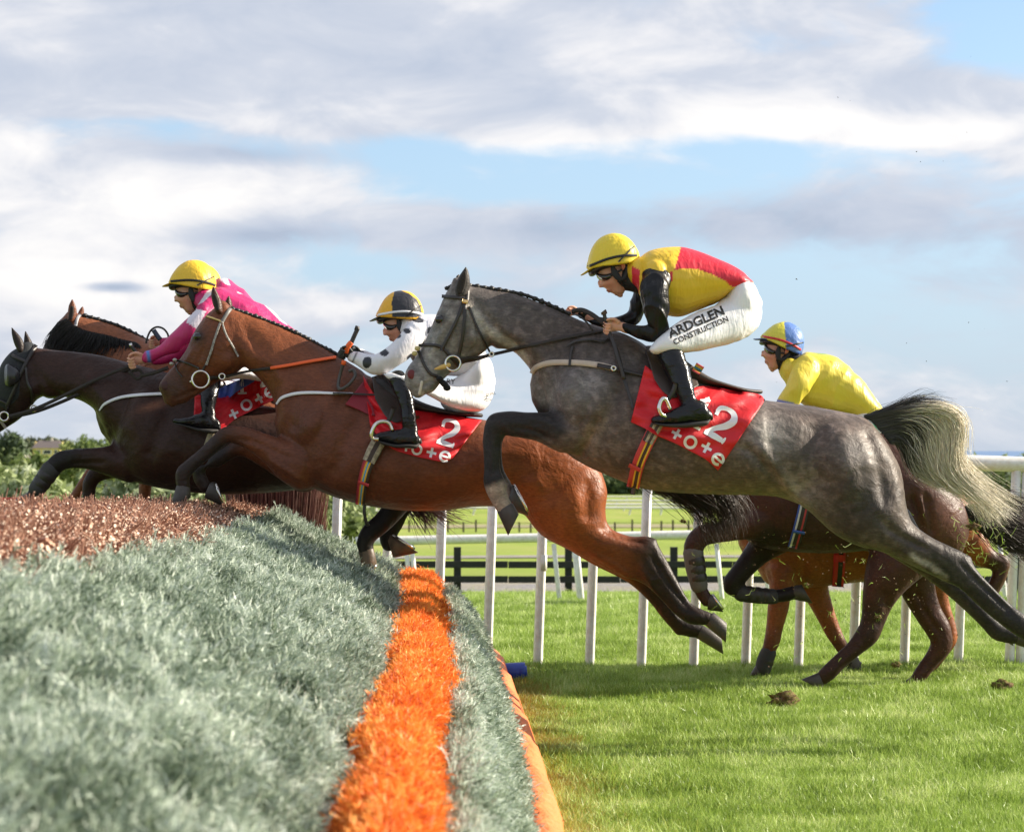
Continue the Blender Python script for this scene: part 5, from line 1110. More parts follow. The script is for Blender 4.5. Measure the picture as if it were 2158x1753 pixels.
def tpr(pts, D, dy=0.0): return [tuple(W(*ZR(x, y), D + dy + .015 * i)) for i, (x, y) in enumerate(pts)]
bt = [tpr([(-370, -190), (-240, -110), (-60, 10), (80, 90), (180, 170), (230, 270), (290, 380)], BD), tpr([(-370, -200), (-220, -140), (0, -30), (160, 60), (270, 140), (320, 240), (330, 340)], BD), tpr([(-370, -210), (-200, -160), (60, -60), (250, 10), (370, 100), (410, 200), (400, 300)], BD), tpr([(-370, -215), (-180, -180), (100, -80), (300, -10), (430, 80), (470, 180), (480, 260)], BD)]
strands('tail', bt, 1000, .0018, .028, M_hair, BAY, seed=8, cols=lambda u, v: np.array((.022, .013, .011)) * (1 + 1.6 * v * u), frizz=.8, lenvar=.5)
cl = patch('number_cloth', bb, Zm, ([(1218, 590), (1290, 705), (1400, 770), (1560, 800), (1700, 792), (1800, 832), (1918, 856)], [(1262, 900), (1330, 970), (1400, 1028), (1520, 1066), (1610, 1086), (1692, 1100), (1746, 1082)]), BD, M_redcloth, BAY, 56, 36, .022, .004, lambda u, v: CLOTH(u, v) * 1.1)
cb = bvh_of([cl.data])
flatprint('number', cb, Zm, xf(g_two(), 1690, 835, .27, 118), BD, M_whprint, cl)
flatprint('lettering', cb, Zm, xf(g_plus(), 1450, 985, .1, 52) + xf(g_o(), 1512, 992, .2, 62) + xf(g_plus(), 1600, 1012, .22, 58) + xf(g_e(), 1680, 1028, .3, 66), BD, M_whprint, cl)
patch('cloth_front_flap', bb, Zm, ([(1240, 600), (1262, 700), (1290, 830)], [(1112, 762), (1180, 790), (1262, 826)]), BD, mat('dark_red_cloth', (.24, .012, .025), .6), BAY, 16, 12, .014, .004)
patch('saddle_flap', bb, Zm, ([(1270, 600), (1340, 585), (1420, 640), (1460, 720)], [(1290, 730), (1350, 830), (1410, 870), (1470, 850)]), BD, MATS['saddle_leather'], BAY, 24, 18, .045, .006)
sb = Body(Zm, BD); sb.loft([(1330, 600, 1380, 770, .13), (1440, 680, 1470, 790, .16), (1560, 745, 1570, 815, .16), (1680, 785, 1690, 825, .15), (1800, 808, 1800, 835, .13), (1915, 815, 1915, 838, .08)], n=22, sub=4, p=2.6); link('saddle', sb.mb.mesh('saddle'), mat('black_saddle', (.022, .020, .020), .55, bump=(50, .4, .004)), BAY)
sb_ = mat('stripe_blue', (.05, .22, .36)); sm_ = mat('stripe_maroon', (.30, .02, .03))
strap('girth', bb, Zm, [(1310, 975), (1285, 1050), (1245, 1120), (1215, 1230), (1200, 1355)], [80, 72, 66, 60, 56], BD, None, BAY, .030, .006, 8, 7, stripes=[sk, sk, sy, sb_, sy, sr, sm_])
strap('girth_sleeve', bb, Zm, [(1308, 985), (1278, 1040), (1250, 1100)], [84, 80, 74], BD, None, BAY, .038, .005, 6, 3, stripes=[sc_, sk, sc_])
strap('girth_keeper', bb, Zm, [(1188, 1218), (1252, 1240)], 18, BD, sr, BAY, .038, .005, 5)
tubepx('girth_strap_end', Zm, [(1228, 1352, BD - .12), (1226, 1400, BD - .12), (1238, 1460, BD - .11), (1250, 1475, BD - .1)], .008, M_leather, BAY)
wh = mat('white_elastic', (.74, .74, .76), .6)
strap('breast_strap', bb, Zm, [(706, 760), (740, 722), (820, 698), (920, 692), (1050, 696), (1160, 698)], [12, 18, 18, 17, 14, 12], BD, wh, BAY, .010, .006, 8); strap('breast_strap_end', bb, Zm, [(1040, 696), (1180, 700), (1290, 705)], 10, BD, M_leather, BAY, .03, .005, 8)
BB = empty('bridle', tuple(W(*Zm(300, 400), BD)), BAY); BB.matrix_parent_inverse = Matrix.Translation(-Vector(BAY.location))
def bs2(pts, w, m=M_leather, off=.009, nm='bridle_strap'): return strap(nm, bb, Zm, pts, w, BD, m, BB, off, .006, 7)
tt = mat('taped_leather', (.17, .15, .13), .6, mottle=(90, (.5, .48, .44), .8))
bs2([(292, 240), (340, 255), (382, 272)], 11, MATS['brass'], nm='browband'); bs2([(440, 192), (410, 235), (385, 278)], 22, mat('grey_leather', (.16, .15, .14), .5), nm='headpiece'); bs2([(378, 275), (345, 370), (318, 460), (292, 530)], 14, tt, .012, 'cheekpiece'); bs2([(388, 285), (410, 350), (450, 420), (482, 480)], 12, tt, .012, 'throat_lash')
bs2([(100, 500), (170, 515), (250, 550)], 11, nm='noseband'); bs2([(290, 530), (262, 575)], 12); bs2([(105, 505), (120, 560), (150, 600)], 7)
for q in ((88, 522), (108, 500)): nb = Body(Zm, BD); nb.ball(*q, 13, 10, .02, -.045); link('noseband_pad', nb.mb.mesh('noseband_pad'), mat('grey_fleece', (.4, .38, .34), .9), BB)
ringpx('bit_ring', Zm, 260, 615, 50, BD - .085, M_chrome, BB, .006); nb = Body(Zm, BD); nb.ball(208, 628, 15, 10, .012, -.08); link('bit_end', nb.mb.mesh('bit_end'), M_chrome, BB); ringpx('martingale_ring', Zm, 386, 598, 17, BD - .11, M_chrome, BB, .004)
strap('rein', bb, Zm, [(310, 608), (400, 600), (520, 570), (672, 548)], [26, 16, 15, 18], BD, MATS['rein_rubber'], BB, .014, .007, 8); strap('rein_grip', bb, Zm, [(670, 548), (780, 530), (900, 508), (1060, 482)], 18, BD, mat('orange_rein_grip', (.85, .12, .02), .55), BB, .016, .008, 8)

# ---- the dark blinkered horse
DD = 10.5
trunk = M_(ZL, [(900, 790, 745, 1270, .14), (1020, 770, 800, 1400, .20, 0, .1), (1150, 790, 880, 1510, .25, 0, .2), (1300, 850, 1000, 1552, .275, 0, .2), (1500, 930, 1200, 1590, .29), (1700, 990, 1450, 1612, .295), (1900, 1030, 1700, 1610, .29), (2100, 1060, 1950, 1590, .28), (2300, 1100, 2200, 1560, .27), (2430, 1150, 2410, 1540, .22), (2520, 1250, 2510, 1450, .14)])
neck = M_(ZL, [(230, 615, 270, 900, .07), (300, 624, 320, 965, .085, 0, .35), (400, 636, 430, 955, .09, 0, .4), (520, 646, 530, 972, .10, 0, .45), (660, 665, 610, 1012, .12, 0, .45), (800, 700, 668, 1065, .15, 0, .4), (930, 735, 702, 1140, .18, 0, .4), (1060, 765, 738, 1240, .19, 0, .3)])
head = M_(ZL, [(150, 620, 255, 690, .06), (85, 660, 285, 810, .086), (30, 725, 275, 915, .098), (-5, 805, 225, 1000, .095), (-38, 885, 165, 1075, .08), (-70, 965, 105, 1125, .062), (-100, 1045, 52, 1158, .052), (-120, 1115, 10, 1188, .048), (-112, 1170, -25, 1200, .035)])
fore = ML(ZL, [(880, 1390, 150, -.10), (740, 1385, 105, -.13), (610, 1372, 76, -.14), (500, 1370, 68, -.14), (410, 1388, 68, -.14), (350, 1440, 62, -.14), (298, 1510, 54, -.14), (252, 1575, 50, -.14), (222, 1625, 46, -.14), (200, 1660, 44, -.14)])
foref = ML(ZL, [(780, 1420, 90, .10), (670, 1465, 64, .12), (612, 1530, 52, .12), (602, 1620, 46, .12), (600, 1700, 46, .12), (600, 1790, 46, .12), (590, 1850, 44, .12)])
h1 = ML(ZP, [(480, 90, 120, -.08), (455, 190, 66, -.1), (395, 270, 52, -.1), (322, 335, 48, -.1), (298, 385, 42, -.1), (308, 420, 40, -.1)])
h2 = ML(ZP, [(500, 90, 120, .08), (475, 200, 58, .1), (440, 280, 50, .1), (412, 345, 46, .1), (418, 392, 40, .1)])
dkb = (.036, .015, .010)
d_p = [('line', ZL, [(640, 1370), (440, 1370), (300, 1500), (200, 1640)], 110, (.012, .010, .010), .9, 0, .3), ('line', ZP, [(450, 180), (300, 400), (420, 380)], 120, (.010, .008, .008), .95), ('blob', ZL, 1050, 1010, 110, 26, -.3, (.22, .09, .05), .7), ('blob', ZL, 60, 1000, 120, 200, .4, (.018, .012, .01), .7)]  # brown shoulder patch is a fleck of sunlight painted on the dark coat
d_c = [(ZL, [([(720, 1110), (760, 1260), (840, 1370)], 40, -.010), ([(980, 900), (900, 1080), (840, 1220)], 60, .012), ([(1160, 1050), (1050, 1250), (1000, 1400)], 50, -.012), ([(680, 1330), (560, 1330), (440, 1340)], 14, .006), ([(720, 1400), (580, 1400), (460, 1410)], 14, -.008), ([(280, 800), (340, 900), (440, 950)], 20, -.008), ([(560, 780), (640, 880), (740, 1000)], 30, .008)])]
DARK, dme, db = horse('racehorse', 'dark brown racehorse in black blinkers with white breast strap, leading at the left edge', DD, (W(250, 945, DD).x, DD, 1.1), [trunk, neck, head], [fore, foref, h1, h2], [(*ZL(230, 890), 80 * ZL.k, 80 * ZL.k, .10)], M_darkcoat, dkb, d_p, d_c, [(ZL, [(960, 1060, 130, 170, .4, .018)])], .0125)
ears(ZL, DD, [(118, 640, 165, 635), (95, 590, 160, 585), (80, 530, 135, 540), (78, 488, 92, 494)], [(160, 600, 222, 605), (162, 565, 214, 575), (166, 530, 196, 545), (170, 510, 178, 514)], .026, .055, DARK, M_darkcoat, (.022, .014, .012), None)
M_hood = mat('black_hood_cloth', (.016, .018, .020), .75, bump=(90, .6, .004))
B = Body(ZL, DD); B.loft([(140, 612, 250, 700, .07), (78, 650, 240, 800, .096), (22, 718, 215, 900, .108), (-14, 800, 200, 985, .104), (-44, 880, 160, 1040, .088)], n=24, sub=5, p=2.15); hood = link('blinker_hood', B.mb.mesh('blinker_hood'), M_hood, DARK); hb = bvh_of([hood.data])
B = Body(ZL, DD); B.loft([(40, 735, 40, 880, .012, -.115), (60, 728, 62, 885, .03, -.125), (90, 745, 92, 870, .035, -.12)], n=16, sub=4); link('eye_cup', B.mb.mesh('eye_cup'), mat('shiny_cup', (.03, .03, .032), .25), hood)
DB = empty('bridle', tuple(W(*ZL(100, 900), DD)), DARK); DB.matrix_parent_inverse = Matrix.Translation(-Vector(DARK.location)); allb = bvh_of([dme, hood.data])
for pts, w, nm in (([(245, 600), (205, 670), (165, 745), (125, 830), (90, 920), (45, 1020)], 26, 'cheekpiece'), ([(75, 665), (120, 690), (175, 715)], 24, 'browband'), ([(175, 740), (185, 850), (215, 920), (218, 1000)], 18, 'throat_lash'), ([(-10, 975), (40, 1000), (48, 1030)], 16, 'noseband'), ([(45, 1010), (42, 1060)], 12, 'bridle_strap')): strap(nm, allb, ZL, pts, w, DD, M_leather, DB, .012, .006, 7)
ringpx('bit_ring', ZL, 28, 1085, 30, DD - .09, M_chrome, DB, .006); ringpx('martingale_ring', ZL, 228, 1030, 20, DD - .12, M_chrome, DB, .005); strap('bridle_strap', None, ZL, [(0, 1110), (40, 1165)], 22, DD - .07, mat('tan_leather', (.25, .2, .16), .5), DB, 0, .006, 4)
for dy, pts in ((-.16, [(60, 1085), (220, 1040), (400, 960), (600, 860), (760, 790), (880, 745)]), (-.10, [(70, 1092), (250, 1050), (420, 985), (560, 920), (700, 840), (880, 760)])):
    strap('rein', None, ZL, pts, 24, DD + dy, MATS['rein_rubber'], DB, 0, .008, 8)
hoof(ZL, DD, 205, 1640, 150, 1680, 70, 46, 56, -.14, DARK); hoof(ZP, DD, 306, 415, 322, 520, 100, 38, 42, -.10, DARK, M_hoofp, True); hoof(ZP, DD, 425, 400, 500, 372, 62, 56, 74, .10, DARK, M_hoofp, True)
legboot(ZL, DD, [(350, 1440, 66, -.14), (298, 1510, 60, -.14), (250, 1580, 58, -.14)], M_boot, DARK)
strap('breast_strap', db, ZL, [(672, 1045), (710, 1000), (800, 960), (920, 940), (1100, 930)], [10, 18, 20, 20, 20], DD, wh, DARK, .010, .006, 8)
dt = [[tuple(W(*ZP(x, y), DD + .1)) for x, y in g] for g in ([(400, 60), (470, 150), (540, 230), (585, 290), (610, 330)], [(420, 60), (520, 150), (600, 215), (660, 250), (700, 265)], [(430, 50), (560, 140), (680, 205), (760, 230), (850, 250)])]
strands('tail', dt, 330, .0020, .03, M_hair, DARK, seed=9, cols=lambda u, v: np.array((.045, .020, .016)) * (1 + 1.5 * v), frizz=.8, lenvar=.4)
patch('saddle_pad', db, ZL, ([(1480, 900), (1560, 860), (1660, 825), (1760, 800)], [(1476, 1060), (1500, 1020), (1590, 930), (1720, 850)]), DD, mat('blue_pad', (.05, .09, .34), .6), DARK, 24, 16, .016, .004)
cl = patch('number_cloth', db, ZL, ([(1320, 935), (1490, 960), (1560, 925), (1680, 865), (1800, 810), (1960, 780)], [(1312, 1090), (1478, 1175), (1600, 1100), (1740, 1030), (1860, 975), (2000, 940)]), DD, M_redcloth, DARK, 56, 24, .030, .004, lambda u, v: CLOTH(u, v) * .7)
cb = bvh_of([cl.data]); flatprint('lettering', cb, ZL, xf(g_plus(), 1540, 1052, -.42, 66) + xf(g_o(), 1618, 992, -.5, 76) + xf(g_plus(), 1712, 948, -.5, 70) + xf(g_e(), 1778, 905, -.5, 76), DD, M_whprint, cl)
flatprint('number', cb, ZL, xf(g_one(), 1600, 790, -.05, 105) + xf(g_two(), 1720, 750, -.3, 110), DD, M_whprint, cl)
strap('girth', db, ZL, [(1440, 1190), (1420, 1240), (1400, 1300)], 50, DD, MATS['stripe_cream'], DARK, .02, .006)

# ---- the horse behind with the loose black mane
ED = 11.05
trunk = M_(ZL, [(960, 640, 930, 1000, .15), (1100, 640, 1020, 1300, .24, 0, .1), (1450, 800, 1350, 1420, .28), (1850, 900, 1750, 1450, .28), (2100, 960, 2050, 1420, .24), (2180, 1050, 2160, 1350, .15)])
neck = M_(ZL, [(520, 405, 580, 640, .075), (640, 425, 640, 720, .09, 0, .3), (760, 460, 740, 780, .10, 0, .4), (880, 510, 830, 850, .13, 0, .4), (1000, 565, 920, 930, .17, 0, .3), (1100, 620, 1000, 1050, .2)])
head = M_(ZL, [(440, 400, 560, 500, .062), (375, 465, 580, 620, .086), (322, 560, 560, 730, .098), (275, 660, 480, 800, .09), (225, 760, 380, 870, .07), (175, 850, 310, 930, .055), (140, 920, 250, 970, .045)])
ef = ML(ZL, [(1030, 1300, 90, -.1), (880, 1400, 62, -.12), (720, 1420, 54, -.12), (640, 1450, 50, -.12), (575, 1530, 42, -.12), (520, 1610, 38, -.12), (485, 1660, 40, -.12)]); ef2 = ML(ZL, [(1050, 1300, 90, .1), (1000, 1450, 56, .12), (980, 1600, 46, .12), (980, 1750, 42, .12)])
eh = ML(ZL, [(2100, 1250, 130, -.1), (2180, 1400, 80, -.12), (2300, 1480, 50, -.12), (2330, 1560, 42, -.12)])
BACK, eme, eb = horse('racehorse', 'brown racehorse with a loose black mane, half hidden behind the blinkered horse', ED, (W(400, 945, ED).x, ED, 1.1), [trunk, neck, head], [ef, ef2, eh], [], M_baycoat, (.21, .070, .028), [('blob', ZL, 330, 560, 110, 170, .3, (.02, .015, .014), .9)], (), (), .014)
ears(ZL, ED, [(455, 440, 512, 430), (458, 390, 520, 380), (466, 335, 512, 335), (484, 298, 496, 300)], [(525, 395, 568, 400), (535, 370, 570, 378), (548, 350, 568, 358), (558, 342, 562, 344)], .026, .05, BACK, M_baycoat, (.15, .05, .022), None)
earhollow(ZL, ED, [(462, 430, 492, 425), (468, 390, 500, 385), (476, 345, 500, 345)], -.072, BACK)
mg = [[tuple(W(*ZL(x + dx, y + dy), ED - .10)) for x, y in g] for dx, dy in ((0, 0),) for g in ([(450, 425), (400, 455), (360, 510), (325, 580), (305, 650)], [(500, 470), (460, 510), (410, 560), (370, 620), (350, 680)], [(560, 500), (540, 545), (500, 590), (460, 640), (430, 690)], [(640, 520), (630, 560), (600, 610), (570, 650), (550, 700)], [(740, 540), (740, 580), (730, 620), (710, 660), (690, 710)], [(840, 570), (850, 600), (850, 640), (840, 670), (820, 720)], [(930, 590), (950, 615), (960, 640), (955, 680), (940, 720)])]
strands('loose_mane', mg, 1300, .0018, .012, M_blackhair, BACK, seed=11, frizz=.8, lenvar=.5)
plaits(ZL, ED, [(575, 402), (700, 438), (800, 470), (900, 518), (1000, 572)], 11, .014, BACK, M_blackhair)
strap('headpiece', eb, ZL, [(550, 390), (525, 420), (512, 470)], 22, ED, mat('pale_leather', (.3, .3, .32), .5), BACK, .012, .006)
hoof(ZL, ED, 488, 1655, 455, 1690, 50, 40, 46, -.12, BACK)

# ---- dark bay with the yellow jockey
KD = 11.7
trunk = [(1565, 940, 1552, 1110, .14), (1620, 885, 1585, 1146, .20, 0, .1), (1700, 880, 1655, 1162, .26, 0, .2), (1790, 888, 1760, 1166, .28), (1870, 900, 1850, 1160, .28), (1930, 935, 1925, 1180, .265), (1985, 1000, 1970, 1195, .23), (2022, 1050, 2012, 1185, .17), (2038, 1090, 2030, 1150, .10)]
neck = [(1405, 845, 1425, 925, .075), (1470, 850, 1470, 965, .10, 0, .3), (1545, 862, 1525, 1030, .15, 0, .3), (1630, 880, 1570, 1100, .19)]
head = [(1392, 840, 1430, 882, .06), (1355, 862, 1420, 925, .086), (1325, 892, 1395, 955, .09), (1298, 920, 1358, 975, .07), (1276, 945, 1322, 988, .052), (1268, 962, 1296, 990, .04)]
k1 = ML(ZR, [(620, 210, 130, -.10), (470, 250, 84, -.13), (330, 285, 64, -.14), (225, 305, 66, -.14), (180, 360, 64, -.14), (172, 430, 55, -.14), (188, 520, 48, -.14), (204, 590, 42, -.14), (222, 640, 42, -.14), (256, 695, 40, -.14)])
k2 = ML(ZR, [(640, 320, 120, .08), (550, 410, 80, .12), (470, 505, 64, .12), (400, 590, 60, .12)]); k2b = ML(ZR, [(392, 606, 52, .12), (450, 640, 46, .12), (520, 655, 40, .12), (600, 664, 40, .12), (690, 662, 42, .12), (765, 645, 44, .12)])
k3 = ML(ZR, [(1400, 430, 190, -.10), (1320, 560, 140, -.13), (1270, 690, 98, -.14), (1240, 810, 74, -.14), (1205, 895, 70, -.14), (1125, 980, 52, -.14), (1045, 1050, 48, -.14), (980, 1115, 50, -.14), (935, 1155, 44, -.14)])
k4 = ML(ZR, [(1480, 430, 160, .10), (1500, 600, 112, .12), (1560, 750, 84, .12), (1630, 870, 76, .12), (1645, 960, 66, .12), (1590, 1040, 50, .12), (1530, 1120, 46, .12), (1490, 1175, 42, .12)])
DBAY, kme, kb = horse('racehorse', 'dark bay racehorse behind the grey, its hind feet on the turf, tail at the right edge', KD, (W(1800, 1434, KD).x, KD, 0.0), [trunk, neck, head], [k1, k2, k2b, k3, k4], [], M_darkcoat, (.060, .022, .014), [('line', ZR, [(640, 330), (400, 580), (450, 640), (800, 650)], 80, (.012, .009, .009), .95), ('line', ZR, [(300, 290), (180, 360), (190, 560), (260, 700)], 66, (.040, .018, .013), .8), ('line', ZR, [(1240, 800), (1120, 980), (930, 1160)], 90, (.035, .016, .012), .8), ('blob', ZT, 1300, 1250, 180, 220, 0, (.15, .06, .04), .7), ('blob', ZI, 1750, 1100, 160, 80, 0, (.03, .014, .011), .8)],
    [(ZR, [([(1290, 620), (1330, 760), (1230, 860)], 30, -.01), ([(1480, 620), (1560, 760), (1640, 900)], 20, -.01), ([(1540, 700), (1620, 830)], 14, .006), ([(1170, 960), (1040, 1070), (960, 1140)], 12, .005)]), (ZT, [([(1020, 1000), (1060, 1150), (1150, 1400)], 40, -.018), ([(1140, 1020), (1180, 1200), (1220, 1420)], 34, -.014), ([(1080, 1020), (1120, 1180), (1160, 1400)], 22, .012)])], (), .0125, 'racehorses still on the turf')
hoof(ZR, KD, 262, 704, 318, 706, 52, 44, 52, -.14, DBAY, M_hoof, True); hoof(ZR, KD, 770, 642, 850, 652, 78, 42, 52, .12, DBAY); hoof(ZR, KD, 930, 1160, 868, 1190, 66, 44, 52, -.14, DBAY); hoof(ZR, KD, 1488, 1178, 1440, 1215, 60, 42, 48, .12, DBAY)
legboot(ZR, KD, [(172, 405, 62, -.14), (182, 500, 56, -.14), (208, 605, 52, -.14)], M_bootg, DBAY, straps=3); legboot(ZR, KD, [(455, 648, 50, .12), (560, 662, 48, .12), (650, 668, 46, .12)], M_boot, DBAY, straps=3)
strap('girth', kb, ZR, [(835, 110), (805, 240), (765, 380)], 66, KD, None, DBAY, .02, .006, 8, 6, stripes=[mat('girth_black', (.02, .02, .022)), mat('girth_red', (.35, .03, .04)), mat('girth_black', (.02, .02, .022)), mat('girth_black', (.02, .02, .022)), mat('girth_white', (.5, .5, .52)), mat('girth_blue', (.03, .08, .35))])
strap('girth_keeper', kb, ZR, [(765, 280), (835, 292)], 18, KD, mat('girth_blue', (.03, .08, .35)), DBAY, .03, .005, 5)
kt = [[tuple(W(*ZT(x, y), KD + .03 * i)) for i, (x, y) in enumerate(g)] for g in ([(1530, 1140), (1640, 1160), (1800, 1200), (2000, 1260), (2300, 1380)], [(1540, 1180), (1680, 1240), (1850, 1330), (2080, 1440), (2300, 1540)], [(1540, 1220), (1680, 1310), (1850, 1440), (2050, 1560), (2280, 1680)])]
strands('tail', kt, 1500, .0022, .032, M_hair, DBAY, seed=12, cols=lambda u, v: np.array((.018, .010, .009)) * (1 + v), frizz=.6, lenvar=.4)

# ---- chestnut behind
CD = 12.28
trunk = M_(ZR, [(560, -60, 548, 500, .14), (640, -140, 620, 600, .20), (800, -200, 780, 618, .25), (980, -200, 960, 606, .27), (1150, -190, 1150, 584, .275), (1350, -160, 1350, 570, .27), (1550, -90, 1550, 560, .26), (1700, -10, 1690, 500, .24), (1800, 60, 1790, 430, .2), (1875, 150, 1865, 380, .13)])
neck = M_(ZR, [(290, -240, 330, -60, .08), (420, -235, 430, 60, .12), (540, -200, 530, 280, .17)]); head = M_(ZR, [(280, -240, 340, -110, .062), (210, -190, 310, -40, .086), (130, -115, 240, 0, .07), (75, -60, 165, 30, .05)])
c1 = ML(ZR, [(700, 500, 110, -.1), (692, 620, 70, -.13), (675, 740, 64, -.14), (655, 850, 52, -.14), (640, 930, 50, -.14), (610, 1010, 38, -.14), (590, 1065, 38, -.14), (578, 1095, 38, -.14)]); c2 = ML(ZR, [(860, 520, 120, .1), (905, 650, 78, .12), (952, 760, 60, .12), (1000, 870, 50, .12), (1048, 955, 42, .12), (1088, 1015, 36, .12), (1125, 1062, 36, .12)])
c3 = ML(ZR, [(1820, 360, 120, -.1), (1920, 440, 66, -.12), (2005, 465, 50, -.12)]); c3b = ML(ZR, [(2010, 470, 48, -.12), (1985, 560, 46, -.12), (1940, 650, 42, -.12), (1925, 740, 40, -.12), (1955, 830, 44, -.12), (2010, 880, 38, -.12)]); c4 = ML(ZR, [(1600, 500, 100, .1), (1630, 680, 60, .12), (1680, 840, 52, .12), (1690, 920, 52, .12), (1640, 1010, 40, .12), (1570, 1100, 38, .12)])
CHES, cme, chb = horse('racehorse', 'chestnut racehorse farthest back by the rail, mostly hidden behind the dark bay', CD, (W(1800, 1415, CD).x, CD, 0.0), [trunk, neck, head], [c1, c2, c3, c3b, c4], [], M_baycoat, (.27, .082, .026), [('line', ZR, [(660, 800), (640, 930), (580, 1090)], 80, (.10, .034, .017), .8, .1, .4), ('line', ZR, [(980, 800), (1125, 1060)], 70, (.07, .026, .015), .8, .1, .4), ('line', ZR, [(2000, 460), (1950, 640), (1990, 860)], 90, (.03, .014, .010), .9)], [(ZR, [([(620, 420), (600, 500), (640, 590)], 24, -.008), ([(830, 440), (830, 560), (860, 660)], 26, -.012), ([(650, 850), (650, 950), (620, 1010)], 10, .006)])], (), .0125, 'racehorses still on the turf')
hoof(ZR, CD, 578, 1095, 555, 1135, 42, 40, 44, -.14, CHES); hoof(ZR, CD, 1128, 1066, 1152, 1112, 48, 38, 44, .12, CHES); hoof(ZR, CD, 2010, 880, 2080, 915, 60, 38, 44, -.12, CHES); hoof(ZR, CD, 1568, 1100, 1530, 1140, 45, 38, 42, .12, CHES)
legboot(ZR, CD, [(618, 1000, 48, -.14), (600, 1045, 50, -.14), (585, 1100, 48, -.14)], M_boot, CHES, straps=1); legboot(ZR, CD, [(1080, 1020, 44, .12), (1110, 1050, 46, .12), (1130, 1085, 42, .12)], M_bootg, CHES, straps=1)
strap('girth', chb, ZR, [(1045, 380), (1040, 480), (1030, 610)], 70, CD, None, CHES, .02, .006, 8, 5, stripes=[mat('girth_red2', (.5, .02, .03)), mat('girth_black', (.02, .02, .022)), mat('girth_black', (.02, .02, .022)), mat('girth_red2', (.5, .02, .03)), mat('girth_red2', (.5, .02, .03))]); strap('girth_top', chb, ZR, [(1042, 420), (1040, 462)], 72, CD, MATS['girth_red2'], CHES, .03, .005, 5)
ct = [[tuple(W(*ZT(x, y), CD + .02 * i)) for i, (x, y) in enumerate(g)] for g in ([(1600, 930), (1750, 1000), (1950, 1080), (2200, 1150)], [(1640, 980), (1800, 1060), (2000, 1150), (2250, 1250)])]
strands('tail', ct, 500, .0022, .03, M_hair, CHES, seed=13, cols=lambda u, v: np.array((.03, .015, .012)), frizz=.6, lenvar=.4)
# ---------------------------------------------------------------- jockeys
class ZX:
    """reading frame of the grey's jockey laid over another head: similarity from his cap points to the new ones"""
    def __init__(s, Z, a, b):
        p0, p1 = np.array((115., 535.)), np.array((715., 330.)); q0, q1 = np.array(Z(*a)), np.array(Z(*b)); v, w = p1 - p0, q1 - q0
        s.k = np.linalg.norm(w) / np.linalg.norm(v); t = math.atan2(w[1], w[0]) - math.atan2(v[1], v[0]); s.c, s.s = math.cos(t) * s.k, math.sin(t) * s.k; s.p0, s.q0 = p0, q0
    def __call__(s, x, y): dx, dy = x - s.p0[0], y - s.p0[1]; return (s.q0[0] + dx * s.c - dy * s.s, s.q0[1] + dx * s.s + dy * s.c)
def silkmat(name, rough=.45, bumps=.30):
    m = bpy.data.materials.new(name); m.use_nodes = True; nt = m.node_tree; L = nt.links.new; b = nt.nodes['Principled BSDF']
    a = nn(nt, 'ShaderNodeAttribute', attribute_name='coat'); g = nn(nt, 'ShaderNodeNewGeometry'); L(a.outputs['Color'], b.inputs['Base Color']); b.inputs['Roughness'].default_value = rough; b.inputs['Specular IOR Level'].default_value = .5
    b.inputs['Sheen Weight'].default_value = .0; P = g.outputs['Position']
    n = nn(nt, 'ShaderNodeTexNoise', i_Scale=6.0, i_Detail=3.0, i_Roughness=.45, i_Distortion=1.2); L(P, n.inputs['Vector'])
    mp = nn(nt, 'ShaderNodeMapping'); mp.inputs['Scale'].default_value = (34, 26, 7); mp.inputs['Rotation'].default_value = (0, .5, 0); L(P, mp.inputs[0]); n2_ = nn(nt, 'ShaderNodeTexNoise', i_Scale=1.0, i_Detail=3.0, i_Distortion=1.0); L(mp.outputs[0], n2_.inputs['Vector'])
    b1 = nn(nt, 'ShaderNodeBump', i_Strength=bumps, i_Distance=.035); L(n.outputs[0], b1.inputs['Height']); b2 = nn(nt, 'ShaderNodeBump', i_Strength=bumps, i_Distance=.016); L(n2_.outputs[0], b2.inputs['Height']); L(b1.outputs[0], b2.inputs['Normal']); L(b2.outputs[0], b.inputs['Normal'])
    MATS[name] = m; return m
M_silk = silkmat('racing_silk'); M_cot = silkmat('stretch_cotton', .7, .25)
M_bsilk = silkmat('black_silk', .32, .5); M_bsilk.node_tree.nodes['Principled BSDF'].inputs['Specular IOR Level'].default_value = .3
M_skin = mat('skin', (.50, .22, .14), .5, var=(14, .10), bump=(70, .25, .002), spec=.4); M_skin.node_tree.nodes['Principled BSDF'].inputs['Subsurface Weight'].default_value = .12; M_skin.node_tree.nodes['Principled BSDF'].inputs['Subsurface Radius'].default_value = (.02, .008, .004)
M_bootl = mat('polished_boot', (.006, .006, .007), .22, bump=(14, .5, .012, (1, 1, 2.2), 1.0), coat=.0, spec=.4)
M_gog = mat('goggle_lens', (.012, .010, .010), .08, coat=.8); M_pad = mat('harness_foam', (.016, .016, .017), .7, bump=(60, .4, .003))
M_helm = mat('black_shell', (.02, .02, .022), .35)
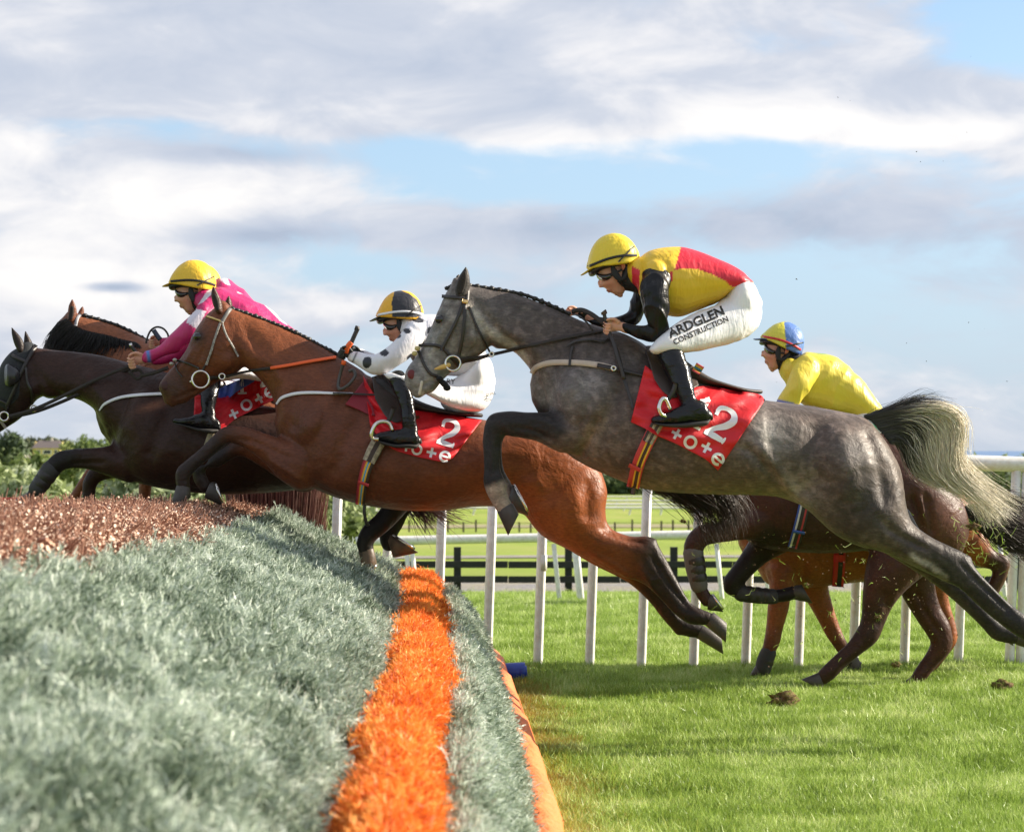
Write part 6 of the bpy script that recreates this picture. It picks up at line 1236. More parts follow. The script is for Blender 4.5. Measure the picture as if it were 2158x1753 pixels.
def hand(B, wx, wy, ang, s, yo, grip=.55, flip=1):
    """fist closed on the reins. wrist at (wx,wy), pointing along ang; s = hand length in reading units; five separate fingers"""
    c, q = math.cos(ang), math.sin(ang); P = lambda x, y: (wx + s * (x * c - y * q * flip), wy + s * (x * q + y * c * flip)); k = B.Z.k / FPX * B.D
    def L(pts, lat=1.0): B.limb([(*P(x, y), r * s, yo + z) for x, y, r, z in pts], lat=lat, n=10, sub=3)
    L([(-.12, .0, .20, 0), (.12, .0, .215, 0), (.38, -.02, .25, 0), (.56, -.02, .22, 0)], .62)
    for i in range(4):
        y = -.20 + i * .135; ln = (.30, .34, .32, .26)[i]; d = -.018 + i * .002
        L([(.46, y, .064, d * .3), (.62 + ln * .15, y - .01, .061, d), (.70 + ln * .35, y + .05, .056, d * 1.2), (.66 + ln * .2, y + .12, .054, d * 2.2), (.50 + ln * .05, y + .125, .052, d * 2.4)], .95)
    L([(.16, -.18, .095, -.01), (.36, -.30, .085, -.02), (.56, -.30, .072, -.028), (.70, -.24, .062, -.032)], .95)
def lerp_st(st, f): return [((a[0] + a[2]) / 2 + (a[0] - a[2]) / 2 * f, (a[1] + a[3]) / 2 + (a[1] - a[3]) / 2 * f, (a[0] + a[2]) / 2 - (a[0] - a[2]) / 2 * f, (a[1] + a[3]) / 2 - (a[1] - a[3]) / 2 * f, a[4] * f, *a[5:]) for a in st]
def folds(me, n, amp, seed, scale=8.0):
    C = co(me); N = nrm(me); r = np.random.default_rng(seed); f = np.zeros(len(C))
    for i in range(n):
        k = r.normal(size=3) * scale * r.uniform(.6, 1.8); ph = r.uniform(0, 6.28); f += np.sin(C @ k + ph + 1.5 * np.sin(C @ (k[[1, 2, 0]] * .5) + ph)) / n
    f = -np.abs(f) * 1.6 + .3; setco(me, C + N * (f * amp)[:, None])
FACE = [(225, 470, 640, 400, .052), (262, 515, 628, 455, .062), (296, 560, 615, 510, .066), (306, 605, 602, 560, .066), (314, 645, 590, 600, .062), (356, 662, 580, 640, .056), (388, 682, 575, 668, .050), (412, 706, 568, 690, .045), (446, 722, 560, 712, .040), (482, 740, 545, 728, .028)]
def jockey(name_label, D, ZF, Z, torso, armn, armf, handn, handf, hips, thighn, thighf, boots, foot, skincol, silk, silkp, breechp, cap, capp, gloves=False, group='jockeys', sleeve_paint=None, vox=.0065, visible_boot=True, seed=1, beak=None, band=None, shirt_sleeves_apart=False, bvox=.0046):
    t = tag(empty('person', tuple(W(*Z(*((torso[3][0] + torso[3][2]) / 2, (torso[3][1] + torso[3][3]) / 2)), D))), name_label, 'person', group)
    fs = D / 9.75 * 0 + 1.0
    # the body: one continuous skin from head to feet
    B = Body(ZF, D); B.loft([(*a[:4], a[4] * fs) for a in FACE], n=24, sub=5, p=2.1); B.ball(445, 400, 215, 120, .072); B.ball(312, 622, 20, 36, .014, 0, .35); B.ball(322, 648, 24, 14, .018, 0); B.ball(388, 690, 14, 7, .022, 0, .2); B.ball(404, 708, 12, 7, .020, 0, .2); B.ball(485, 722, 28, 22, .028, 0); B.ball(400, 610, 60, 50, .058)
    B.loft([(600, 420, 560, 690, .055), (680, 400, 640, 680, .058), (780, 380, 720, 690, .065)], n=18, sub=3)   # neck
    B.Z = Z; B.loft(lerp_st(torso, .82), n=20, sub=3); B.limb([(a[0], a[1], a[2] * .72, a[3]) for a in armn], n=12, sub=3); B.limb([(a[0], a[1], a[2] * .72, a[3]) for a in armf], n=12, sub=3)
    B.loft(lerp_st(hips, .85), n=20, sub=3); B.loft(lerp_st(thighn, .8), n=16, sub=3); B.loft(lerp_st(thighf, .8), n=16, sub=3); B.limb([(a[0], a[1], a[2] * .75, a[3]) for a in boots], n=12, sub=3); B.limb([(a[0], a[1], a[2] * .75, -a[3]) for a in boots], n=12, sub=3)
    glove = Body(Z, D)
    for h in (handn, handf):
        if h and not gloves: hand(B, *h)
        if h and gloves: hand(glove, h[0], h[1], h[2], h[3] * 1.02, *h[4:])
    me = B.fuse('body', bvox, 1, .4); paint(me, skincol, [('line', ZF, [(384, 698), (430, 690)], 5, (.16, .04, .03), .85), ('blob', ZF, 340, 655, 9, 5, .3, (.12, .04, .03), .8), ('blob', ZF, 395, 705, 35, 14, .3, (.42, .10, .08), .7), ('blob', ZF, 420, 620, 90, 60, 0, (.52, .17, .11), .5), ('blob', ZF, 480, 740, 70, 25, 0, (.40, .20, .14), .4)])  # last blob paints the shadow under the jaw into the skin
    sm = MATS.get('skin_painted') or skinm(); link('body', me, sm, t)
    if gloves: link('glove', glove.fuse('glove', .005, 2, .4), mat('black_glove', (.02, .022, .024), .55, bump=(60, .5, .004)), t)
    B = Body(ZF, D); B.limb([(505, 415, 14, -.070), (530, 410, 22, -.077), (552, 440, 24, -.078), (545, 475, 16, -.074)], lat=.5, n=10); B.limb([(512, 430, 8, -.082), (540, 432, 8, -.086), (540, 462, 7, -.082)], lat=.5, n=8); e = B.fuse('ear', .003, 2); paint(e, skincol, [('blob', ZF, 530, 440, 60, 60, 0, (.52, .13, .10), .8)]); link('ear', e, sm, t)
    # shirt
    B = Body(Z, D); B.loft(torso, n=26, sub=5, p=2.3); B.ball(armn[0][0], armn[0][1], armn[0][2] * 1.05, armn[0][2] * 1.05, .085, armn[0][3] * .8)
    if not shirt_sleeves_apart: B.limb(armn, lat=.95, n=18, sub=5); B.limb(armf, lat=.95, n=16, sub=4)
    me = B.fuse('shirt', vox, 4); folds(me, 4, .012, seed, 11); paint(me, silk, silkp); link('shirt', me, M_silk, t)
    if shirt_sleeves_apart:
        for k, ar in enumerate((armn, armf)):
            B = Body(Z, D); B.limb(ar, lat=.98, n=18, sub=5); me = B.fuse('sleeve', .005, 2); folds(me, 4, .011, seed + 3 + k, 19); paint(me, (.006, .006, .007), []); link('sleeve', me, M_bsilk, t)
    # breeches
    B = Body(Z, D); B.loft(hips, n=24, sub=5, p=2.3); B.loft(thighn, n=20, sub=5, p=2.2); B.loft(thighf, n=20, sub=5, p=2.2); me = B.fuse('breeches', vox, 5); folds(me, 5, .0045, seed + 9, 15); paint(me, (.82, .81, .83), breechp); br_ = link('breeches', me, M_cot, t)
    bbv = bvh_of([me])
    # boots
    for s_ in (1, -1):
        B = Body(Z, D); B.limb([(a[0], a[1], a[2], a[3] * s_) for a in boots], lat=.92, n=18, sub=5); B.loft([(*a[:5], a[5] * s_) for a in foot], n=20, sub=5, p=2.5); me = B.fuse('boot', .0062, 3); folds(me, 4, .0035, seed + 20, 24)
        bo = link('boot', me, M_bootl, t)
        B = Body(Z, D); B.loft([(a[0] + (a[2] - a[0]) * .78, a[1] + (a[3] - a[1]) * .86, a[2], a[3] + (a[3] - a[1]) * .10, a[4] * 1.1, a[5] * s_) for a in foot], n=16, sub=4, p=3.0); link('sole', B.mb.mesh('sole'), mat('boot_sole', (.03, .027, .025), .7), bo)
    # cap
    B = Body(ZF, D); st = [(188, 392, 184, 455, .022), (205, 320, 196, 470, .062), (250, 220, 236, 462, .088), (330, 142, 318, 446, .105), (440, 106, 440, 432, .115), (550, 124, 556, 420, .114), (640, 190, 636, 412, .098), (698, 280, 684, 402, .066), (716, 335, 704, 388, .026)]
    B.loft(st, n=30, sub=6, p=2.05, dome=True); me = B.fuse('cap', .0042, 2, .3); folds(me, 4, .0014, seed + 30, 26); paint(me, cap, capp); co_ = link('cap', me, M_silk, t); capb = bvh_of([me])
    B = Body(ZF, D); B.loft([(330, 425, 330, 452, .098), (260, 448, 262, 474, .092), (200, 476, 202, 498, .078), (150, 508, 154, 526, .052), (116, 530, 122, 540, .018)], n=20, sub=5, p=2.2); me = B.mb.mesh('peak'); paint(me, beak or cap, []); link('peak', me, M_silk, co_)
    strap('cap_band', capb, ZF, [(186, 448), (260, 418), (380, 372), (500, 342), (620, 330), (712, 334)], 26, D, band or M_pad, co_, .006, .004, 8)
    strap('cap_cord', capb, ZF, [(668, 236), (600, 300), (540, 360), (500, 400)], 15, D, M_leather, co_, .009, .004, 6)
    # helmet lining, ear guards, chin harness, goggles
    B = Body(ZF, D); B.loft([(228, 455, 245, 545, .070), (330, 420, 330, 500, .085), (450, 400, 445, 470, .088), (560, 395, 560, 460, .086), (640, 390, 640, 450, .070)], n=22, sub=4); link('helmet_shell', B.mb.mesh('helmet_shell'), M_helm, t)
    B = Body(ZF, D); B.limb([(440, 450, 26, -.078), (470, 520, 38, -.080), (520, 575, 30, -.078), (560, 560, 24, -.074), (585, 500, 24, -.072), (590, 440, 22, -.072)], lat=.45, n=12); B.limb([(500, 590, 20, -.072), (560, 650, 16, -.05)], lat=.5, n=10); link('ear_guard', B.fuse('ear_guard', .004, 2), M_pad, t)
    B = Body(ZF, D); B.loft([(600, 400, 556, 690, .066), (650, 395, 620, 700, .075), (700, 380, 690, 720, .085)], n=20, sub=4); link('neck_cover', B.mb.mesh('neck_cover'), M_pad, t)
    B = Body(ZF, D); B.loft([(296, 520, 312, 585, .045, -.012), (330, 525, 345, 605, .058, -.016), (380, 520, 400, 600, .060, -.018), (430, 505, 440, 560, .055, -.022)], n=20, sub=4, p=2.4); link('goggles', B.mb.mesh('goggles'), M_gog, t)
    strap('goggle_strap', None, ZF, [(420, 530), (480, 505), (540, 480)], 22, D - .083, M_pad, t, 0, .004, 4)
    return t, bbv, br_
def skinm():
    m = mat('skin_painted', (.5, .22, .14), .5, attr='coat', var=(14, .10), bump=(70, .25, .002), spec=.4); m.node_tree.nodes['Principled BSDF'].inputs['Subsurface Weight'].default_value = .15; m.node_tree.nodes['Principled BSDF'].inputs['Subsurface Radius'].default_value = (.02, .008, .004); return m
SK = (.64, .33, .22)
def AJ(x, y): a, b = ZA(x, y); return ((a - ZJ.ox) / ZJ.k, (b - ZJ.oy) / ZJ.k)      # crop A reading -> crop J reading
def cv(rows, f): return [(*f(r[0], r[1]), *f(r[2], r[3]), *r[4:]) for r in rows]
def cvl(rows, f, s): return [(*f(r[0], r[1]), r[2] * s, *r[3:]) for r in rows]
yl = (.78, .50, .03); rd = (.62, .012, .035); bl = (.014, .014, .016)
# grey's jockey
tor = [(712, 350, 690, 690, .13), (790, 296, 760, 800, .17), (880, 270, 840, 880, .19), (1000, 256, 970, 930, .20), (1160, 254, 1130, 958, .19), (1330, 294, 1290, 906, .175), (1500, 358, 1420, 850, .165), (1650, 430, 1530, 800, .16), (1765, 510, 1600, 740, .155), (1828, 585, 1650, 690, .15)]
arn = [(890, 520, 140, -.17), (885, 620, 158, -.20), (880, 750, 148, -.22), (890, 880, 132, -.23), (905, 990, 118, -.23), (900, 1085, 112, -.22), (850, 1125, 100, -.21), (760, 1112, 82, -.20), (650, 1095, 74, -.18), (560, 1080, 64, -.17)]
arf = [(780, 600, 110, .16), (740, 740, 98, .18), (700, 860, 88, .18), (660, 960, 80, .18), (560, 1010, 66, .18), (400, 1030, 54, .18), (220, 985, 46, .17), (110, 925, 40, .15)]
hip = [(1600, 700, 1838, 590, .15), (1575, 770, 1900, 660, .165), (1530, 830, 1955, 800, .172), (1470, 870, 1968, 950, .17), (1420, 900, 1930, 1070, .15)]
def th(s): return [(1480, 850, 1960, 900, .10, -.07 * s), (1400, 872, 1925, 1060, .105, -.09 * s), (1290, 915, 1790, 1180, .10, -.12 * s), (1160, 985, 1560, 1262, .09, -.16 * s), (1050, 1055, 1330, 1310, .078, -.20 * s), (960, 1130, 1170, 1330, .070, -.23 * s), (885, 1200, 1040, 1340, .062, -.24 * s), (842, 1255, 920, 1345, .045, -.245 * s)]
bo = cvl([(1530, 735, 72, -.25), (1562, 810, 70, -.27), (1590, 880, 64, -.29), (1612, 945, 54, -.31), (1632, 1000, 48, -.32), (1650, 1050, 48, -.33)], AJ, ZA.k / ZJ.k)
ft = cv([(1438, 1088, 1440, 1130, .030, -.33), (1500, 1068, 1500, 1140, .046, -.33), (1580, 1030, 1582, 1142, .048, -.33), (1660, 995, 1664, 1136, .044, -.33), (1722, 1010, 1730, 1128, .038, -.33), (1748, 1050, 1750, 1112, .022, -.33)], AJ)
sp1 = [('poly', ZJ, [(1150, 200), (1330, 220), (1700, 400), (1900, 590), (1840, 640), (1660, 655), (1600, 595), (1450, 520), (1310, 472), (1190, 462), (1075, 480), (1110, 370)], rd), ('poly', ZJ, [(640, 440), (720, 480), (712, 745), (640, 700)], rd), ('poly', ZJ, [(1030, 490), (1060, 490), (1056, 600), (1030, 600)], rd)]
J1, j1b, j1br = jockey('jockey in yellow silks with red back and black sleeves, crouched on the dapple grey', GD, ZJ, ZJ, tor, arn, arf, (540, 1062, math.pi * 1.02, 235, -.17, .55, -1), (100, 910, math.pi * 1.0, 170, .14, .55, -1), hip, th(1), th(-1), bo, ft, SK, yl, sp1, [], (.78, .58, .035), [], seed=2, shirt_sleeves_apart=True, bvox=.0038)
P_ = text_polys('ARDGLEN', .034); wd = max(p[0] for q in P_ for p in q); flatprint('lettering', j1b, ZJ, xf(P_, 1028, 1182, -.415, 1, 1) if False else xf([[(x * 610 / wd, y * 132) for x, y in q] for q in P_], 1034, 1176, -.415), GD - .15, M_blkprint, j1br, .004, 1)
P_ = text_polys('CONSTRUCTION', .022); wd = max(p[0] for q in P_ for p in q); flatprint('lettering', j1b, ZJ, xf([[(x * 610 / wd, y * 82) for x, y in q] for q in P_], 1074, 1248, -.415), GD - .15, M_blkprint, j1br, .004, 1)
def whip(label, Z, pts, D, parts):
    t = tag(empty('riding_whip', tuple(W(*Z(*pts[0]), D))), label, 'whip')
    for nm, p, r, m in parts: tubepx(nm, Z, [(x, y, D + dz) for x, y, dz in p], r, m, t)
whip('dark whip with a round brown knob held upright by the jockey of the grey', ZJ, [(360, 930)], GD - .2, [('handle', [(352, 915, 0), (362, 960, 0), (372, 1010, 0)], .0085, M_leather), ('knob', [(345, 902, 0), (352, 912, 0), (358, 935, 0)], .014, M_brownl), ('shaft', [(372, 1010, 0), (420, 1130, 0), (450, 1200, .02)], .006, M_leather)])
tubepx('rein_bunch', ZJ, [(30, 905, GD - .02), (120, 890, GD - .08), (220, 930, GD - .13), (330, 1010, GD - .17), (400, 1060, GD - .18)], .011, MATS['rein_rubber'], BR, flat=.5); tubepx('rein_bunch', ZJ, [(40, 930, GD - .02), (110, 960, GD - .12), (180, 1020, GD - .15), (240, 1100, GD - .17)], .007, MATS['rein_rubber'], BR, flat=.5)
tubepx('rein_end', ZJ, [(400, 1110, GD - .19), (450, 1220, GD - .24), (500, 1400, GD - .27), (560, 1600, GD - .28)], .009, M_leather, BR, flat=.4)
tubepx('stirrup', ZA, [(1530, 1050, GD - .36), (1500, 990, GD - .37), (1478, 1000, GD - .38), (1466, 1040, GD - .385), (1478, 1075, GD - .38), (1510, 1092, GD - .36)], .010, M_chrome, GREY); strap('stirrup_leather', None, ZA, [(1560, 900), (1545, 950), (1512, 1000)], 26, GD - .34, M_leather, GREY, 0, .006, 4)

# bay's jockey (white silks, black spots)
def MW(x, y): a, b = Zm(x, y); return ((a - ZW.ox) / ZW.k, (b - ZW.oy) / ZW.k)
tor = [(850, 345, 720, 560, .12), (900, 318, 770, 680, .17), (970, 304, 830, 780, .19), (1090, 312, 920, 860, .195), (1230, 370, 1030, 900, .19), (1370, 480, 1160, 920, .178), (1470, 590, 1280, 930, .165), (1540, 680, 1370, 920, .16), (1560, 730, 1400, 900, .15)]
arn = [(850, 480, 125, -.17), (780, 570, 128, -.20), (690, 665, 118, -.22), (590, 745, 108, -.23), (500, 805, 108, -.23), (425, 815, 104, -.22), (340, 790, 86, -.21), (262, 752, 68, -.19), (205, 730, 56, -.18)]
arf = [(880, 470, 110, .16), (760, 600, 100, .18), (640, 720, 88, .18), (540, 780, 80, .18), (400, 740, 60, .17), (280, 700, 50, .15)]
hip = [(1400, 850, 1560, 690, .14), (1340, 900, 1625, 800, .165), (1270, 950, 1652, 960, .175), (1200, 985, 1640, 1110, .17), (1140, 1010, 1580, 1240, .15)]
def th2(s): return [(1240, 960, 1640, 1060, .10, -.07 * s), (1140, 975, 1560, 1255, .105, -.10 * s), (1020, 960, 1400, 1285, .10, -.14 * s), (880, 935, 1180, 1230, .09, -.19 * s), (740, 900, 990, 1130, .078, -.23 * s), (620, 890, 800, 1030, .066, -.25 * s), (560, 895, 640, 985, .045, -.255 * s)]
bo = [(660, 945, 92, -.27), (700, 1040, 90, -.29), (738, 1140, 82, -.31), (762, 1240, 78, -.32), (775, 1340, 78, -.33), (788, 1440, 78, -.33), (800, 1500, 78, -.33)]
ft = [(420, 1520, 415, 1572, .030, -.33), (520, 1490, 520, 1608, .046, -.33), (640, 1474, 640, 1640, .048, -.33), (760, 1460, 765, 1640, .046, -.33), (840, 1470, 850, 1645, .040, -.33), (884, 1540, 884, 1620, .022, -.33)]
spots = [(355, 790, 48, 60), (528, 690, 46, 38), (650, 515, 52, 30), (870, 358, 66, 28), (760, 470, 40, 26), (800, 750, 40, 50), (1010, 470, 50, 46), (1100, 650, 52, 50), (950, 620, 46, 46), (1240, 520, 50, 40), (1300, 740, 50, 50)]
ZF2 = ZX(ZW, (380, 370), (930, 300))
rot2 = {}
J2, j2b, j2br = jockey('jockey in white silks with black spots, riding the bay horse', BD, ZF2, ZW, tor, arn, arf, (215, 725, math.pi * 1.12, 190, -.18, .55, -1), (290, 700, math.pi * 1.1, 160, .12, .55, -1), hip, th2(1), th2(-1), bo, ft, SK, (.74, .73, .77), [('disc', ZW, x, y, rx, ry, .2, (.02, .022, .03), 1.0) for x, y, rx, ry in spots] + [('line', ZW, [(205, 790), (250, 690)], 8, (.02, .02, .025), 1.0)], [], (.80, .42, .02), [('poly', ZW, [(640, 40), (605, 180), (610, 330), (920, 330), (900, 230), (860, 150), (780, 90), (700, 60)], (.022, .022, .028))], gloves=True, seed=40, beak=(.03, .03, .035), band=mat('white_band', (.78, .78, .8), .5))
P_ = text_polys('RY'); flatprint('lettering', j2b, ZW, xf([[(x * 75, y * 75) for x, y in q] for q in P_], 1158, 1005, .06), BD - .15, M_blkprint, j2br, .004, 1)
for s_, ox, oy in (('COMEL', 1575, 1135), ('GOLI', 1560, 1190)):
    P_ = text_polys(s_); flatprint('lettering', j2b, ZW, xf([[(x * 28, y * 44) for x, y in q] for q in P_], ox, oy, -.25), BD - .15, mat('grey_print', (.12, .12, .13), .6), j2br, .004, 1)
oro = mat('orange_tape', (.85, .13, .02), .5)
whip('black whip with orange bands held upright by the jockey in spotted silks', ZW, [(250, 440)], BD - .2, [('handle', [(262, 440, -.0), (225, 520, 0), (195, 590, 0)], .011, M_leather), ('knob', [(232, 436, 0), (272, 450, 0)], .012, M_leather), ('orange_band', [(195, 585, 0), (160, 630, 0), (140, 690, .01)], .014, oro), ('orange_band', [(122, 770, .0), (112, 815, .0)], .012, oro), ('shaft', [(112, 810, 0), (90, 880, .01), (70, 960, .01), (62, 1040, .0), (90, 1060, -.02), (150, 1030, -.03), (200, 980, -.03), (235, 920, -.02), (215, 870, 0), (170, 880, .01)], .008, mat('whip_shaft', (.06, .055, .05), .35))])
tubepx('stirrup', ZW, [(470, 1570, BD - .38), (410, 1560, BD - .39), (402, 1500, BD - .395), (440, 1420, BD - .39), (510, 1390, BD - .37), (580, 1410, BD - .36), (615, 1480, BD - .36)], .010, M_chrome, BAY); strap('stirrup_leather', None, ZW, [(620, 1250), (600, 1330), (560, 1400)], 44, BD - .34, M_leather, BAY, 0, .006, 4)

# pink jockey
pk = (.50, .018, .13); wt = (.72, .66, .74)
tor = [(1440, 222, 1350, 370, .12), (1500, 214, 1390, 450, .17), (1580, 232, 1450, 560, .19), (1700, 284, 1540, 660, .195), (1830, 360, 1660, 750, .19), (1960, 470, 1800, 820, .178), (2070, 580, 1920, 870, .165), (2140, 680, 2010, 900, .155)]
arn = [(1425, 385, 98, -.17), (1375, 430, 84, -.20), (1310, 490, 78, -.22), (1240, 550, 70, -.22), (1170, 600, 60, -.22), (1090, 645, 50, -.21), (1010, 680, 42, -.20), (985, 692, 36, -.20)]
arf = [(1430, 420, 84, .16), (1360, 520, 72, .18), (1270, 610, 58, .18), (1180, 665, 46, .16), (1100, 690, 40, .14), (1040, 705, 34, .12)]
hip = [(1990, 760, 2140, 640, .14), (1940, 800, 2210, 740, .165), (1880, 820, 2220, 840, .172), (1830, 830, 2180, 930, .16)]
def th3(s): return [(1850, 780, 2180, 900, .10, -.07 * s), (1740, 740, 2000, 900, .10, -.10 * s), (1620, 700, 1820, 860, .09, -.16 * s), (1500, 700, 1640, 830, .075, -.22 * s), (1410, 740, 1500, 850, .055, -.25 * s)]
bo = [(1440, 820, 62, -.26), (1430, 880, 62, -.27), (1418, 950, 58, -.30), (1412, 1020, 52, -.32), (1418, 1080, 46, -.33)]
ft = [(1182, 1098, 1184, 1132, .028, -.33), (1260, 1092, 1262, 1150, .045, -.33), (1340, 1066, 1350, 1176, .046, -.33), (1420, 1050, 1430, 1186, .042, -.33), (1472, 1100, 1474, 1182, .022, -.33)]
ZF3 = ZX(ZL, (1100, 205), (1462, 196))
J3, _, _ = jockey('jockey in magenta silks with a white armband, leaning over the blinkered horse', DD, ZF3, ZL, tor, arn, arf, (985, 690, math.pi * .94, 150, -.20, .55, -1), (1040, 705, math.pi * .96, 130, .12, .55, -1), hip, th3(1), th3(-1), bo, ft, SK, pk, [('poly', ZL, [(1300, 350), (1400, 372), (1335, 495), (1262, 448)], wt), ('poly', ZL, [(1340, 330), (1400, 240), (1450, 205), (1440, 250), (1380, 310)], wt), ('line', ZL, [(1000, 640), (1012, 712)], 12, (.05, .2, .55), 1.0), ('poly', ZL, [(1600, 205), (1700, 250), (1660, 262), (1610, 250)], wt), ('poly', ZL, [(1790, 330), (1880, 380), (1950, 470), (1900, 440), (1830, 370)], wt)], [], (.80, .50, .03), [], seed=60, vox=.007)
# second magenta jockey, behind
tor = [(1480, 160, 1440, 400, .12), (1530, 150, 1480, 500, .17), (1600, 190, 1540, 580, .19), (1720, 280, 1640, 680, .19), (1860, 400, 1760, 760, .18), (1980, 520, 1880, 820, .165), (2060, 620, 1960, 860, .15)]
arn = [(1480, 350, 84, -.15), (1400, 440, 70, -.17), (1320, 520, 58, -.17), (1240, 560, 48, -.15), (1150, 578, 38, -.12), (1110, 580, 34, -.12)]
arf = [(1490, 380, 80, .15), (1400, 500, 66, .17), (1300, 580, 52, .16), (1200, 600, 40, .14), (1120, 600, 34, .12)]
hip = [(1960, 840, 2070, 640, .14), (1900, 880, 2130, 760, .16), (1850, 900, 2140, 880, .165), (1800, 910, 2080, 980, .15)]
def th4(s): return [(1820, 880, 2090, 940, .10, -.07 * s), (1700, 860, 1960, 1020, .09, -.12 * s), (1560, 840, 1760, 1000, .08, -.18 * s), (1460, 830, 1580, 940, .06, -.22 * s)]
bo = [(1500, 890, 56, -.25), (1500, 980, 50, -.28), (1510, 1060, 44, -.29)]; ft = [(1340, 1070, 1342, 1110, .03, -.29), (1420, 1060, 1424, 1130, .044, -.29), (1480, 1040, 1490, 1140, .044, -.29), (1560, 1070, 1562, 1140, .03, -.29)]
J4, _, _ = jockey('second jockey in magenta silks, mostly hidden behind the first one', ED, ZX(ZL, (1180, 225), (1500, 200)), ZL, tor, arn, arf, (1110, 580, math.pi * 1.0, 125, -.12, .55, -1), None, hip, th4(1), th4(-1), bo, ft, SK, pk, [('poly', ZL, [(1470, 140), (1540, 150), (1560, 200), (1520, 185)], wt)], [], (.80, .50, .03), [], seed=80, vox=.009)
whip('thin whip bent in a hoop above the loose black mane', ZL, [(1060, 540)], ED - .2, [('handle', [(1040, 500, 0), (1060, 530, 0), (1085, 565, 0)], .013, mat('blue_grip', (.04, .05, .09), .5)), ('shaft', [(990, 590, 0), (995, 560, 0), (1020, 505, 0), (1060, 480, 0), (1105, 490, 0), (1135, 525, 0), (1142, 560, 0)], .0055, M_leather)])
tubepx('rein', ZL, [(875, 780, DD - .2), (930, 830, DD - .2), (965, 800, DD - .2), (940, 770, DD - .2), (890, 778, DD - .2)], .008, MATS['rein_rubber'], DB, flat=.5); tubepx('rein', ZL, [(950, 810, DD - .2), (1040, 790, DD - .22), (1140, 755, DD - .22)], .010, MATS['rein_rubber'], DB, flat=.4)
whip('short black whip beside the hand of the magenta jockey, pointing at his horse neck', ZL, [(900, 620)], DD - .1, [('handle', [(888, 600, 0), (905, 630, 0), (930, 660, 0)], .010, M_leather), ('knob', [(880, 606, 0), (896, 600, 0)], .011, M_chrome)])

# yellow jockey at the right
tor = [(815, 205, 772, 320, .12), (850, 184, 800, 380, .17), (900, 177, 840, 415, .19), (960, 184, 900, 432, .19), (1030, 222, 970, 452, .18), (1100, 288, 1040, 470, .17), (1160, 358, 1085, 485, .16), (1200, 420, 1120, 500, .15)]
arn = [(865, 255, 62, -.17), (845, 300, 60, -.20), (820, 345, 55, -.21), (795, 385, 50, -.21), (770, 425, 46, -.21), (740, 455, 40, -.20), (690, 465, 32, -.18), (650, 470, 28, -.17)]
arf = [(860, 270, 50, .16), (820, 350, 46, .18), (780, 420, 40, .18), (720, 460, 32, .16), (660, 470, 28, .14)]
hip = [(1080, 470, 1200, 415, .14), (1060, 500, 1235, 470, .165), (1040, 530, 1240, 540, .17), (1000, 540, 1200, 600, .15)]
def th5(s): return [(1040, 510, 1220, 570, .10, -.07 * s), (960, 500, 1100, 620, .09, -.12 * s), (880, 500, 980, 600, .08, -.18 * s), (800, 510, 870, 580, .06, -.23 * s)]
bo = [(830, 560, 34, -.25), (850, 620, 32, -.28), (865, 680, 28, -.31)]; ft = [(780, 700, 782, 722, .03, -.32), (830, 690, 832, 735, .045, -.32), (880, 680, 884, 740, .044, -.32), (905, 700, 906, 738, .03, -.32)]
ZF5 = ZX(ZB, (625, 118), (850, 172))
J5, _, _ = jockey('jockey in plain yellow silks with a yellow and blue cap, behind the grey', KD, ZF5, ZB, tor, arn, arf, (650, 468, math.pi, 70, -.17, .55, -1), None, hip, th5(1), th5(-1), bo, ft, SK, (.76, .60, .06), [('line', ZB, [(735, 400), (805, 415)], 6, (.03, .09, .5), 1.0), ('blob', ZB, 935, 180, 40, 9, .1, (.01, .3, .1), 1.0)], [('line', ZB, [(1165, 395), (1188, 470), (1180, 540)], 9, (.12, .6, .3), 1.0)], (.66, .60, .06), [('poly', ZB, [(765, 40), (772, 100), (775, 165), (880, 200), (880, 40)], (.10, .20, .50)), ('poly', ZB, [(640, 115), (700, 138), (780, 165), (860, 185), (860, 200), (640, 160)], (.05, .12, .5))], seed=100, vox=.007, beak=(.05, .07, .30), band=mat('red_band', (.55, .02, .03), .5))
# ---------------------------------------------------------------- kicked-up turf
def clod(label, px, py, d, s, seed, ground=False):
    r = np.random.default_rng(seed); p = W(px, py, d); 
    if ground: p.z = s * .55 + .02
    t = tag(empty('turf_clod', tuple(p)), label, 'turf clod', 'clods of turf kicked up by the hooves'); V = []; bm = bmesh.new(); bmesh.ops.create_icosphere(bm, subdivisions=3, radius=s)
    ph = r.uniform(0, 6, 6)
    for v in bm.verts: q = v.co / s; k = 1 + .32 * math.sin(q.x * 4 + ph[0]) * math.cos(q.z * 5 + ph[1]) + .22 * math.sin(q.y * 9 + ph[2] + q.x * 7) + .12 * math.sin(q.z * 17 + ph[3]); v.co = Vector((q.x * s * 1.3, q.y * s, q.z * s * .8)) * k + p
    me = bpy.data.meshes.new('soil'); bm.to_mesh(me); bm.free(); link('soil', me, mat('clod_soil', (.10, .055, .025), .95, bump=(60, 1, .01), mottle=(30, (.16, .14, .03), .9)), t)
    for i in range(34):
        a = r.uniform(0, 6.28); q = p + Vector((math.cos(a) * s * r.uniform(.2, 1.1), r.normal(0, s * .5), math.sin(a) * s * .5)); dv = Vector((r.normal(), r.normal() * .5, r.normal() + .6)).normalized() * s * r.uniform(1.0, 2.4); w = .0012; n = len(V)
        V += [q - Vector((w, 0, 0)), q + Vector((w, 0, 0)), q + dv * .6 + Vector((w, 0, -.1 * s)), q + dv + Vector((0, 0, -.35 * s))]
    me = mesh_np('clod_grass', [tuple(v) for v in V], np.arange(len(V)).reshape(-1, 4)); o = link('clod_grass', me, M_grass, t, False); o['kind'] = 'stuff'
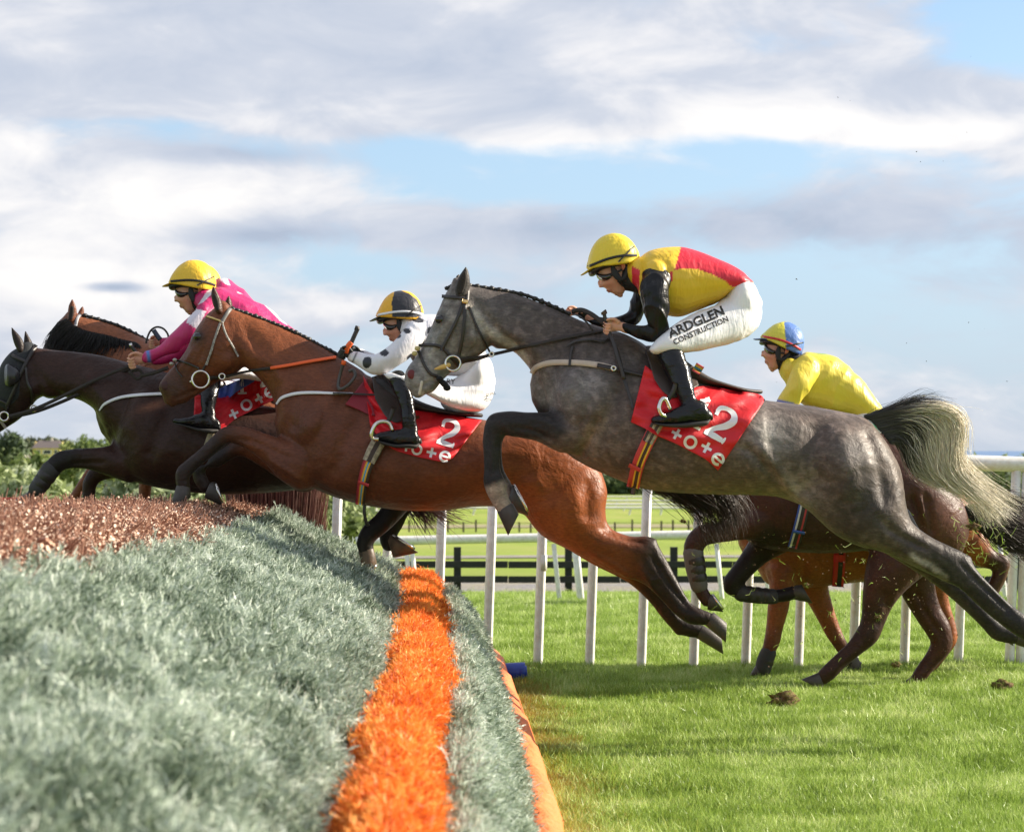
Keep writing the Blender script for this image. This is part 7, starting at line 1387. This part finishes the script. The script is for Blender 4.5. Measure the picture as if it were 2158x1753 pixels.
clod('brown turf clod lying on the grass in front of the dark bay hind hooves', 1650, 1478, 10.7, .055, 1, True); clod('upright turf clod bouncing on the grass at the right picture edge', 2112, 1438, 11.4, .040, 2, True)
clod('turf clod in the air just behind the hind leg of the dark bay', 1700, 1232, 11.3, .010, 3); clod('pale rooty clod flying in front of the dark bay hind leg', 1850, 1300, 11.2, .014, 4)
clod('torn tuft of grass flying beside the tail of the dark bay', 2052, 1110, 11.2, .026, 5); clod('small clod flying above the middle white rail', 1440, 1098, 11.0, .012, 6); clod('small brown clod beside the near hoofprint', 1888, 1400, 11.4, .020, 7)
def flying(name, n, xr, yr, dr, size, m, label, soil=False, seed=5):
    r = np.random.default_rng(seed); V = []; F = []
    for i in range(n):
        px = r.triangular(xr[0], xr[1], xr[2]); py = r.triangular(yr[0], yr[1], yr[2]); p = np.array(W(px, py, r.uniform(*dr)))
        if p[2] < .03: continue
        if soil:
            s = size * r.uniform(.4, 1.5) ** 1.5; q = r.normal(size=(4, 3)); q /= np.linalg.norm(q, axis=1)[:, None]; k = len(V); V += list(p + q * s); F += [(k, k + 1, k + 2, k + 2), (k, k + 2, k + 3, k + 3), (k, k + 3, k + 1, k + 1), (k + 1, k + 3, k + 2, k + 2)]
        else:
            d = r.normal(size=3); d /= np.linalg.norm(d); u = np.cross(d, r.normal(size=3)); u /= np.linalg.norm(u); L = size * r.uniform(.4, 1.5); w = .0016 * r.uniform(.6, 1.4); b = r.normal(size=3) * L * .2; k = len(V)
            V += [p - u * w, p + u * w, p + d * L * .5 + b + u * w, p + d * L * .5 + b - u * w, p + d * L, ]; F += [(k, k + 1, k + 2, k + 3), (k + 3, k + 2, k + 4, k + 4)]
    F = [tuple(dict.fromkeys(f)) for f in F]
    tag(link(name, mesh_np(name, V, F), m, smooth=False), label, 'flying turf', kind='stuff')
flying('flying_grass', 110, (1440, 1780, 2120), (1040, 1260, 1440), (10.6, 11.5), .040, M_grass, 'cut grass blades flying up behind the hooves')
flying('flying_grass', 90, (1990, 2060, 2150), (1080, 1140, 1240), (10.8, 11.3), .05, M_grass, 'cut grass blades flying by the tail', seed=9)
flying('flying_soil', 700, (1430, 1830, 2150), (1010, 1230, 1460), (10.6, 11.5), .0035, mat('soil_crumb', (.16, .10, .06), .9), 'fine soil crumbs flying behind the hooves', True, 6)
flying('flying_soil', 26, (1330, 1950, 2150), (60, 800, 1000), (9.5, 11), .0036, mat('dark_crumb', (.05, .04, .03), .9), 'dark specks of soil high in the air', True, 7)
for o in [o for o in COL.objects if o.name.startswith('flying_')]:
    if 'category' in o: del o['category']
# hoof prints and bare scuffs
def scuff(px, py, r_, seed):
    d = CAMH / (py - YH) * FPX; p = W(px, py, d); mb = MB(); r = np.random.default_rng(seed); n = 14; V = [(p.x, d, .012)]
    V += [(p.x + r_ * 1.8 * math.cos(2 * math.pi * i / n) * r.uniform(.6, 1.2), d + r_ * math.sin(2 * math.pi * i / n) * r.uniform(.6, 1.2), .006) for i in range(n)]
    return V, n
SV = []; SF = []
for i, (px, py, r_) in enumerate(((1660, 1500, .05), (1680, 1530, .07), (1640, 1540, .05), (1780, 1545, .05), (1940, 1432, .06), (2060, 1420, .08), (1880, 1432, .05), (1700, 1555, .03))):
    V, n = scuff(px, py, r_, i); k = len(SV); SV += V; SF += [(k, k + 1 + j, k + 1 + (j + 1) % n) for j in range(n)]
tag(link('bare_scuff', mesh_np('bare_scuff', SV, SF), MATS['clod_soil']), kind='structure')

# the next runner is already casting its shadow into the picture from the right
def copy_tree(o, parent=None, off=Vector((0, 0, 0))):
    c = o.copy(); COL.objects.link(c)
    if parent: c.parent = parent
    else: c.location = o.location + off
    for ch in [x for x in o.children]: copy_tree(ch, c)
    return c
n1 = copy_tree(DBAY, None, Vector((3.25, -2.25, 0))); n1['label'] = 'dark racehorse following at the right, outside the picture, whose shadow falls on the near grass'
n2_ = copy_tree(J5, None, Vector((3.25, -2.25, 0))); n2_['label'] = 'jockey of the following horse at the right, outside the picture'
# tidy labels
for o in COL.objects:
    if o.parent is None and 'label' in o:
        w = o['label'].split()
        if len(w) > 16: o['label'] = ' '.join(w[:16])
